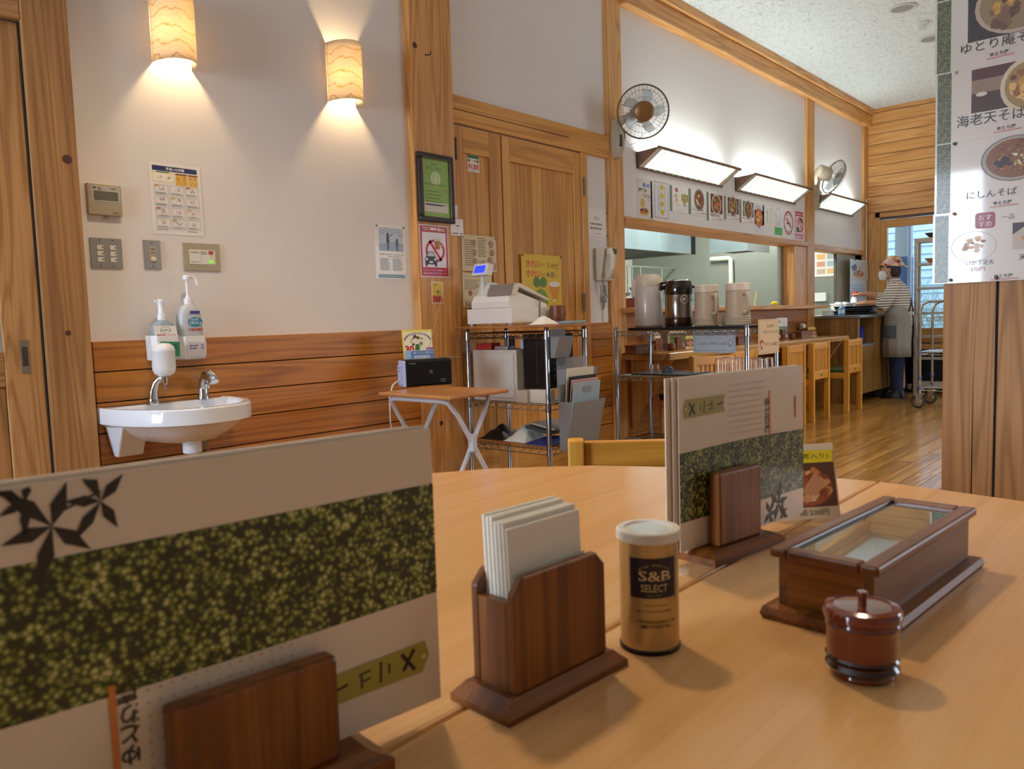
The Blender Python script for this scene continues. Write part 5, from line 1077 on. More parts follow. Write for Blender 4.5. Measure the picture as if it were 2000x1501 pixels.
def fan(label, base, up_, head, aim, rad, cols):
    """base: point on the post; head: centre of the guard; aim: direction the fan blows"""
    t = thing('wall_fan', label, 'fan', base); b0 = Vector(base); hd_ = Vector(head) - b0; f = Vector(aim).normalized(); u = f.cross(Vector((0, 0, 1))).normalized(); v = u.cross(f)
    def P_(a, r_, o): return hd_ + (u * cos(a) + v * sin(a)) * r_ + f * o
    prof = [(.035, 0), (.048, .05), (.052, .14), (.045, .20), (.03, .24)]
    rings = []
    for k in range(9):
        s_ = k / 8; wv = .034 + .022 * sin(pi * min(1, s_ * 1.1)); z = -.17 + .26 * s_; dep = .03 + .035 * sin(pi * s_) ** .7
        rings.append([(-wv, 0, z), (-wv * .9, -dep * .8, z), (-wv * .4, -dep, z), (wv * .4, -dep, z), (wv * .9, -dep * .8, z), (wv, 0, z)])
    MB().loft(rings).build('wall_base', FANM, t, smooth=True)
    MB().box(.015, .040, -.062, -.05, -.04, .02).build('buttons', mat('fan_buttons', '#4a453c', .4), t)
    for k in range(3): MB().box(-.03 + k * .008, -.028 + k * .008, -.069, -.05, -.10, -.02).build('slot', MATS['fan_buttons'], t)
    bk = hd_ - f * .16
    MB().tube([(0, -.04, .07), tuple(Vector((0, -.06, .09)).lerp(bk, .35)), tuple(bk * 1.0 - Vector((0, 0, .03))), tuple(hd_ - f * .10 - Vector((0, 0, .045)))], [.028, .026, .032, .03], 10).build('neck', FANM, t, smooth=True)
    rg = [[tuple(P_(2 * pi * i / 18, r_, o)) for i in range(18)] for r_, o in ((.045, -.19), (.066, -.175), (.070, -.07), (.060, -.05))]
    MB().loft(rg).build('motor', FANM, t, smooth=True)
    m2 = MB(); NR = 72
    for i in range(NR):
        a = 2 * pi * i / NR; m2.tube([P_(a, .062, .052), P_(a + .10, rad * .62, .050), P_(a + .16, rad * .93, .030), P_(a + .17, rad, .0)], .00115, 3)
        if i % 2 == 0: m2.tube([P_(a, .065, -.055), P_(a, rad * .80, -.050), P_(a, rad, .0)], .00115, 3)
    m2.build('guard_wires', FANG, t, smooth=True, kind='stuff')
    m3 = MB()
    for r_, o, th in ((rad, 0, .0055), (rad * .80, .042, .0014), (rad * .55, .051, .0014)): m3.tube([P_(2 * pi * i / 48, r_, o) for i in range(49)], th, 6); m3_ = m3
    m3.build('guard_ring', FANG, t, smooth=True)
    MB().loft([[tuple(P_(2 * pi * i / 24, r_, o)) for i in range(24)] for r_, o in ((.066, .046), (.066, .056), (.058, .062), (.02, .066))]).build('badge', mat(*cols), t, smooth=True)
    for k in range(5):
        a0 = 2 * pi * k / 5 + .3; vs = []
        for i in range(6):
            for j in range(2): r_ = .03 + (rad * .84 - .03) * i / 5; a = a0 + (.0 if j == 0 else .30 + .42 * math.sin(pi * min(1, (i + .8) / 6))); vs.append(tuple(P_(a, r_, -.012 + (.028 if j else 0))))
        MB().add(vs, [(2 * i, 2 * i + 2, 2 * i + 3, 2 * i + 1) for i in range(5)]).build('blade', BLD, t, smooth=True)
    m4 = MB().tube([(.03, -.05, -.03), (.06, -.08, -.08), tuple(Vector((.09, -.12, -.07))), tuple(hd_ - f * .05 + Vector((0, 0, -rad * .9)))], .0018, 5); m4.build('pull_cord', mat('fan_cord', '#8a8478', .5), t, smooth=True)
    return t
YF = D - .028
bs = onY(1204, 262, YF); hc = onY(1256, 218, YF - .30)
# head centre sits about 0.3 m out from the post
aim = (CAM - hc).normalized(); aim = Vector((aim.x * .9 + .12, aim.y, aim.z * .3 - .10))
fan('wall fan with brown hub facing the room on the first kitchen post', (bs.x - .02, YF, bs.z), None, hc, aim, .17, ('fan_brown_badge', '#8a6236', .35, .3))
bs = onY(1590, 378, YF); hc = onY(1628, 345, YF - .27)
fan('beige wall fan seen from the side, tilted up on the second post', (bs.x + .02, YF, bs.z), None, hc, (.72, -.55, -.32), .17, ('fan_grey_badge', '#9a968c', .35, .2))
# --- menu sheets above the opening
def gstrip(p, w, h): p.rect(0, 0, w * .13, h, '#5f7358').lay().lines(w * .01, w * .13, h * .99, int(h / .012), .012, .005, '#8fa088', 0)
def d_k1(p, w, h):
    p.rect(0, 0, w, h, '#d9cfc6').rect(w * .90, 0, w, h * .98, '#b06a62').lay().text('ゆとり庵', w * .2, h * .955, h * .03, '#5a4a3a', w=w * .3).text('冬の', w * .60, h * .84, h * .13, '#2f6fc0', w=w * .48, bold=.05).text('鍋焼き', w * .36, h * .70, h * .10, '#33291e', w=w * .52, bold=.04).text('うどん', w * .62, h * .565, h * .09, '#33291e', w=w * .46, bold=.03).text('1200円', w * .74, h * .47, h * .04, '#b06a5a', w=w * .22)
    p.disc(w * .35, h * .36, w * .15, '#c9ac62', h * .14).lay().disc(w * .44, h * .13, w * .30, '#c9a24e', h * .08).lay().disc(w * .44, h * .18, w * .29, '#7d4a1e', h * .055).lay().blobs(w * .44, h * .18, w * .2, ['#d98a4a', '#c8562c', '#e0c080', '#5a3a1a'], 10, .6)
def d_k2(p, w, h):
    p.rect(0, 0, w, h, '#dcd9e0').lay()
    for i in range(14):
        z = h * (.03 + i * .07); p.rect(w * .03, z, w * .07, z + h * .035, ['#8a5a5a', '#5a6a8a', '#8a8a5a'][i % 3]).rect(w * .93, z, w * .97, z + h * .035, '#6a6a72')
    for i in range(9): x = w * (.06 + i * .10); p.rect(x, h * .96, x + w * .06, h * .985, '#b0705a').rect(x, h * .015, x + w * .06, h * .04, '#b0705a')
    for i, ch in enumerate('定食弁当'): p.disc(w * .55, h * (.84 - i * .22), w * .13, '#d4c41e', h * .085); p.lay().text(ch, w * .55, h * (.84 - i * .22), h * .06, '#4a4a14', bold=.03)
    for x in (.36, .72, .27): p.lines(w * x, w * x + w * .04, h * .88, 14, h * .05, h * .025, '#5a66a0', 0)
def d_two(p, w, h):
    gstrip(p, w, h); p.rrect(w * .30, h * .78, w * .44, h * .93, w * .03, '#a8243c').lay().text('お', w * .37, h * .855, h * .09, '#f0dcdc').text('一品', w * .56, h * .85, h * .045, '#5a5a68'); p.blobs(w * .35, h * .56, w * .09, ['#b8884a', '#d8b070', '#6a7a3a', '#a05a3a'], 12, 1.4); p.rect(w * .64, h * .46, w * .98, h * .72, '#4a4440').lay().bowl(w * .80, h * .55, w * .14, '#d8d2c0', '#c0a04a', ['#b8a030', '#6a8a3a', '#d8c890'], 1.2, 10); p.text('いか下足天', w * .38, h * .29, h * .035, '#5a5a60', w=w * .24).text('天婦羅盛', w * .80, h * .29, h * .04, '#33291e', w=w * .22).text('370円', w * .38, h * .21, h * .03, '#a0404a').text('900円', w * .80, h * .21, h * .03, '#a0404a').text('ゆとり庵', w * .55, h * .07, h * .035, '#5a3a32', w=w * .18)
def d_noodle(name, price, rim, cols, sq=None, yen='#b8485a'):
    def f(p, w, h):
        gstrip(p, w, h)
        if sq: p.rect(w * .24, h * .30, w * .98, h * .97, sq)
        p.bowl(w * .60, h * .62, w * .30, rim, '#7a4a26', cols, 1.0, 26); p.text(name, w * .52, h * .22, h * .095, '#33291e', w=w * .62, bold=.01).text(price, w * .80, h * .09, h * .085, yen, w=w * .34).text('ゆとり庵', w * .45, h * .07, h * .04, '#5a3a32', w=w * .2)
    return f
CS = ('#d8cfa8', '#a8642a', '#c88a3a', '#6b3a18', '#e6e2d8')
def d_kids(p, w, h):
    p.rect(0, 0, w, h, '#d4d2dc').rect(0, h * .27, w, h * .75, '#a8b8d8').rect(w * .86, h * .72, w, h * .95, '#c0705a').lay(); p.lines(w * .12, w * .7, h * .9, 3, h * .05, h * .02, '#7a7a88').bowl(w * .45, h * .50, w * .42, '#b8562c', '#c87a3a', ['#4a3a1a', '#d8a05a', '#5a6a2a', '#e0c090'], 1.0, 18); p.rect(w * .42, h * .15, w * .58, h * .18, '#8a6a3a')
def d_vert(p, w, h): p.rect(0, 0, w, h, '#e2e0d2').lay().vtext('食器は返却口へ', w * .32, h * .86, h * .06, '#3a362c', 1.25, .02).vtext('お願いいたします', w * .76, h * .90, h * .062, '#3a362c', 1.25, .02)
def d_wash(p, w, h): p.rect(0, 0, w, h, '#e4e2e2').lay().ring(w * .5, h * .76, w * .30, w * .33, '#8a929c', 1.0, 18); [p.line((w * (.30 + i * .1), h * .60), (w * (.30 + i * .1), h * .76), w * .015, '#8a929c') for i in range(5)]; p.lines(w * .12, w * .88, h * .49, 3, h * .06, h * .022, '#7a8088'); p.rect(w * .02, h * .02, w * .94, h * .30, '#3fae3a').lay().lines(w * .15, w * .8, h * .24, 3, h * .07, h * .03, '#2f8a30')
def d_nosmoke(p, w, h): p.rect(0, 0, w, h, '#dddad8').lay().text('禁煙', w * .45, h * .90, h * .08, '#4a6a5a', w=w * .5).ring(w * .45, h * .52, w * .33, w * .40, '#c03440', 1.0).disc(w * .45, h * .50, w * .17, '#2c2c30', h * .06).blobs(w * .5, h * .62, w * .1, ['#b8b4b0'], 4).lay().line((w * .25, h * .74), (w * .68, h * .30), w * .07, '#c03440'); p.lines(w * .2, w * .75, h * .13, 1, .01, h * .03, '#5a5a5a')
def d_drink2(p, w, h):
    p.rect(0, 0, w, h, '#b8323c').lay().rect(w * .07, h * .19, w * .93, h * .83, '#ead6cc').text('飲酒運転禁止', w * .5, h * .91, h * .07, '#f0dcd4', w=w * .86).lay().ring(w * .6, h * .52, w * .28, w * .38, '#c2303c', 1.0); p.rect(w * .62, h * .6, w * .86, h * .76, '#b5652a').lay().line((w * .38, h * .72), (w * .84, h * .30), w * .10, '#c2303c').rect(w * .14, h * .25, w * .5, h * .42, '#262428').lines(w * .1, w * .9, h * .13, 2, h * .06, h * .03, '#e0b8b4')
def kx(zx, zy, o=(1230, 330), s_=11.11): return (o[0] + zx / s_, o[1] + zy / s_)
o2 = (1400, 360)
for nm, lab, tl, br, dr_ in (
    ('winter_udon_sheet', 'hot-pot udon sheet with blue lettering and a lidded pot', kx(148, 180), kx(490, 1075), d_k1), ('bento_sheet', 'white sheet with four yellow ovals in a column', kx(515, 240), kx(845, 1100), d_k2),
    ('menu_sheet', 'menu sheet with a red seal and two small dishes', kx(858, 340), kx(1265, 965), d_two), ('menu_sheet', 'menu sheet with one round grey noodle bowl on white', kx(1268, 415), kx(1655, 1030), d_noodle('にしんそば', '1100円', '#8d8a8e', CS)),
    ('menu_sheet', 'menu sheet with a red-framed shrimp noodle photo', kx(1660, 490), (1411.5, 435), d_noodle('海老天そば', '1250円', '#cfc8ba', ('#d86a3a', '#c8883a', '#5a6a2a', '#e0b060'), '#6a2a22')),
    ('menu_sheet', 'menu sheet with a dark-framed bowl topped by a pale egg', kx(150, 240, o2), kx(480, 810, o2), d_noodle('ゆとり庵そば', '1200円', '#b0a69a', ('#c8a030', '#4a5a22', '#e6c8c0', '#7a4a2a'), '#332622')), ('menu_sheet', 'menu sheet with two tempura soba photos side by side', kx(485, 320, o2), kx(800, 870, o2), d_noodle('天ざるそば', '1350円', '#c8c6c4', ('#c88a4a', '#8a6a3a', '#4a5a2a'), '#5a5654')),
    ('kids_sheet', 'pale blue sheet with an orange round bowl', kx(815, 385, o2), kx(1022, 1065, o2), d_kids), ('return_notice', 'cream strip with two columns of black writing', kx(1040, 445, o2), kx(1210, 1085, o2), d_vert), ('washing_notice', 'white notice with a bright green block at the bottom', kx(1245, 490, o2), kx(1430, 1125, o2), d_wash), ('no_smoking_sign', 'no smoking sign with a red ring', kx(1435, 600, o2), kx(1690, 1085, o2), d_nosmoke), ('warning_sign', 'small red no drink-driving sign next to the no smoking sign', kx(1700, 575, o2), kx(1868, 1200, o2), d_drink2)):
    a, b_ = onY(*tl), onY(*br); zt_ = a.z; zb_ = b_.z
    sheet(nm, lab, 'menu sheet' if 'menu' in nm else 'notice', a.x, b_.x, zb_, zt_, D, dr_)
# ------------------------------------------------------------------ bar counter with chairs
t = thing('bar_counter', 'long light wooden bar counter below the kitchen ledge', 'counter', (6.55, 2.99, 0)); bz = .7225
MB().box(4.775 - 6.55, 8.37 - 6.55, 2.78 - 2.99, 3.18 - 2.99, bz - .05, bz).build('countertop', wood('bar_top_x', '#cfa364', '#b98a4c', '#8a5f30', 'x', .22, rings=4), t, bevel=.006)
for x in (4.9, 6.1, 7.3, 8.3): MB().ext([(x - 6.55, .19, .15), (x - 6.55, .19, bz - .05), (x - 6.55, -.15, bz - .05)], (.04, 0, 0)).build('bracket', pine('z'), t)
def chair(label, loc, rotz, seat_c, group=None):
    t = thing('bar_chair', label, 'chair', loc, rotz, group); w, d, hb, hs = .40, .40, .705, .415; L_ = .036
    cz, cx_ = chairw('z'), chairw('x')
    for s_ in (-1, 1):
        MB().box(s_ * (w / 2) - L_ * (s_ > 0), s_ * (w / 2) + L_ * (s_ < 0), 0, L_ + .012, 0, hb).build('back_leg', cz, t, bevel=.004)
        MB().box(s_ * (w / 2) - L_ * (s_ > 0), s_ * (w / 2) + L_ * (s_ < 0), d - L_, d, 0, hs - .03).build('front_leg', cz, t, bevel=.004)
        MB().box(s_ * (w / 2 - .012) - .012, s_ * (w / 2 - .012) + .012, .04, d - .03, hs - .085, hs - .03).build('side_rail', chairw('y'), t, bevel=.003)
    MB().box(-w / 2 + L_, w / 2 - L_, .006, .032, hb - .065, hb - .006).build('top_rail', cx_, t, bevel=.004)
    lr = MB().box(-w / 2 + L_, w / 2 - L_, .006, .032, hs - .04, hs + .035).build('lower_rail', cx_, t, bevel=.004)
    MB().box(-.022, .022, .0045, .007, hs - .012, hs + .004).build('label_plate', mat('chair_plate', '#7a4a1a', .5), lr)
    MB().box(-w / 2 + .02, w / 2 - .02, d - .03, d - .008, hs - .085, hs - .03).build('front_rail', cx_, t, bevel=.003)
    n = 9; sp = (w - 2 * L_) / n
    for i in range(n): x = -w / 2 + L_ + sp * (i + .5); MB().box(x - sp * .36, x + sp * .36, .012, .024, hs + .035, hb - .065).build('slat', cz, t)
    MB().box(-w / 2 + .004, w / 2 - .004, .05, d + .005, hs - .03, hs + .012).build('seat_cushion', seat_c, t, bevel=.014)
    return t
GREENS = mat('green_vinyl', '#4c5f3a', .35); BLKS = mat('black_vinyl', '#191715', .4)
ch = chair('wooden slat-back chair with green seat standing apart at the bar end', (7.935, 2.575, 0), 0, GREENS)
for x, lab in ((6.545, 'wooden slat-back chair tucked at the bar, second from the chair standing apart'), (7.12, 'wooden slat-back chair tucked at the bar next to the one standing apart')): dup(ch, (x, 2.60, 0), 0, lab)
chair('wooden slat-back chair with black seat turned askew behind the water rack', (4.735 + .20 * cos(R(-23)), 2.58 + .20 * sin(R(-23)), 0), R(-23), BLKS)
dup(ch, (5.55, 2.585, 0), 0, 'wooden slat-back chair tucked at the bar behind the tan hanging sign')
nc = dup(ch, (1.43 + .20 * cos(R(-52)), 1.085 + .20 * sin(R(-52)), 0), R(-52 + 180), 'wooden chair pushed in at the round end of the dining table'); 
dv = Vector((cos(R(-52)), sin(R(-52)), 0)); nb = Vector((1.425, 1.10, 0)) + dv * .20; nc.location = nb; nc.rotation_euler.z = R(-52) + pi
# things on the bar: copies of the table set
zb_ = bz + .0005
def bar(px, py, Y_): c = onY(px, py, Y_); return (c.x, Y_, zb_)
dup(cb0, bar(1250, 690, 2.97), R(2), 'wooden chopstick box at the near end of the bar counter')
n1, n2 = napkin_holder('dark napkin holder behind the chopstick box at the near bar end', (onY(1288, 680, 3.04).x, 3.06, zb_), R(0), 'paper napkins in the holder at the near bar end')
dup(jr0, bar(1311, 685, 2.98), 0, 'lacquer jar on the bar beside the first bar menu')
def bar_set(px, lm, ls, lc, cpx):
    c = onY(px, 670, 3.05); menu_set(lm, ls, (c.x, 3.05, zb_), R(0), .24, .19, False, .08, .095, .12); k = onY(cpx, 680, 3.03); dup(tn0, (k.x, 3.03, zb_), R(-20), lc)
bar_set(1324, 'menu standing on the bar between the jar and the white hanging sign', 'menu stand on the bar beside the first lacquer jar', 'photo card on the bar beside the white hanging sign', 1346)
dup(cb0, bar(1446, 672, 3.0), R(0), 'wooden chopstick box on the bar behind the rack post')
bar_set(1528, 'menu standing on the bar near the jamb of the kitchen opening', 'menu stand on the bar near the jamb of the opening', 'photo card on the bar next to the serving cabinet', 1588)
dup(jr0, bar(1547, 660, 2.98), 0, 'lacquer jar on the bar near the jamb of the kitchen opening')
dup(cb0, bar(1567, 658, 3.02), R(0), 'wooden chopstick box on the bar near the serving cabinet')
napkin_holder('dark napkin holder on the bar near the serving cabinet', (onY(1573, 650, 3.09).x + .03, 3.12, zb_), R(0), 'paper napkins in the holder near the serving cabinet')
# ------------------------------------------------------------------ inside the kitchen
def ky(px, py, Y_): return onY(px, py, Y_)
def steelbox(name, label, x0, x1, y0_, y1_, z0, z1, mt=STEELL): o = box(name, mt, (x0, x1, y0_, y1_, z0, z1), bevel=.004); return tag(o, label, 'hood' if 'hood' in name else name.split('_')[-1])
a = ky(1215, 484, 5.0); b_ = ky(1350, 496, 5.0)
m0 = ky(1288, 490, 5.0).x
t = thing('range_hood', 'wide steel range hood hanging over the cooking line', 'hood', (a.x, 5.0, b_.z)); 
for xa, xb in ((-.6, m0 - a.x - .003), (m0 - a.x, b_.x - a.x)): MB().box(xa, xb, 0, .03, 0, 2.6 - b_.z - .01).build('front_panel', STEELL, t, bevel=.003)
MB().box(-.6, b_.x - a.x, .03, 1.1, .02, .06).build('filter_tray', mat('dark_grease', '#2a2c28', .5), t); MB().box(b_.x - a.x - .02, b_.x - a.x, .03, 1.1, 0, 2.6 - b_.z - .01).build('side_panel', STEEL, t)
c0 = ky(1459, 489, 4.2); yl = 4.2 * 0 + onX(1386, 496, c0.x).y; xr = ky(1503, 494, 4.2).x
t = thing('range_hood', 'smaller steel range hood nearer the right kitchen wall', 'hood', (c0.x, 4.2, c0.z)); hh = 2.6 - c0.z - .01
MB().box(0, .012, 0, yl - 4.2, 0, hh).build('side_panel', STEELL, t); MB().box(.012, xr - c0.x, 0, .012, 0, hh).build('front_panel', STEEL, t); MB().box(.012, xr - c0.x, .012, yl - 4.2, .03, .06).build('filter_tray', MATS['dark_grease'], t)
a = ky(1352, 470, 5.05); b_ = ky(1384, 470, 5.05)
o = box('dark_gap_sheet', mat('gap_black', '#15191f', .6), (a.x, b_.x + .1, 5.3, 5.34, ky(1365, 497, 5.3).z, 2.59)); tag(o, 'added dark sheet standing in for the dark gap between the two range hoods', 'filler')  # dark sheet added to make the gap between the hoods dark
# steel pipe on the right wall
pts = [onX(px, py, 11.15) for px, py in ((1388, 506), (1424, 504), (1427, 506), (1428, 540), (1428, 600))]
o = MB().tube([tuple(p_) for p_ in pts], .035, 8).build('white_pipe', mat('pipe_white', '#b9bdb0', .5), smooth=True); tag(o, 'pale bent pipe on the right kitchen wall', 'pipe')
# counters, appliances
steelbox('steel_counter', 'steel worktop along the right kitchen wall', 10.3, 11.18, 3.5, 6.6, 0, .90, STEEL)
o = box('cook_table', STEEL, (6.0, 10.24, 5.4, 6.3, 0, .86), bevel=.004); tag(o, 'steel cooking table under the wide hood', 'worktop')
sh = box('kitchen_shelf_counter', STEEL, (4.9, 9.9, 3.36, 3.75, 0, .93), bevel=.003); tag(sh, 'steel counter just behind the serving ledge', 'counter')
ZK = .9305
a = ky(1218, 590, 3.52); o = box('red_box', mat('red_lacquer_box', '#8a2f16', .4), (0, .36, -.10, .10, 0, .20), bevel=.004); o.location = (a.x, 3.52, ZK); tag(o, 'red-brown box just inside the kitchen opening', 'box'); 
o = MB().lathe([(.10, 0), (.11, .16), (.115, .16), (.115, .165), (0, .165)], 24, cap=False).build('steel_pot', STEELL, smooth=True); a = ky(1236, 575, 5.6); o.location = (a.x, 5.6, .8605); o.scale = (2, 2, 1.6); tag(o, 'steel stock pot on the cooking table', 'pot')
crumple('garbage_bag', 'grey plastic bag behind the steel flask inside the kitchen', 'bag', (9.8, 5.68, .8605), .7, .5, .40, mat('grey_film', '#4c5654', .35), 9, 2)
for i, (px, ln) in enumerate(((1216, .42), (1225, .38), (1234, .30), (1250, .36), (1292, .34))):
    a = ky(px, 505, 6.4); o = MB().tube([(a.x, 6.4, 1.72), (a.x, 6.4, 1.72 - ln)], .012, 6).lathe([(.05, 0), (.035, -.04), (0, -.05)], 12, (a.x, 6.4, 1.72 - ln), cap=False).build('ladle', STEEL, smooth=True); tag(o, 'steel ladle hanging in the kitchen' if i < 3 else ('steel ladle hanging above the white flask' if i == 3 else 'steel ladle hanging above the black-lidded flask'), 'ladle', 'ladles hanging from the rail' if i < 3 else None)
o = box('utensil_rail', STEEL, (8.6, 12.0, 6.39, 6.42, 1.72, 1.74)); tag(o, 'steel utensil rail along the cooking line', 'rail')
a, b_ = ky(1306, 520, 7.0), ky(1330, 570, 7.0); o = box('white_fridge', mat('fridge_white', '#b9b9ae', .4), (a.x, b_.x + .9, 6.4, 7.1, 0, 1.72), bevel=.01); tag(o, 'tall pale refrigerator at the back of the kitchen', 'refrigerator')
def d_sk(p, w, h): p.rect(0, 0, w, h, '#c0622a').lay().blobs(w * .5, h * .5, w * .35, ['#3a2a1a', '#e0a050', '#7a3a1a'], 8)
a, b_ = ky(1327, 512, 6.39), ky(1340, 524, 6.39); sheet('orange_sticker', 'small orange picture sticker on the refrigerator', 'sticker', a.x, b_.x, b_.z, a.z, 6.395, d_sk)
# right end of the opening: bottles, chopsticks, cloth, window jamb
a = ky(1531, 555, 3.60); t = thing('squeeze_bottle', 'pale green bottle beside the opening jamb', 'bottle', (a.x, 3.60, ZK)); MB().lathe([(.038, 0), (.038, .20), (.03, .30), (.012, .335), (.012, .36)], 20).build('body', mat('pale_green_plastic', '#bcc59c', .35), t, smooth=True); MB().lathe([(.016, .36), (.014, .40), (0, .402)], 14, cap=False).build('cap', mat('bottle_cap', '#d8d8c8', .4), t, smooth=True)
a = ky(1526, 575, 3.50); t = thing('squeeze_bottle', 'pink-beige bottle beside the opening jamb', 'bottle', (a.x, 3.50, ZK)); MB().lathe([(.032, 0), (.032, .22), (.02, .26)], 18).build('body', mat('pink_plastic', '#b8a294', .4), t, smooth=True); MB().lathe([(.018, .26), (.012, .29), (0, .291)], 12, cap=False).build('cap', MATS['bottle_cap'], t, smooth=True)
o = MB().ball((0, 0, .022), .04, 10, 6, (1.3, .8, .55)).build('yellow_sponge', mat('yellow_sponge', '#d8c020', .8), smooth=True); a = onY(1513, 595, 3.15); o.location = (a.x, 3.15, 1.0455); tag(o, 'yellow sponge on the serving ledge', 'sponge')
m2 = MB()
t = thing('chopsticks', 'pair of pale cooking chopsticks leaning behind the beige jug', 'chopsticks', (ky(1471, 600, 3.45).x, 3.45, ZK))
for k in (0, .015): MB().tube([(k, 0, .0), (.10 + k * 2, .02, .27)], .005, 5).build('stick', mat('stick_wood', '#d0b67c', .6), t, smooth=True)
o = box('sink_edge', STEELL, (9.0, 9.85, 3.76, 4.05, 0, 1.06), bevel=.04); tag(o, 'rounded steel sink edge inside the kitchen', 'sink')
t = thing('opening_track', 'grey sliding-sash frame at the right of the opening', 'frame', (7.88, D + .10, 1.045))
for x, c_ in ((.0, '#8d9088'), (.022, '#c2c4ba'), (.045, '#5f6a70')): MB().box(x, x + .016, 0, .03, 0, .60).build('stile', mat('sash_' + c_[1:], c_, .4, .4), t)
# small things seen through the serving hatch
def d_post(p, w, h):
    p.rect(w * .05, h * .90, w * .95, h * .96, '#2f3a52').lay()
    for r_ in range(6):
        for c in range(4): p.rect(w * (.06 + c * .23), h * (.05 + r_ * .14), w * (.25 + c * .23), h * (.15 + r_ * .14), ['#b8a890', '#d8b070', '#a0a8a8', '#c89078', '#9ab0b8'][(r_ * 3 + c) % 5])
sheet('wall_chart', 'poster of small pictures on the kitchen steel wall', 'poster', 0, .62, 0, .72, draw=d_post, mt=mat('chart_white', '#d8d8d4', .5), rotz=-pi / 2, origin=(11.19, onX(1590, 540, 11.19).y, onX(1606, 540, 11.19).z))
o = box('wall_switch_box', mat('white_box', '#d0d0ca', .4), (-.06, 0, -.09, .09, -.06, .06), bevel=.006); a = onX(1603, 580, 11.19); o.location = (11.195, a.y, a.z); tag(o, 'small white box on the kitchen steel wall', 'box')
# ================================================================== menus on the near timber post
def sq(p, w, h, u0, v0, u1, v1, c): p.rect(w * u0, h * v0, w * u1, h * v1, c).lay()
def logo(p, w, h, u, v): p.text('ゆとり庵', w * u, h * v, h * .055, '#4a2a22', w=w * .16, bold=.02).line((w * (u - .11), h * (v - .05)), (w * (u + .13), h * (v - .04)), h * .012, '#c8705a')
BIG = ('#a8642a', '#c88a3a', '#6b3a18', '#d9b878', '#8a5a2a')
def d_r1(p, w, h): sq(p, w, h, .30, .34, 1.15, 1.0, '#2c1d18'); p.lay().disc(w * .72, h * .74, w * .36, '#b39c86', h * .46 * .86).lay().disc(w * .72, h * .74, w * .32, '#8d7450', h * .35).blobs(w * .62, h * .78, w * .13, ['#c8952a', '#b8861e', '#d0a040'], 14).blobs(w * .84, h * .80, w * .07, ['#39502a', '#2c401f'], 8).blobs(w * .66, h * .60, w * .16, ['#6b4630', '#7d563a', '#56382a'], 16).blobs(w * .93, h * .68, w * .06, ['#d8bfae', '#e0c8b8'], 9).blobs(w * .90, h * .56, w * .05, ['#33381f'], 6); p.text('ゆとり庵そば', w * .60, h * .27, h * .14, '#33291f', w=w * .72).text('1200円', w * 1.0, h * .10, h * .14, '#b84a48', w=w * .38); logo(p, w, h, .58, .12)
def d_r2(p, w, h): sq(p, w, h, .33, .36, 1.15, .95, '#45251c'); p.rect(w * .33, h * .62, w * .62, h * .80, '#8d705a').rect(w * .33, h * .80, w * .9, h * .95, '#4f1f1a').lay().bowl(w * .82, h * .62, w * .24, '#c9b89a', '#9a7a48', BIG + ('#d8a860',), 1.1, 26); p.disc(w * .42, h * .60, w * .05, '#cdbfae', h * .03); p.lay().text('海老天そば', w * .50, h * .27, h * .16, '#33291f', w=w * .60).text('1250円', w * 1.0, h * .20, h * .14, '#b84a78', w=w * .38); logo(p, w, h, .64, .10)
def d_r3(p, w, h): p.disc(w * .72, h * .66, w * .30, '#6f6a68', h * .30).lay().disc(w * .72, h * .66, w * .285, '#a39888', h * .285).lay().disc(w * .72, h * .66, w * .255, '#7d4c22', h * .255).blobs(w * .72, h * .66, w * .19, ['#9a5f2a', '#b57a3a', '#6b3c16', '#8a5424'], 60, .95, .10).blobs(w * .62, h * .60, w * .09, ['#2c1a14', '#3a2418'], 7).blobs(w * .75, h * .66, w * .07, ['#c9bb84', '#d8cfa4'], 9); p.text('にしんそば', w * .52, h * .23, h * .10, '#4a4038', w=w * .44).text('1100円', w * .98, h * .27, h * .10, '#4a4038', w=w * .3); logo(p, w, h, .62, .09)
def d_r4(p, w, h): p.rrect(w * .39, h * .74, w * .57, h * .96, w * .03, '#93283a').lay().text('おす', w * .48, h * .89, h * .075, '#e8d4d4').text('すめ', w * .48, h * .80, h * .075, '#e8d4d4').text('一品', w * .68, h * .87, h * .07, '#3a322c'); p.ring(w * .38, h * .50, w * .20, w * .206, '#9c8f88', .75, 26).blobs(w * .38, h * .53, w * .10, ['#a8683a', '#c8945a', '#8a5230', '#d8b890'], 22, .7); p.rect(w * .72, h * .42, w * 1.12, h * .78, '#3a2a22').lay().poly([(w * .72, h * .62), (w * .86, h * .76), (w, h * .70), (w, h * .42), (w * .72, h * .42)], '#bdb0a2').lay().blobs(w * .90, h * .58, w * .09, ['#c8862a', '#d89a3a', '#b8741e'], 18).blobs(w * .86, h * .46, w * .05, ['#2f4a22'], 7); p.text('いか下足天', w * .44, h * .27, h * .065, '#33291f', w=w * .25).text('370円', w * .42, h * .18, h * .065, '#b83a40').text('天婦羅盛', w * .90, h * .31, h * .08, '#2a2018', w=w * .24, bold=.02).text('900円', w * .92, h * .20, h * .07, '#c03a48', bold=.02); logo(p, w, h, .65, .07)
def d_r0(p, w, h): sq(p, w, h, .30, .30, 1, .95, '#40302a'); p.bowl(w * .7, h * .62, w * .3, '#b8aa98', '#8a6a3a', BIG, .8, 24); p.text('ざるそば', w * .5, h * .2, h * .14, '#33291f', w=w * .44)
zs_ = [1.05, 1.262, 1.478, 1.690, 1.905, 2.118]
labs = ('bottom menu sheet on the near post with red seal and fried squid', 'menu sheet on the near post with herring soba in a grey bowl', 'menu sheet on the near post with shrimp tempura soba', 'menu sheet on the near post with house soba and pink egg', 'topmost menu sheet on the near post')
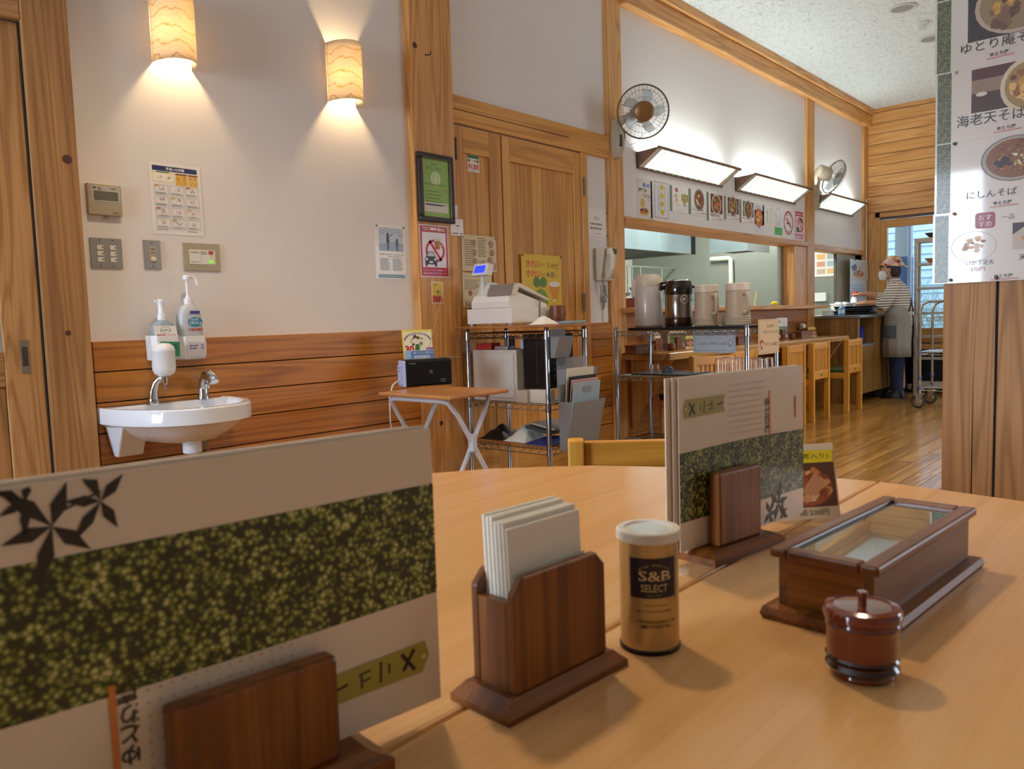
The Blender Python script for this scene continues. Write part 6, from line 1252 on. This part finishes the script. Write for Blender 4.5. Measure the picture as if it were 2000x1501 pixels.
for i, (dr_, lab) in enumerate(zip((d_r4, d_r3, d_r2, d_r1, d_r0), labs)):
    yy = .662 - (.003 if i in (1, 2) else 0); z0 = zs_[i]; h = zs_[i + 1] - z0 + .004
    off = .0035 if i == 0 else .0012 + .0005 * i
    o = sheet('post_menu_sheet', lab, 'menu sheet', 0, .36, 0, h, draw=lambda p, w, h_, f_=dr_: f_(p, .297, h_), mt=mat('gloss_sheet', '#c9bdb3', .30, coat=.9), rotz=-pi / 2, origin=(PX - off, yy, z0)); o.data.materials[0].node_tree.nodes['Principled BSDF'].inputs['Coat Roughness'].default_value = .05
    MB().add([(.006, -.0011, .002), (.044, -.0011, .002), (.044, -.0011, h - .006), (.006, -.0011, h - .006)], [(0, 1, 2, 3)]).build('photo_strip', field_mat('flower_field_strip', 190, '#20220f', '#4f5730', '#b5b089'), o)
    if i == 0: pin(o, .052, .010, 'b', .005); pin(o, .175, .010, 'b', .005); pin(o, .06, h - .004, 'o', .005)
    if i == 1: pin(o, .055, h - .008, 'g', .005)
    if i == 2: pin(o, .055, h - .008, 'w', .004)
# ================================================================== serving cabinet at the hatch
t = thing('serving_cabinet', 'wooden serving cabinet with steel top under the hatch', 'cabinet', (8.48, 2.73, 0)); cw = wood('cabinet_z', '#a3793f', '#86602e', '#4f3516', 'z', .4, rings=8); L_, dpt, hz = 1.58, .465, .93
for i in range(5): MB().box(0, .02, i * dpt / 5 + .001, (i + 1) * dpt / 5 - .001, 0, hz - .03).build('side_board', cw, t, bevel=.0025)
MB().box(-.02, L_, -.03, dpt, hz - .03, hz).build('worktop', mat('worktop_steel', '#8f9296', .3, .7), t, bevel=.004)
MB().box(.02, L_, dpt - .02, dpt, .1, hz - .03).build('back_panel', cw, t)
for x0_, x1_ in ((.02, .05), (.52, .55), (L_ - .03, L_)): MB().box(x0_, x1_, 0, dpt - .02, .1, hz - .03).build('divider', cw, t)
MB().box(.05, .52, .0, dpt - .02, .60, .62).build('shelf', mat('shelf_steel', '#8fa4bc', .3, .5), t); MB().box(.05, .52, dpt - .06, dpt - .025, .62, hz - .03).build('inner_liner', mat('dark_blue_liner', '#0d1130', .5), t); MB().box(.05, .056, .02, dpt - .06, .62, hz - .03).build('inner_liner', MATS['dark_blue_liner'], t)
for i in range(6): MB().box(.05 + i * .25, min(.05 + (i + 1) * .25 - .002, L_), -.002, .018, .10, .60 if i < 2 else hz - .03).build('front_board', cw, t, bevel=.002)
MB().box(.02, L_, .17, .19, 0, .1).build('toe_kick', mat('kick_dark', '#1d120a', .6), t)
o = MB().lathe([(.03, 0), (.055, .02), (.068, .055), (.066, .056), (.05, .022), (0, .008)], 22, cap=False).build('green_bowl', mat('green_bowl', '#6b8a22', .3), smooth=True); a = onY(1687, 655, 2.82); o.location = (8.66, 2.80, .6205); tag(o, 'green bowl on the open cabinet shelf', 'bowl')
o = box('blue_box', mat('blue_plastic', '#2436a0', .4), (0, .12, 0, .12, 0, .18), bevel=.004); o.location = (8.84, 2.82, .6205); tag(o, 'dark blue container on the open cabinet shelf', 'container')
t = thing('utensil_cup', 'cup of spoons in the open cabinet compartment', 'utensils', (8.60, 2.92, .6205))
MB().lathe([(.03, 0), (.034, .09), (.032, .09), (.028, .004)], 14).build('cup', mat('grey_cup', '#3a3d44', .4), t, smooth=True)
for i in range(5): MB().tube([(0, 0, .01), (random.uniform(-.035, .035), random.uniform(-.03, .03), .16)], .004, 5).ball((random.uniform(-.03, .03), random.uniform(-.03, .03), .165), .012, 8, 6).build('spoon', STEELL, t, smooth=True)
ZS = .9305
t = thing('white_tub', 'large white plastic tub with lid at the hatch', 'tub', (9.29, 3.17, ZS)); t.scale = (.62, .62, .9); MB().loft([[(-.15, -.13, 0), (.15, -.13, 0), (.15, .13, 0), (-.15, .13, 0)], [(-.17, -.145, .13), (.17, -.145, .13), (.17, .145, .13), (-.17, .145, .13)]]).build('tub', mat('tub_white', '#cfd2ce', .4), t, bevel=.01); MB().box(-.178, .178, -.152, .152, .13, .145).build('rim', MATS['tub_white'], t, bevel=.004); MB().loft([[(-.12, -.11, .145), (.12, -.11, .145), (.12, .11, .145), (-.12, .11, .145)], [(-.09, -.08, .165), (.09, -.08, .165), (.09, .08, .165), (-.09, .08, .165)]]).build('lid', mat('tub_lid', '#aab4ba', .4), t, bevel=.006)
c = onY(1617, 605, 3.02); t = thing('blue_pump_bottle', 'small blue-labelled pump bottle on the serving counter', 'bottle', (8.64, 2.95, ZS)); MB().lathe([(.033, 0), (.034, .01), (.034, .075), (.02, .09), (.014, .095)], 18).build('bottle', mat('blue_bottle', '#5a86bc', .3), t, smooth=True); MB().lathe([(.0345, .02), (.0345, .06)], 18, cap=False).build('label', mat('bottle_label', '#b8cde4', .5), t); MB().lathe([(.014, .095), (.014, .11), (.005, .112), (.005, .13), (.012, .131), (.011, .142), (0, .143)], 12, cap=False).tube([(0, 0, .137), (0, .03, .137)], .004, 6).build('pump', mat('pump_pale', '#dde3ea', .35), t, smooth=True)
o = box('ticket_box', mat('ticket_white', '#ccd2c8', .5), (-.06, .06, -.04, .04, 0, .06), bevel=.004); o.location = (8.60, 3.08, ZS); tag(o, 'small pale box beside the blue-labelled bottle', 'box')
BT = mat('black_lacquer_tray', '#0e0b0c', .3, coat=.3)
for i, (lab, dx) in enumerate((('black serving tray, lowest in the stack under the cloth', 0), ('black serving tray second from the bottom of the stack', .01), ('black serving tray third from the bottom of the stack', -.015), ('black serving tray on top of the stack, being wiped', .012))):
    t = thing('serving_tray', lab, 'tray', (9.05 + dx, 2.955 + dx, ZS + i * .024), R(4 * i)); MB().loft([[(-.13, -.19, 0), (.13, -.19, 0), (.13, .17, 0), (-.13, .17, 0)], [(-.15, -.21, .018), (.15, -.21, .018), (.15, .19, .018), (-.15, .19, .018)]]).build('base', BT, t, bevel=.003); m2 = MB()
    for dm in ((-.15, .15, -.21, -.20), (-.15, .15, .18, .19), (-.15, -.14, -.20, .18), (.14, .15, -.20, .18)): m2.box(dm[0], dm[1], dm[2], dm[3], .018, .0235)
    m2.build('rim', BT, t)
# pale panel, dark mullion and calendar at the right of the hatch
t = thing('hatch_screen', 'pale screen panel at the right of the serving hatch', 'panel', (9.40, D + .08, .945)); MB().box(.04, .66, 0, .012, 0, .69).build('panel', mat('screen_pale', '#c0bea8', .5), t); MB().box(.0, .02, -.01, .02, 0, .69).build('stile', mat('stile_dark', '#3f4038', .5), t); MB().box(.02, .04, -.01, .02, 0, .69).build('stile', mat('stile_pale', '#cfcfbe', .5), t)
def d_cal(p, w, h):
    p.rect(w * .02, h * .54, w * .98, h * .98, '#c9c6bc').rect(w * .02, h * .15, w * .98, h * .53, '#c9d2da').lay().poly([(w * .05, h * .84), (w * .32, h * .92), (w * .42, h * .80), (w * .18, h * .74)], '#2c2b2c').disc(w * .50, h * .68, w * .40, '#d8c69a', h * .09).lay().disc(w * .50, h * .70, w * .33, '#a8704a', h * .07).lay().blobs(w * .48, h * .72, w * .2, ['#c8523a', '#d8906a', '#6a3a20', '#e0c8a0'], 14, .5).blobs(w * .6, h * .82, w * .16, ['#a84a4a', '#8a8a80'], 4, .3)
    for r_ in range(5):
        for c in range(7): p.rect(w * (.08 + c * .125), h * (.19 + r_ * .06), w * (.13 + c * .125), h * (.215 + r_ * .06), '#7d8aa0' if c else '#b88a8a')
    p.rect(w * .02, h * .01, w * .98, h * .14, '#d6d2cc').lay().lines(w * .1, w * .5, h * .1, 2, h * .04, h * .02, '#7a8aa0')
a, b_ = onY(1652.5, 506), onY(1685, 598); o = sheet('wall_calendar', 'wall calendar with a noodle plate photo by the hatch', 'calendar', a.x, b_.x, b_.z, onY(1652.5, 506).z, D - .045, d_cal); MB().box(.14, .20, -.006, .002, .0, .02).build('clip', BLKS, o).location = (0, 0, o.data.vertices[-1].co.z - .012)
o = MB().tube([(10.075, D - .05, 2.3), (10.075, D - .05, 1.62), (10.09, D - .055, 1.45), (10.06, D - .06, 1.37), (10.09, D - .06, 1.33), (10.10, D - .055, 1.42)], .007, 6).build('roller_cord', mat('cream_cord', '#cfc3a8', .6), smooth=True); tag(o, 'cream pull cord hanging in the corner by the calendar', 'cord')
# ================================================================== worker at the counter
def person():
    t = thing('person', 'person in striped shirt, grey apron and patterned headscarf wiping trays', 'person', (9.345, 2.575, 0), R(4))
    SK = mat('skin', '#c08a68', .5)
    V = [(0, 0, .86), (0, .015, 1.02), (0, .03, 1.17), (0, .045, 1.26), (0, .065, 1.31), (0, .10, 1.40), (0, .115, 1.47)]; r_ = [.13, .115, .125, .07, .05, .088, .075]; E_ = [(i, i + 1) for i in range(6)]
    def chain(par, pts, rs):
        k = par
        for p_, q_ in zip(pts, rs): V.append(p_); r_.append(q_); E_.append((k, len(V) - 1)); k = len(V) - 1
        return k
    for s_ in (-1, 1):
        chain(0, [(s_ * .085, .0, .78), (s_ * .09, .02, .45), (s_ * .09, -.02, .09), (s_ * .095, .10, .04)], [.095, .06, .04, .035])
    hl = chain(2, [(-.15, .02, 1.215), (-.20, .10, 1.03), (-.15, .30, 1.055), (-.13, .36, 1.058)], [.06, .047, .030, .034])
    hr = chain(2, [(.15, .04, 1.215), (.20, .20, 1.10), (.13, .37, 1.165), (.115, .43, 1.165)], [.06, .047, .030, .034])
    for base, b0, dz in ((hl, (-.13, .36, 1.058), -.02), (hr, (.115, .43, 1.165), -.01)):
        for i in range(4):
            x = b0[0] - .024 + i * .016; ln = (.052, .060, .056, .044)[i]
            chain(base, [(x, b0[1] + .035, b0[2] + dz * .5), (x, b0[1] + .035 + ln * .55, b0[2] + dz), (x, b0[1] + .035 + ln * .9, b0[2] + dz * 1.9)], [.0095, .0085, .007])
        chain(base, [(b0[0] + (.034 if b0[0] < 0 else -.034), b0[1] + .012, b0[2] - .006), (b0[0] + (.040 if b0[0] < 0 else -.040), b0[1] + .042, b0[2] - .014)], [.011, .008])
    me = bpy.data.meshes.new('body'); me.from_pydata(V, E_, []); b = bpy.data.objects.new('body', me); COL.objects.link(b); b.parent = t; me.materials.append(SK)
    md = b.modifiers.new('skin', 'SKIN'); md.use_smooth_shade = True
    for v, q_ in zip(me.skin_vertices[0].data, r_): v.radius = (q_, q_)
    me.skin_vertices[0].data[0].use_root = True
    sb = b.modifiers.new('smooth', 'SUBSURF'); sb.levels = 2; sb.render_levels = 2
    def ell(cx, cy, z, rx, ry, n=24, a0=0, a1=2 * pi, ex=2.0, tilt=0):
        full = abs(a1 - a0 - 2 * pi) < 1e-6; out = []
        for i in range(n):
            a = a0 + (a1 - a0) * i / (n if full else n - 1); out.append((cx + rx * math.copysign(abs(cos(a)) ** (2 / ex), cos(a)), cy + ry * math.copysign(abs(sin(a)) ** (2 / ex), sin(a)), z + tilt * sin(a)))
        return out
    # head shape, nose, ears, eyes
    hd = MB().loft([ell(0, .105, 1.305, .035, .040), ell(0, .108, 1.325, .058, .070), ell(0, .100, 1.37, .070, .088), ell(0, .092, 1.42, .075, .095), ell(0, .088, 1.47, .074, .094), ell(0, .085, 1.51, .058, .075), ell(0, .084, 1.53, .025, .035)])
    hd.loft([[(-.011, .186, 1.385), (.011, .186, 1.385), (0, .190, 1.38)], [(-.010, .200, 1.388), (.010, .200, 1.388), (0, .207, 1.386)], [(-.006, .186, 1.425), (.006, .186, 1.425), (0, .190, 1.426)]])
    for s_ in (-1, 1): hd.ball((s_ * .078, .085, 1.405), .021, 10, 8, (.35, .7, 1.25))
    hd.build('head', SK, t, smooth=True)
    for s_ in (-1, 1): MB().ball((s_ * .034, .176, 1.425), .010, 8, 6, (1.2, .5, .6)).build('eye', mat('eye_dark', '#1a1412', .2), t, smooth=True); MB().tube([(s_ * .016, .183, 1.443), (s_ * .036, .178, 1.447), (s_ * .052, .165, 1.442)], .0035, 5).build('eyebrow', mat('hair_dark', '#2a1a12', .6), t, smooth=True)
    HR = MATS['hair_dark']
    MB().loft([ell(0, .052, 1.325, .060, .050, 22, R(170), R(370)), ell(0, .055, 1.37, .080, .075, 22, R(165), R(375)), ell(0, .07, 1.42, .083, .088, 22, R(160), R(380)), ell(0, .075, 1.455, .080, .098, 22, R(150), R(390))], close=False).build('hair', HR, t, smooth=True)
    MB().loft([ell(0, .09, 1.437, .0835, .106, 24, R(35), R(145)), ell(0, .09, 1.462, .083, .108, 24, R(35), R(145))], close=False).build('fringe', HR, t, smooth=True)
    sc = bpy.data.materials.new('headscarf_print'); sc.use_nodes = True; nt = sc.node_tree; vo = nt.nodes.new('ShaderNodeTexVoronoi'); vo.inputs['Scale'].default_value = 22; tc = nt.nodes.new('ShaderNodeTexCoord'); nt.links.new(tc.outputs['Object'], vo.inputs['Vector']); nt.links.new(ramp(nt, vo.outputs['Color'], [(.2, '#8a3a36'), (.38, '#d8a8a0'), (.52, '#e0cfc6'), (.66, '#b06a3a'), (.85, '#d8c480')]), nt.nodes['Principled BSDF'].inputs['Base Color']); nt.nodes['Principled BSDF'].inputs['Roughness'].default_value = .8
    MB().loft([ell(0, .083, 1.452, .087, .108, 28, tilt=.012), ell(0, .083, 1.475, .090, .110, 28, tilt=.006), ell(0, .078, 1.51, .084, .103, 28), ell(0, .072, 1.545, .062, .078, 28), ell(0, .068, 1.562, .025, .03, 28)]).build('headscarf', sc, t, smooth=True)
    tl = MB().ext([(-.02, -.02, 1.47), (.02, -.02, 1.47), (.035, -.085, 1.415), (.0, -.11, 1.43), (-.03, -.09, 1.42)], (0, .008, .004)); tl.ball((0, -.025, 1.465), .022, 10, 8); tl.build('headscarf_knot', mat('scarf_pale', '#e0d0b8', .8), t, smooth=True)
    MB().loft([ell(0, .112, 1.305, .050, .085, 18, R(8), R(172)), ell(0, .110, 1.335, .068, .102, 18, R(4), R(176)), ell(0, .104, 1.37, .0755, .107, 18, R(8), R(172)), ell(0, .102, 1.40, .0765, .103, 18, R(22), R(158))], close=False).build('face_mask', mat('mask_white', '#dcdcdc', .8), t, smooth=True)
    for s_ in (-1, 1): MB().tube([(s_ * .072, .125, 1.39), (s_ * .082, .085, 1.425), (s_ * .083, .07, 1.41)], .0022, 5).tube([(s_ * .070, .120, 1.33), (s_ * .083, .075, 1.38)], .0022, 5).build('mask_loop', MATS['mask_white'], t, smooth=True)
    # striped shirt
    st = bpy.data.materials.new('striped_shirt'); st.use_nodes = True; nt = st.node_tree; tc = nt.nodes.new('ShaderNodeTexCoord'); wv = nt.nodes.new('ShaderNodeTexWave'); wv.bands_direction = 'Z'; wv.inputs['Scale'].default_value = 11.5; wv.inputs['Distortion'].default_value = 1.2; wv.inputs['Detail Scale'].default_value = .6; nt.links.new(tc.outputs['Object'], wv.inputs['Vector']); nt.links.new(ramp(nt, wv.outputs['Fac'], [(.0, '#5b4a3c'), (.22, '#6b5a4a'), (.32, '#ddd5c8'), (1, '#e2dbd0')]), nt.nodes['Principled BSDF'].inputs['Base Color']); nt.nodes['Principled BSDF'].inputs['Roughness'].default_value = .85
    sh = MB().loft([ell(0, .0, .80, .165, .130, 24, ex=2.4), ell(0, .0, .92, .160, .125, 24, ex=2.4), ell(0, .01, 1.04, .162, .128, 24, ex=2.4), ell(0, .015, 1.13, .172, .130, 24, ex=2.4), ell(0, .018, 1.20, .170, .115, 24, ex=2.3), ell(0, .028, 1.25, .120, .085, 24), ell(0, .05, 1.29, .068, .062, 24), ell(0, .058, 1.305, .060, .056, 24)])
    sh.build('shirt', st, t, smooth=True)
    MB().tube([(-.135, .018, 1.225), (-.175, .035, 1.17), (-.205, .08, 1.07), (-.203, .115, 1.02), (-.19, .17, 1.03)], [.070, .074, .070, .068, .055], 14).build('sleeve', st, t, smooth=True)
    MB().tube([(.135, .03, 1.225), (.175, .07, 1.18), (.205, .16, 1.12), (.20, .215, 1.10), (.18, .27, 1.125)], [.070, .072, .066, .062, .052], 14).build('sleeve', st, t, smooth=True)
    MB().tube([(.061 * cos(2 * pi * i / 20), .056 + .057 * sin(2 * pi * i / 20), 1.305 + .004 * sin(2 * pi * i / 20)) for i in range(21)], .009, 6).build('collar', st, t, smooth=True)
    ap = bpy.data.materials.new('apron_cloth'); ap.use_nodes = True; nt = ap.node_tree; tc = nt.nodes.new('ShaderNodeTexCoord'); wv = nt.nodes.new('ShaderNodeTexWave'); wv.bands_direction = 'Z'; wv.inputs['Scale'].default_value = 22; wv.inputs['Distortion'].default_value = .8; nt.links.new(tc.outputs['Object'], wv.inputs['Vector']); nt.links.new(ramp(nt, wv.outputs['Fac'], [(0, '#77716a'), (.5, '#9a958c'), (1, '#aaa69c')]), nt.nodes['Principled BSDF'].inputs['Base Color']); nt.nodes['Principled BSDF'].inputs['Roughness'].default_value = .9
    A0, A1 = R(-70), R(250)
    rings = [ell(0, .012, .455, .195, .165, 40, A0, A1, 2.2), ell(0, .008, .60, .188, .160, 40, A0, A1, 2.2), ell(0, .004, .76, .182, .150, 40, A0, A1, 2.3), ell(0, .002, .90, .176, .142, 40, A0, A1, 2.4), ell(0, .008, 1.0, .172, .140, 40, R(-40), R(220), 2.4)]
    for i in range(3):
        rings[i] = [(x + .006 * sin(k * 1.9 + i), y + .008 * sin(k * 1.3 + i * 2), z) for k, (x, y, z) in enumerate(rings[i])]
    o = MB().loft(rings, close=False).build('apron', ap, t, smooth=True); md = o.modifiers.new('thick', 'SOLIDIFY'); md.thickness = .003
    pk = [[(x * 1.025 - .002, y * 1.03, z) for x, y, z in ell(0, .004, zz, .188, .158, 12, R(118), R(185), 2.2)] for zz in (.665, .73, .80)]
    MB().loft(pk, close=False).build('apron_pocket', mat('apron_pocket', '#5c6266', .9), o, smooth=True)
    MB().loft([ell(0, .022, 1.0, .120, .142, 16, R(40), R(140), 2.2), ell(0, .028, 1.12, .110, .138, 16, R(45), R(135), 2.2)], close=False).build('apron_bib', ap, o, smooth=True)
    for s_ in (-1, 1): MB().tube([(s_ * .085, .135, 1.12), (s_ * .09, .09, 1.225), (s_ * .085, .02, 1.262), (s_ * .06, -.075, 1.20), (0, -.118, 1.06), (-s_ * .10, -.122, .95)], .010, 6).build('strap', mat('strap_dark', '#4a4844', .9), o, smooth=True)
    jn = mat('denim', '#1f2f52', .8, noise=.5, nscale=30)
    tr = MB().loft([ell(0, .0, .70, .150, .122, 20), ell(0, 0, .80, .158, .125, 20), ell(0, 0, .90, .150, .118, 20)])
    for s_, dy in ((-1, -.01), (1, .02)):
        tr.loft([ell(s_ * .088, .0 + dy, .085, .060, .068, 18), ell(s_ * .088, .01 + dy, .13, .056, .064, 18), ell(s_ * .088, .012 + dy, .30, .060, .072, 18), ell(s_ * .088, .015 + dy, .46, .068, .080, 18), ell(s_ * .085, .006, .62, .078, .095, 18), ell(s_ * .078, .0, .76, .080, .11, 18)])
    tr.build('trousers', jn, t, smooth=True)
    sm = mat('black_shoe', '#101010', .35)
    for s_, dy in ((-1, -.01), (1, .03)):
        so = MB()
        so.loft([[(s_ * .092 + x * wd, y + dy, z) for x, y in ((-.5, 0), (-.35, 0), (.35, 0), (.5, 0))] for y, wd, z in ()] or [ell(s_ * .092, .045 + dy, .0, .046, .130, 20, ex=2.6), ell(s_ * .092, .045 + dy, .022, .048, .132, 20, ex=2.6), ell(s_ * .092, .035 + dy, .055, .044, .112, 20, ex=2.4), ell(s_ * .090, .005 + dy, .085, .042, .072, 20), ell(s_ * .088, -.005 + dy, .105, .044, .056, 20)])
        so.build('shoe', sm, t, smooth=True)
    return t
person()
t = thing('wiping_cloth', 'red and white cloth bundle held over the trays', 'cloth', (9.345 + .10, 2.575 + .50, 1.125)); MB().ball((0, 0, .03), .038, 12, 8, (.8, .8, 1.2)).build('red_part', mat('red_cloth', '#b5352c', .7), t, smooth=True); MB().lathe([(.05, -.06), (.045, -.03), (.03, .01), (.012, .03)], 16).build('white_part', mat('white_cloth', '#d6d4d0', .8), t, smooth=True)
# ================================================================== racks by the end window
bm_ = mat('rack_beige', '#b5aa96', .45, .2)
t = thing('tray_rack', 'tall beige tray rack with ladder rungs in front of the window', 'rack', (9.86, 2.545, 0)); dy = -.46; xb = .14
for x in (0, xb):
    for y in (0, dy): MB().box(x, x + .032, y - .016, y + .016, .0, 1.77).build('post', bm_, t, bevel=.003)
for z in (1.745, 1.474, 1.202, .918, .655, .403, .10):
    hgt = .05 if z > 1.7 else (.07 if z < .2 else .026)
    for x in (.004, xb + .004): MB().box(x, x + .02, dy, 0, z - hgt / 2, z + hgt / 2).build('rung', bm_, t, bevel=.002)
    for y in (0, dy): MB().box(.02, xb, y - .012, y + .012, z - .012, z + .012).build('side_bar', bm_, t)
for z, lab in ((1.7705, 'dark tray lying on top of the tall tray rack'), (1.4875, 'woven basket tray on the upper rung of the tray rack')):
    o = MB().loft([[(-.09, -.13, 0), (.09, -.13, 0), (.09, .13, 0), (-.09, .13, 0)], [(-.12, -.17, .05), (.12, -.17, .05), (.12, .17, .05), (-.12, .17, .05)]]).build('basket_tray' if z < 1.6 else 'dark_tray', mat('basket_weave', '#a8743c', .7) if z < 1.6 else mat('dark_wood_tray', '#3a2a26', .5), bevel=.004); o.location = (9.95, 2.28, z); tag(o, lab, 'tray')
CT = mat('cart_chrome', '#b5b2aa', .22, .9)
t = thing('kitchen_cart', 'chrome wire cart with arched handle and rubber casters', 'cart', (8.40, 2.12, 0)); cw_, cl = .45, -.75
for x in (0, cw_):
    m2 = MB().tube([(x, 0, .15), (x, 0, .95), (x, -.02, 1.01), (x, -.07, 1.04), (x, cl + .07, 1.04), (x, cl + .02, 1.01), (x, cl, .95), (x, cl, .15)], .0125, 10); m2.build('handle_frame', CT, t, smooth=True)
    for y in (0, cl):
        for z in (.20, .545, .30): MB().lathe([(.014, z - .02), (.018, z - .018), (.018, z + .018), (.014, z + .02)], 12, (x, y, 0)).build('collar', mat('cart_collar', '#6a6690', .4), t, smooth=True)
for z in (.205, .555, .885):
    m2 = MB(); cs = [(0, 0), (cw_, 0), (cw_, cl), (0, cl)]
    for i in range(4):
        a, b_ = cs[i], cs[(i + 1) % 4]; m2.tube([(a[0], a[1], z), (b_[0], b_[1], z)], .004, 6)
        if z < .8 or i % 2: m2.tube([(a[0], a[1], z - .03), (b_[0], b_[1], z - .03)], .0035, 6); zig(m2, (a[0], a[1], z), (b_[0], b_[1], z), .03, 8, .0022)
    if z < .8:
        for i in range(1, 24): m2.tube([(0, cl * i / 24, z), (cw_, cl * i / 24, z)], .002, 4)
    m2.build('wire_shelf', CT, t, smooth=True)
for x in (0, cw_):
    for y in (0, cl):
        cs_ = MB().box(x - .03, x + .03, y - .04, y + .04, .138, .150).ext([(x - .02, y - .03, .138), (x - .02, y + .035, .138), (x - .02, y + .03, .06), (x - .02, y, .05)], (.005, 0, 0)).ext([(x + .015, y - .03, .138), (x + .015, y + .035, .138), (x + .015, y + .03, .06), (x + .015, y, .05)], (.005, 0, 0)).build('caster', CT, t); MB().lathe([(.0, -.012), (.05, -.013), (.062, -.009), (.062, .009), (.05, .013), (0, .012)], 24, (x, y + .015, .0625), 'x', cap=False).build('wheel', mat('rubber_grey', '#3c3a38', .6), cs_, smooth=True); MB().lathe([(0, -.0145), (.04, -.0145), (.042, -.013)], 20, (x, y + .015, .0625), 'x', cap=False).build('wheel_disc', CT, cs_, smooth=True)
t = thing('dark_cabinet', 'low black open cabinet beneath the window ledge', 'cabinet', (10.045, 2.2, 0)); bkm = mat('black_interior', '#0a090a', .5)
MB().box(.15, .165, -.95, .5, 0, .49).build('back_panel', bkm, t); MB().box(0, .15, -.95, .5, .46, .49).build('top_panel', bkm, t); MB().box(0, .15, -.95, .5, .0, .03).build('bottom_panel', bkm, t)
for y in (-.95, -.3, .35, .48): MB().box(0, .15, y, y + .02, .03, .46).build('divider', bkm, t)
for i, (y, lab) in enumerate(((2.66, 'white cup in the dark cabinet beside the person'), (2.585, 'white cup in the dark cabinet beside the tray rack'))):
    o = MB().lathe([(.026, 0), (.032, .06), (.030, .06), (.024, .004)], 16).build('white_mug', mat('mug_white', '#b5b4b2', .4), smooth=True); o.location = (10.08, y, .0305); tag(o, lab, 'cup')
# ================================================================== ceiling fittings
def downlight(x, y, lab, lit):
    t = thing('ceiling_downlight', lab, 'downlight', (x, y, ZC)); MB().lathe([(.105, 0), (.11, -.004), (.105, -.010), (.085, -.011), (.082, -.004)], 28, cap=False).build('trim_ring', mat('downlight_ring', '#c9cbc4', .4), t, smooth=True)
    MB().lathe([(0, -.0035), (.084, -.0035)], 28, cap=False).build('lens', mat('downlight_lens_lit', '#ffffff', .4, emit='#ffd9a8', estr=6) if lit else mat('downlight_lens', '#8f918c', .35), t)
for i, (x, y) in enumerate(DOWN): downlight(x, y, 'lit warm ceiling downlight ' + ('above the round end of the dining table', 'behind the seat at the dining table', 'near the menu post', 'between the post and the water rack', 'in the middle of the far room')[i], True)
downlight(7.0, 1.92, 'unlit ceiling downlight nearer the bar chairs', False); downlight(7.96, 1.94, 'unlit ceiling downlight beside the smoke detector, far side', False)
t = thing('smoke_detector', 'white dome smoke detector between two ceiling downlights', 'smoke detector', (7.48, 1.91, ZC)); MB().lathe([(.055, 0), (.058, -.012), (.05, -.02)], 24).build('base', mat('detector_white', '#d5d6d0', .4), t, smooth=True); MB().lathe([(.042, -.02), (.042, -.04), (.03, -.058), (0, -.064)], 24, cap=False).build('dome', MATS['detector_white'], t, smooth=True)
# ================================================================== outside the end window
g = box('ground_outside', mat('wet_ground', '#7d8578', .9, noise=.5, nscale=3), (XE + .2, 40, -12, 16, -.35, -.15)); struct(g)
t = thing('siding_wall', 'pale blue clapboard wall of the next building outside', 'building', (15.6, 4.2, -.15)); sd_ = mat('pale_siding', '#cfe2ee', .6)
for i in range(26): MB().ext([(0, -1.1, i * .14), (-.025, -1.1, i * .14), (0, -1.1, i * .14 + .138)], (0, 3.2, 0)).build('clapboard', sd_, t)
MB().box(.002, .2, -1.1, 2.1, 0, 3.6).build('wall', sd_, t)
t = thing('porch_pillar', 'grey porch pillar with a dark blue lower half outside the window', 'pillar', (11.25, onX(1760, 500, 11.25).y, -.15)); MB().box(-.01, .26, -.075, .075, 1.81, 3.8).build('upper', mat('pillar_grey', '#98a4ac', .6), t, bevel=.004); MB().box(-.02, .27, -.08, .085, 0, 1.81).build('lower', mat('pillar_blue', '#3d5a86', .6), t, bevel=.004)
brm = [mat('pale_branch', '#c4cec8', .8), mat('grey_branch', '#9aa8a0', .8), mat('green_twig', '#a6c0ae', .8)]
def bush(x, y, h, n, lab, mt, seed):
    rnd = random.Random(seed); t = thing('bare_shrub', lab, 'shrub', (x, y, -.15)); m2 = MB()
    def grow(p, d, ln, r_, lev):
        q_ = p + d * ln; mid = p + d * ln * .5 + Vector((rnd.uniform(-1, 1), rnd.uniform(-1, 1), rnd.uniform(-.3, .6))) * ln * .08; m2.tube([p, mid, q_], [r_, r_ * .8, r_ * .6], 3, cap=False)
        if lev:
            for _ in range(rnd.choice((2, 3))): nd = (d + Vector((rnd.uniform(-1, 1), rnd.uniform(-1, 1), rnd.uniform(-.3, .7))) * .75).normalized(); grow(p.lerp(q_, rnd.uniform(.45, 1)), nd, ln * rnd.uniform(.55, .8), r_ * .6, lev - 1)
    for _ in range(n): grow(Vector((rnd.uniform(-.3, .3), rnd.uniform(-.3, .3), 0)), Vector((rnd.uniform(-.5, .5), rnd.uniform(-.6, .6), 1)).normalized(), h * rnd.uniform(.3, .45), .016, 4)
    m2.build('branches', mt, t)
for i, (x, y, h, n, lab) in enumerate(((12.6, 2.55, 2.2, 9, 'bare pale shrub right outside beside the porch pillar'), (13.0, 1.6, 2.4, 9, 'bare grey shrub outside the middle pane'), (14.0, 2.9, 1.9, 8, 'low bare shrub in front of the clapboard wall'), (15.8, .9, 2.6, 10, 'bare shrub farther behind the others'), (12.2, .9, 2.0, 8, 'bare shrub outside the last pane'), (17.5, 2.6, 4.5, 10, 'bare tree rising far behind the shrubs'))): bush(x, y, h, n, lab, brm[i % 3], 11 + i)
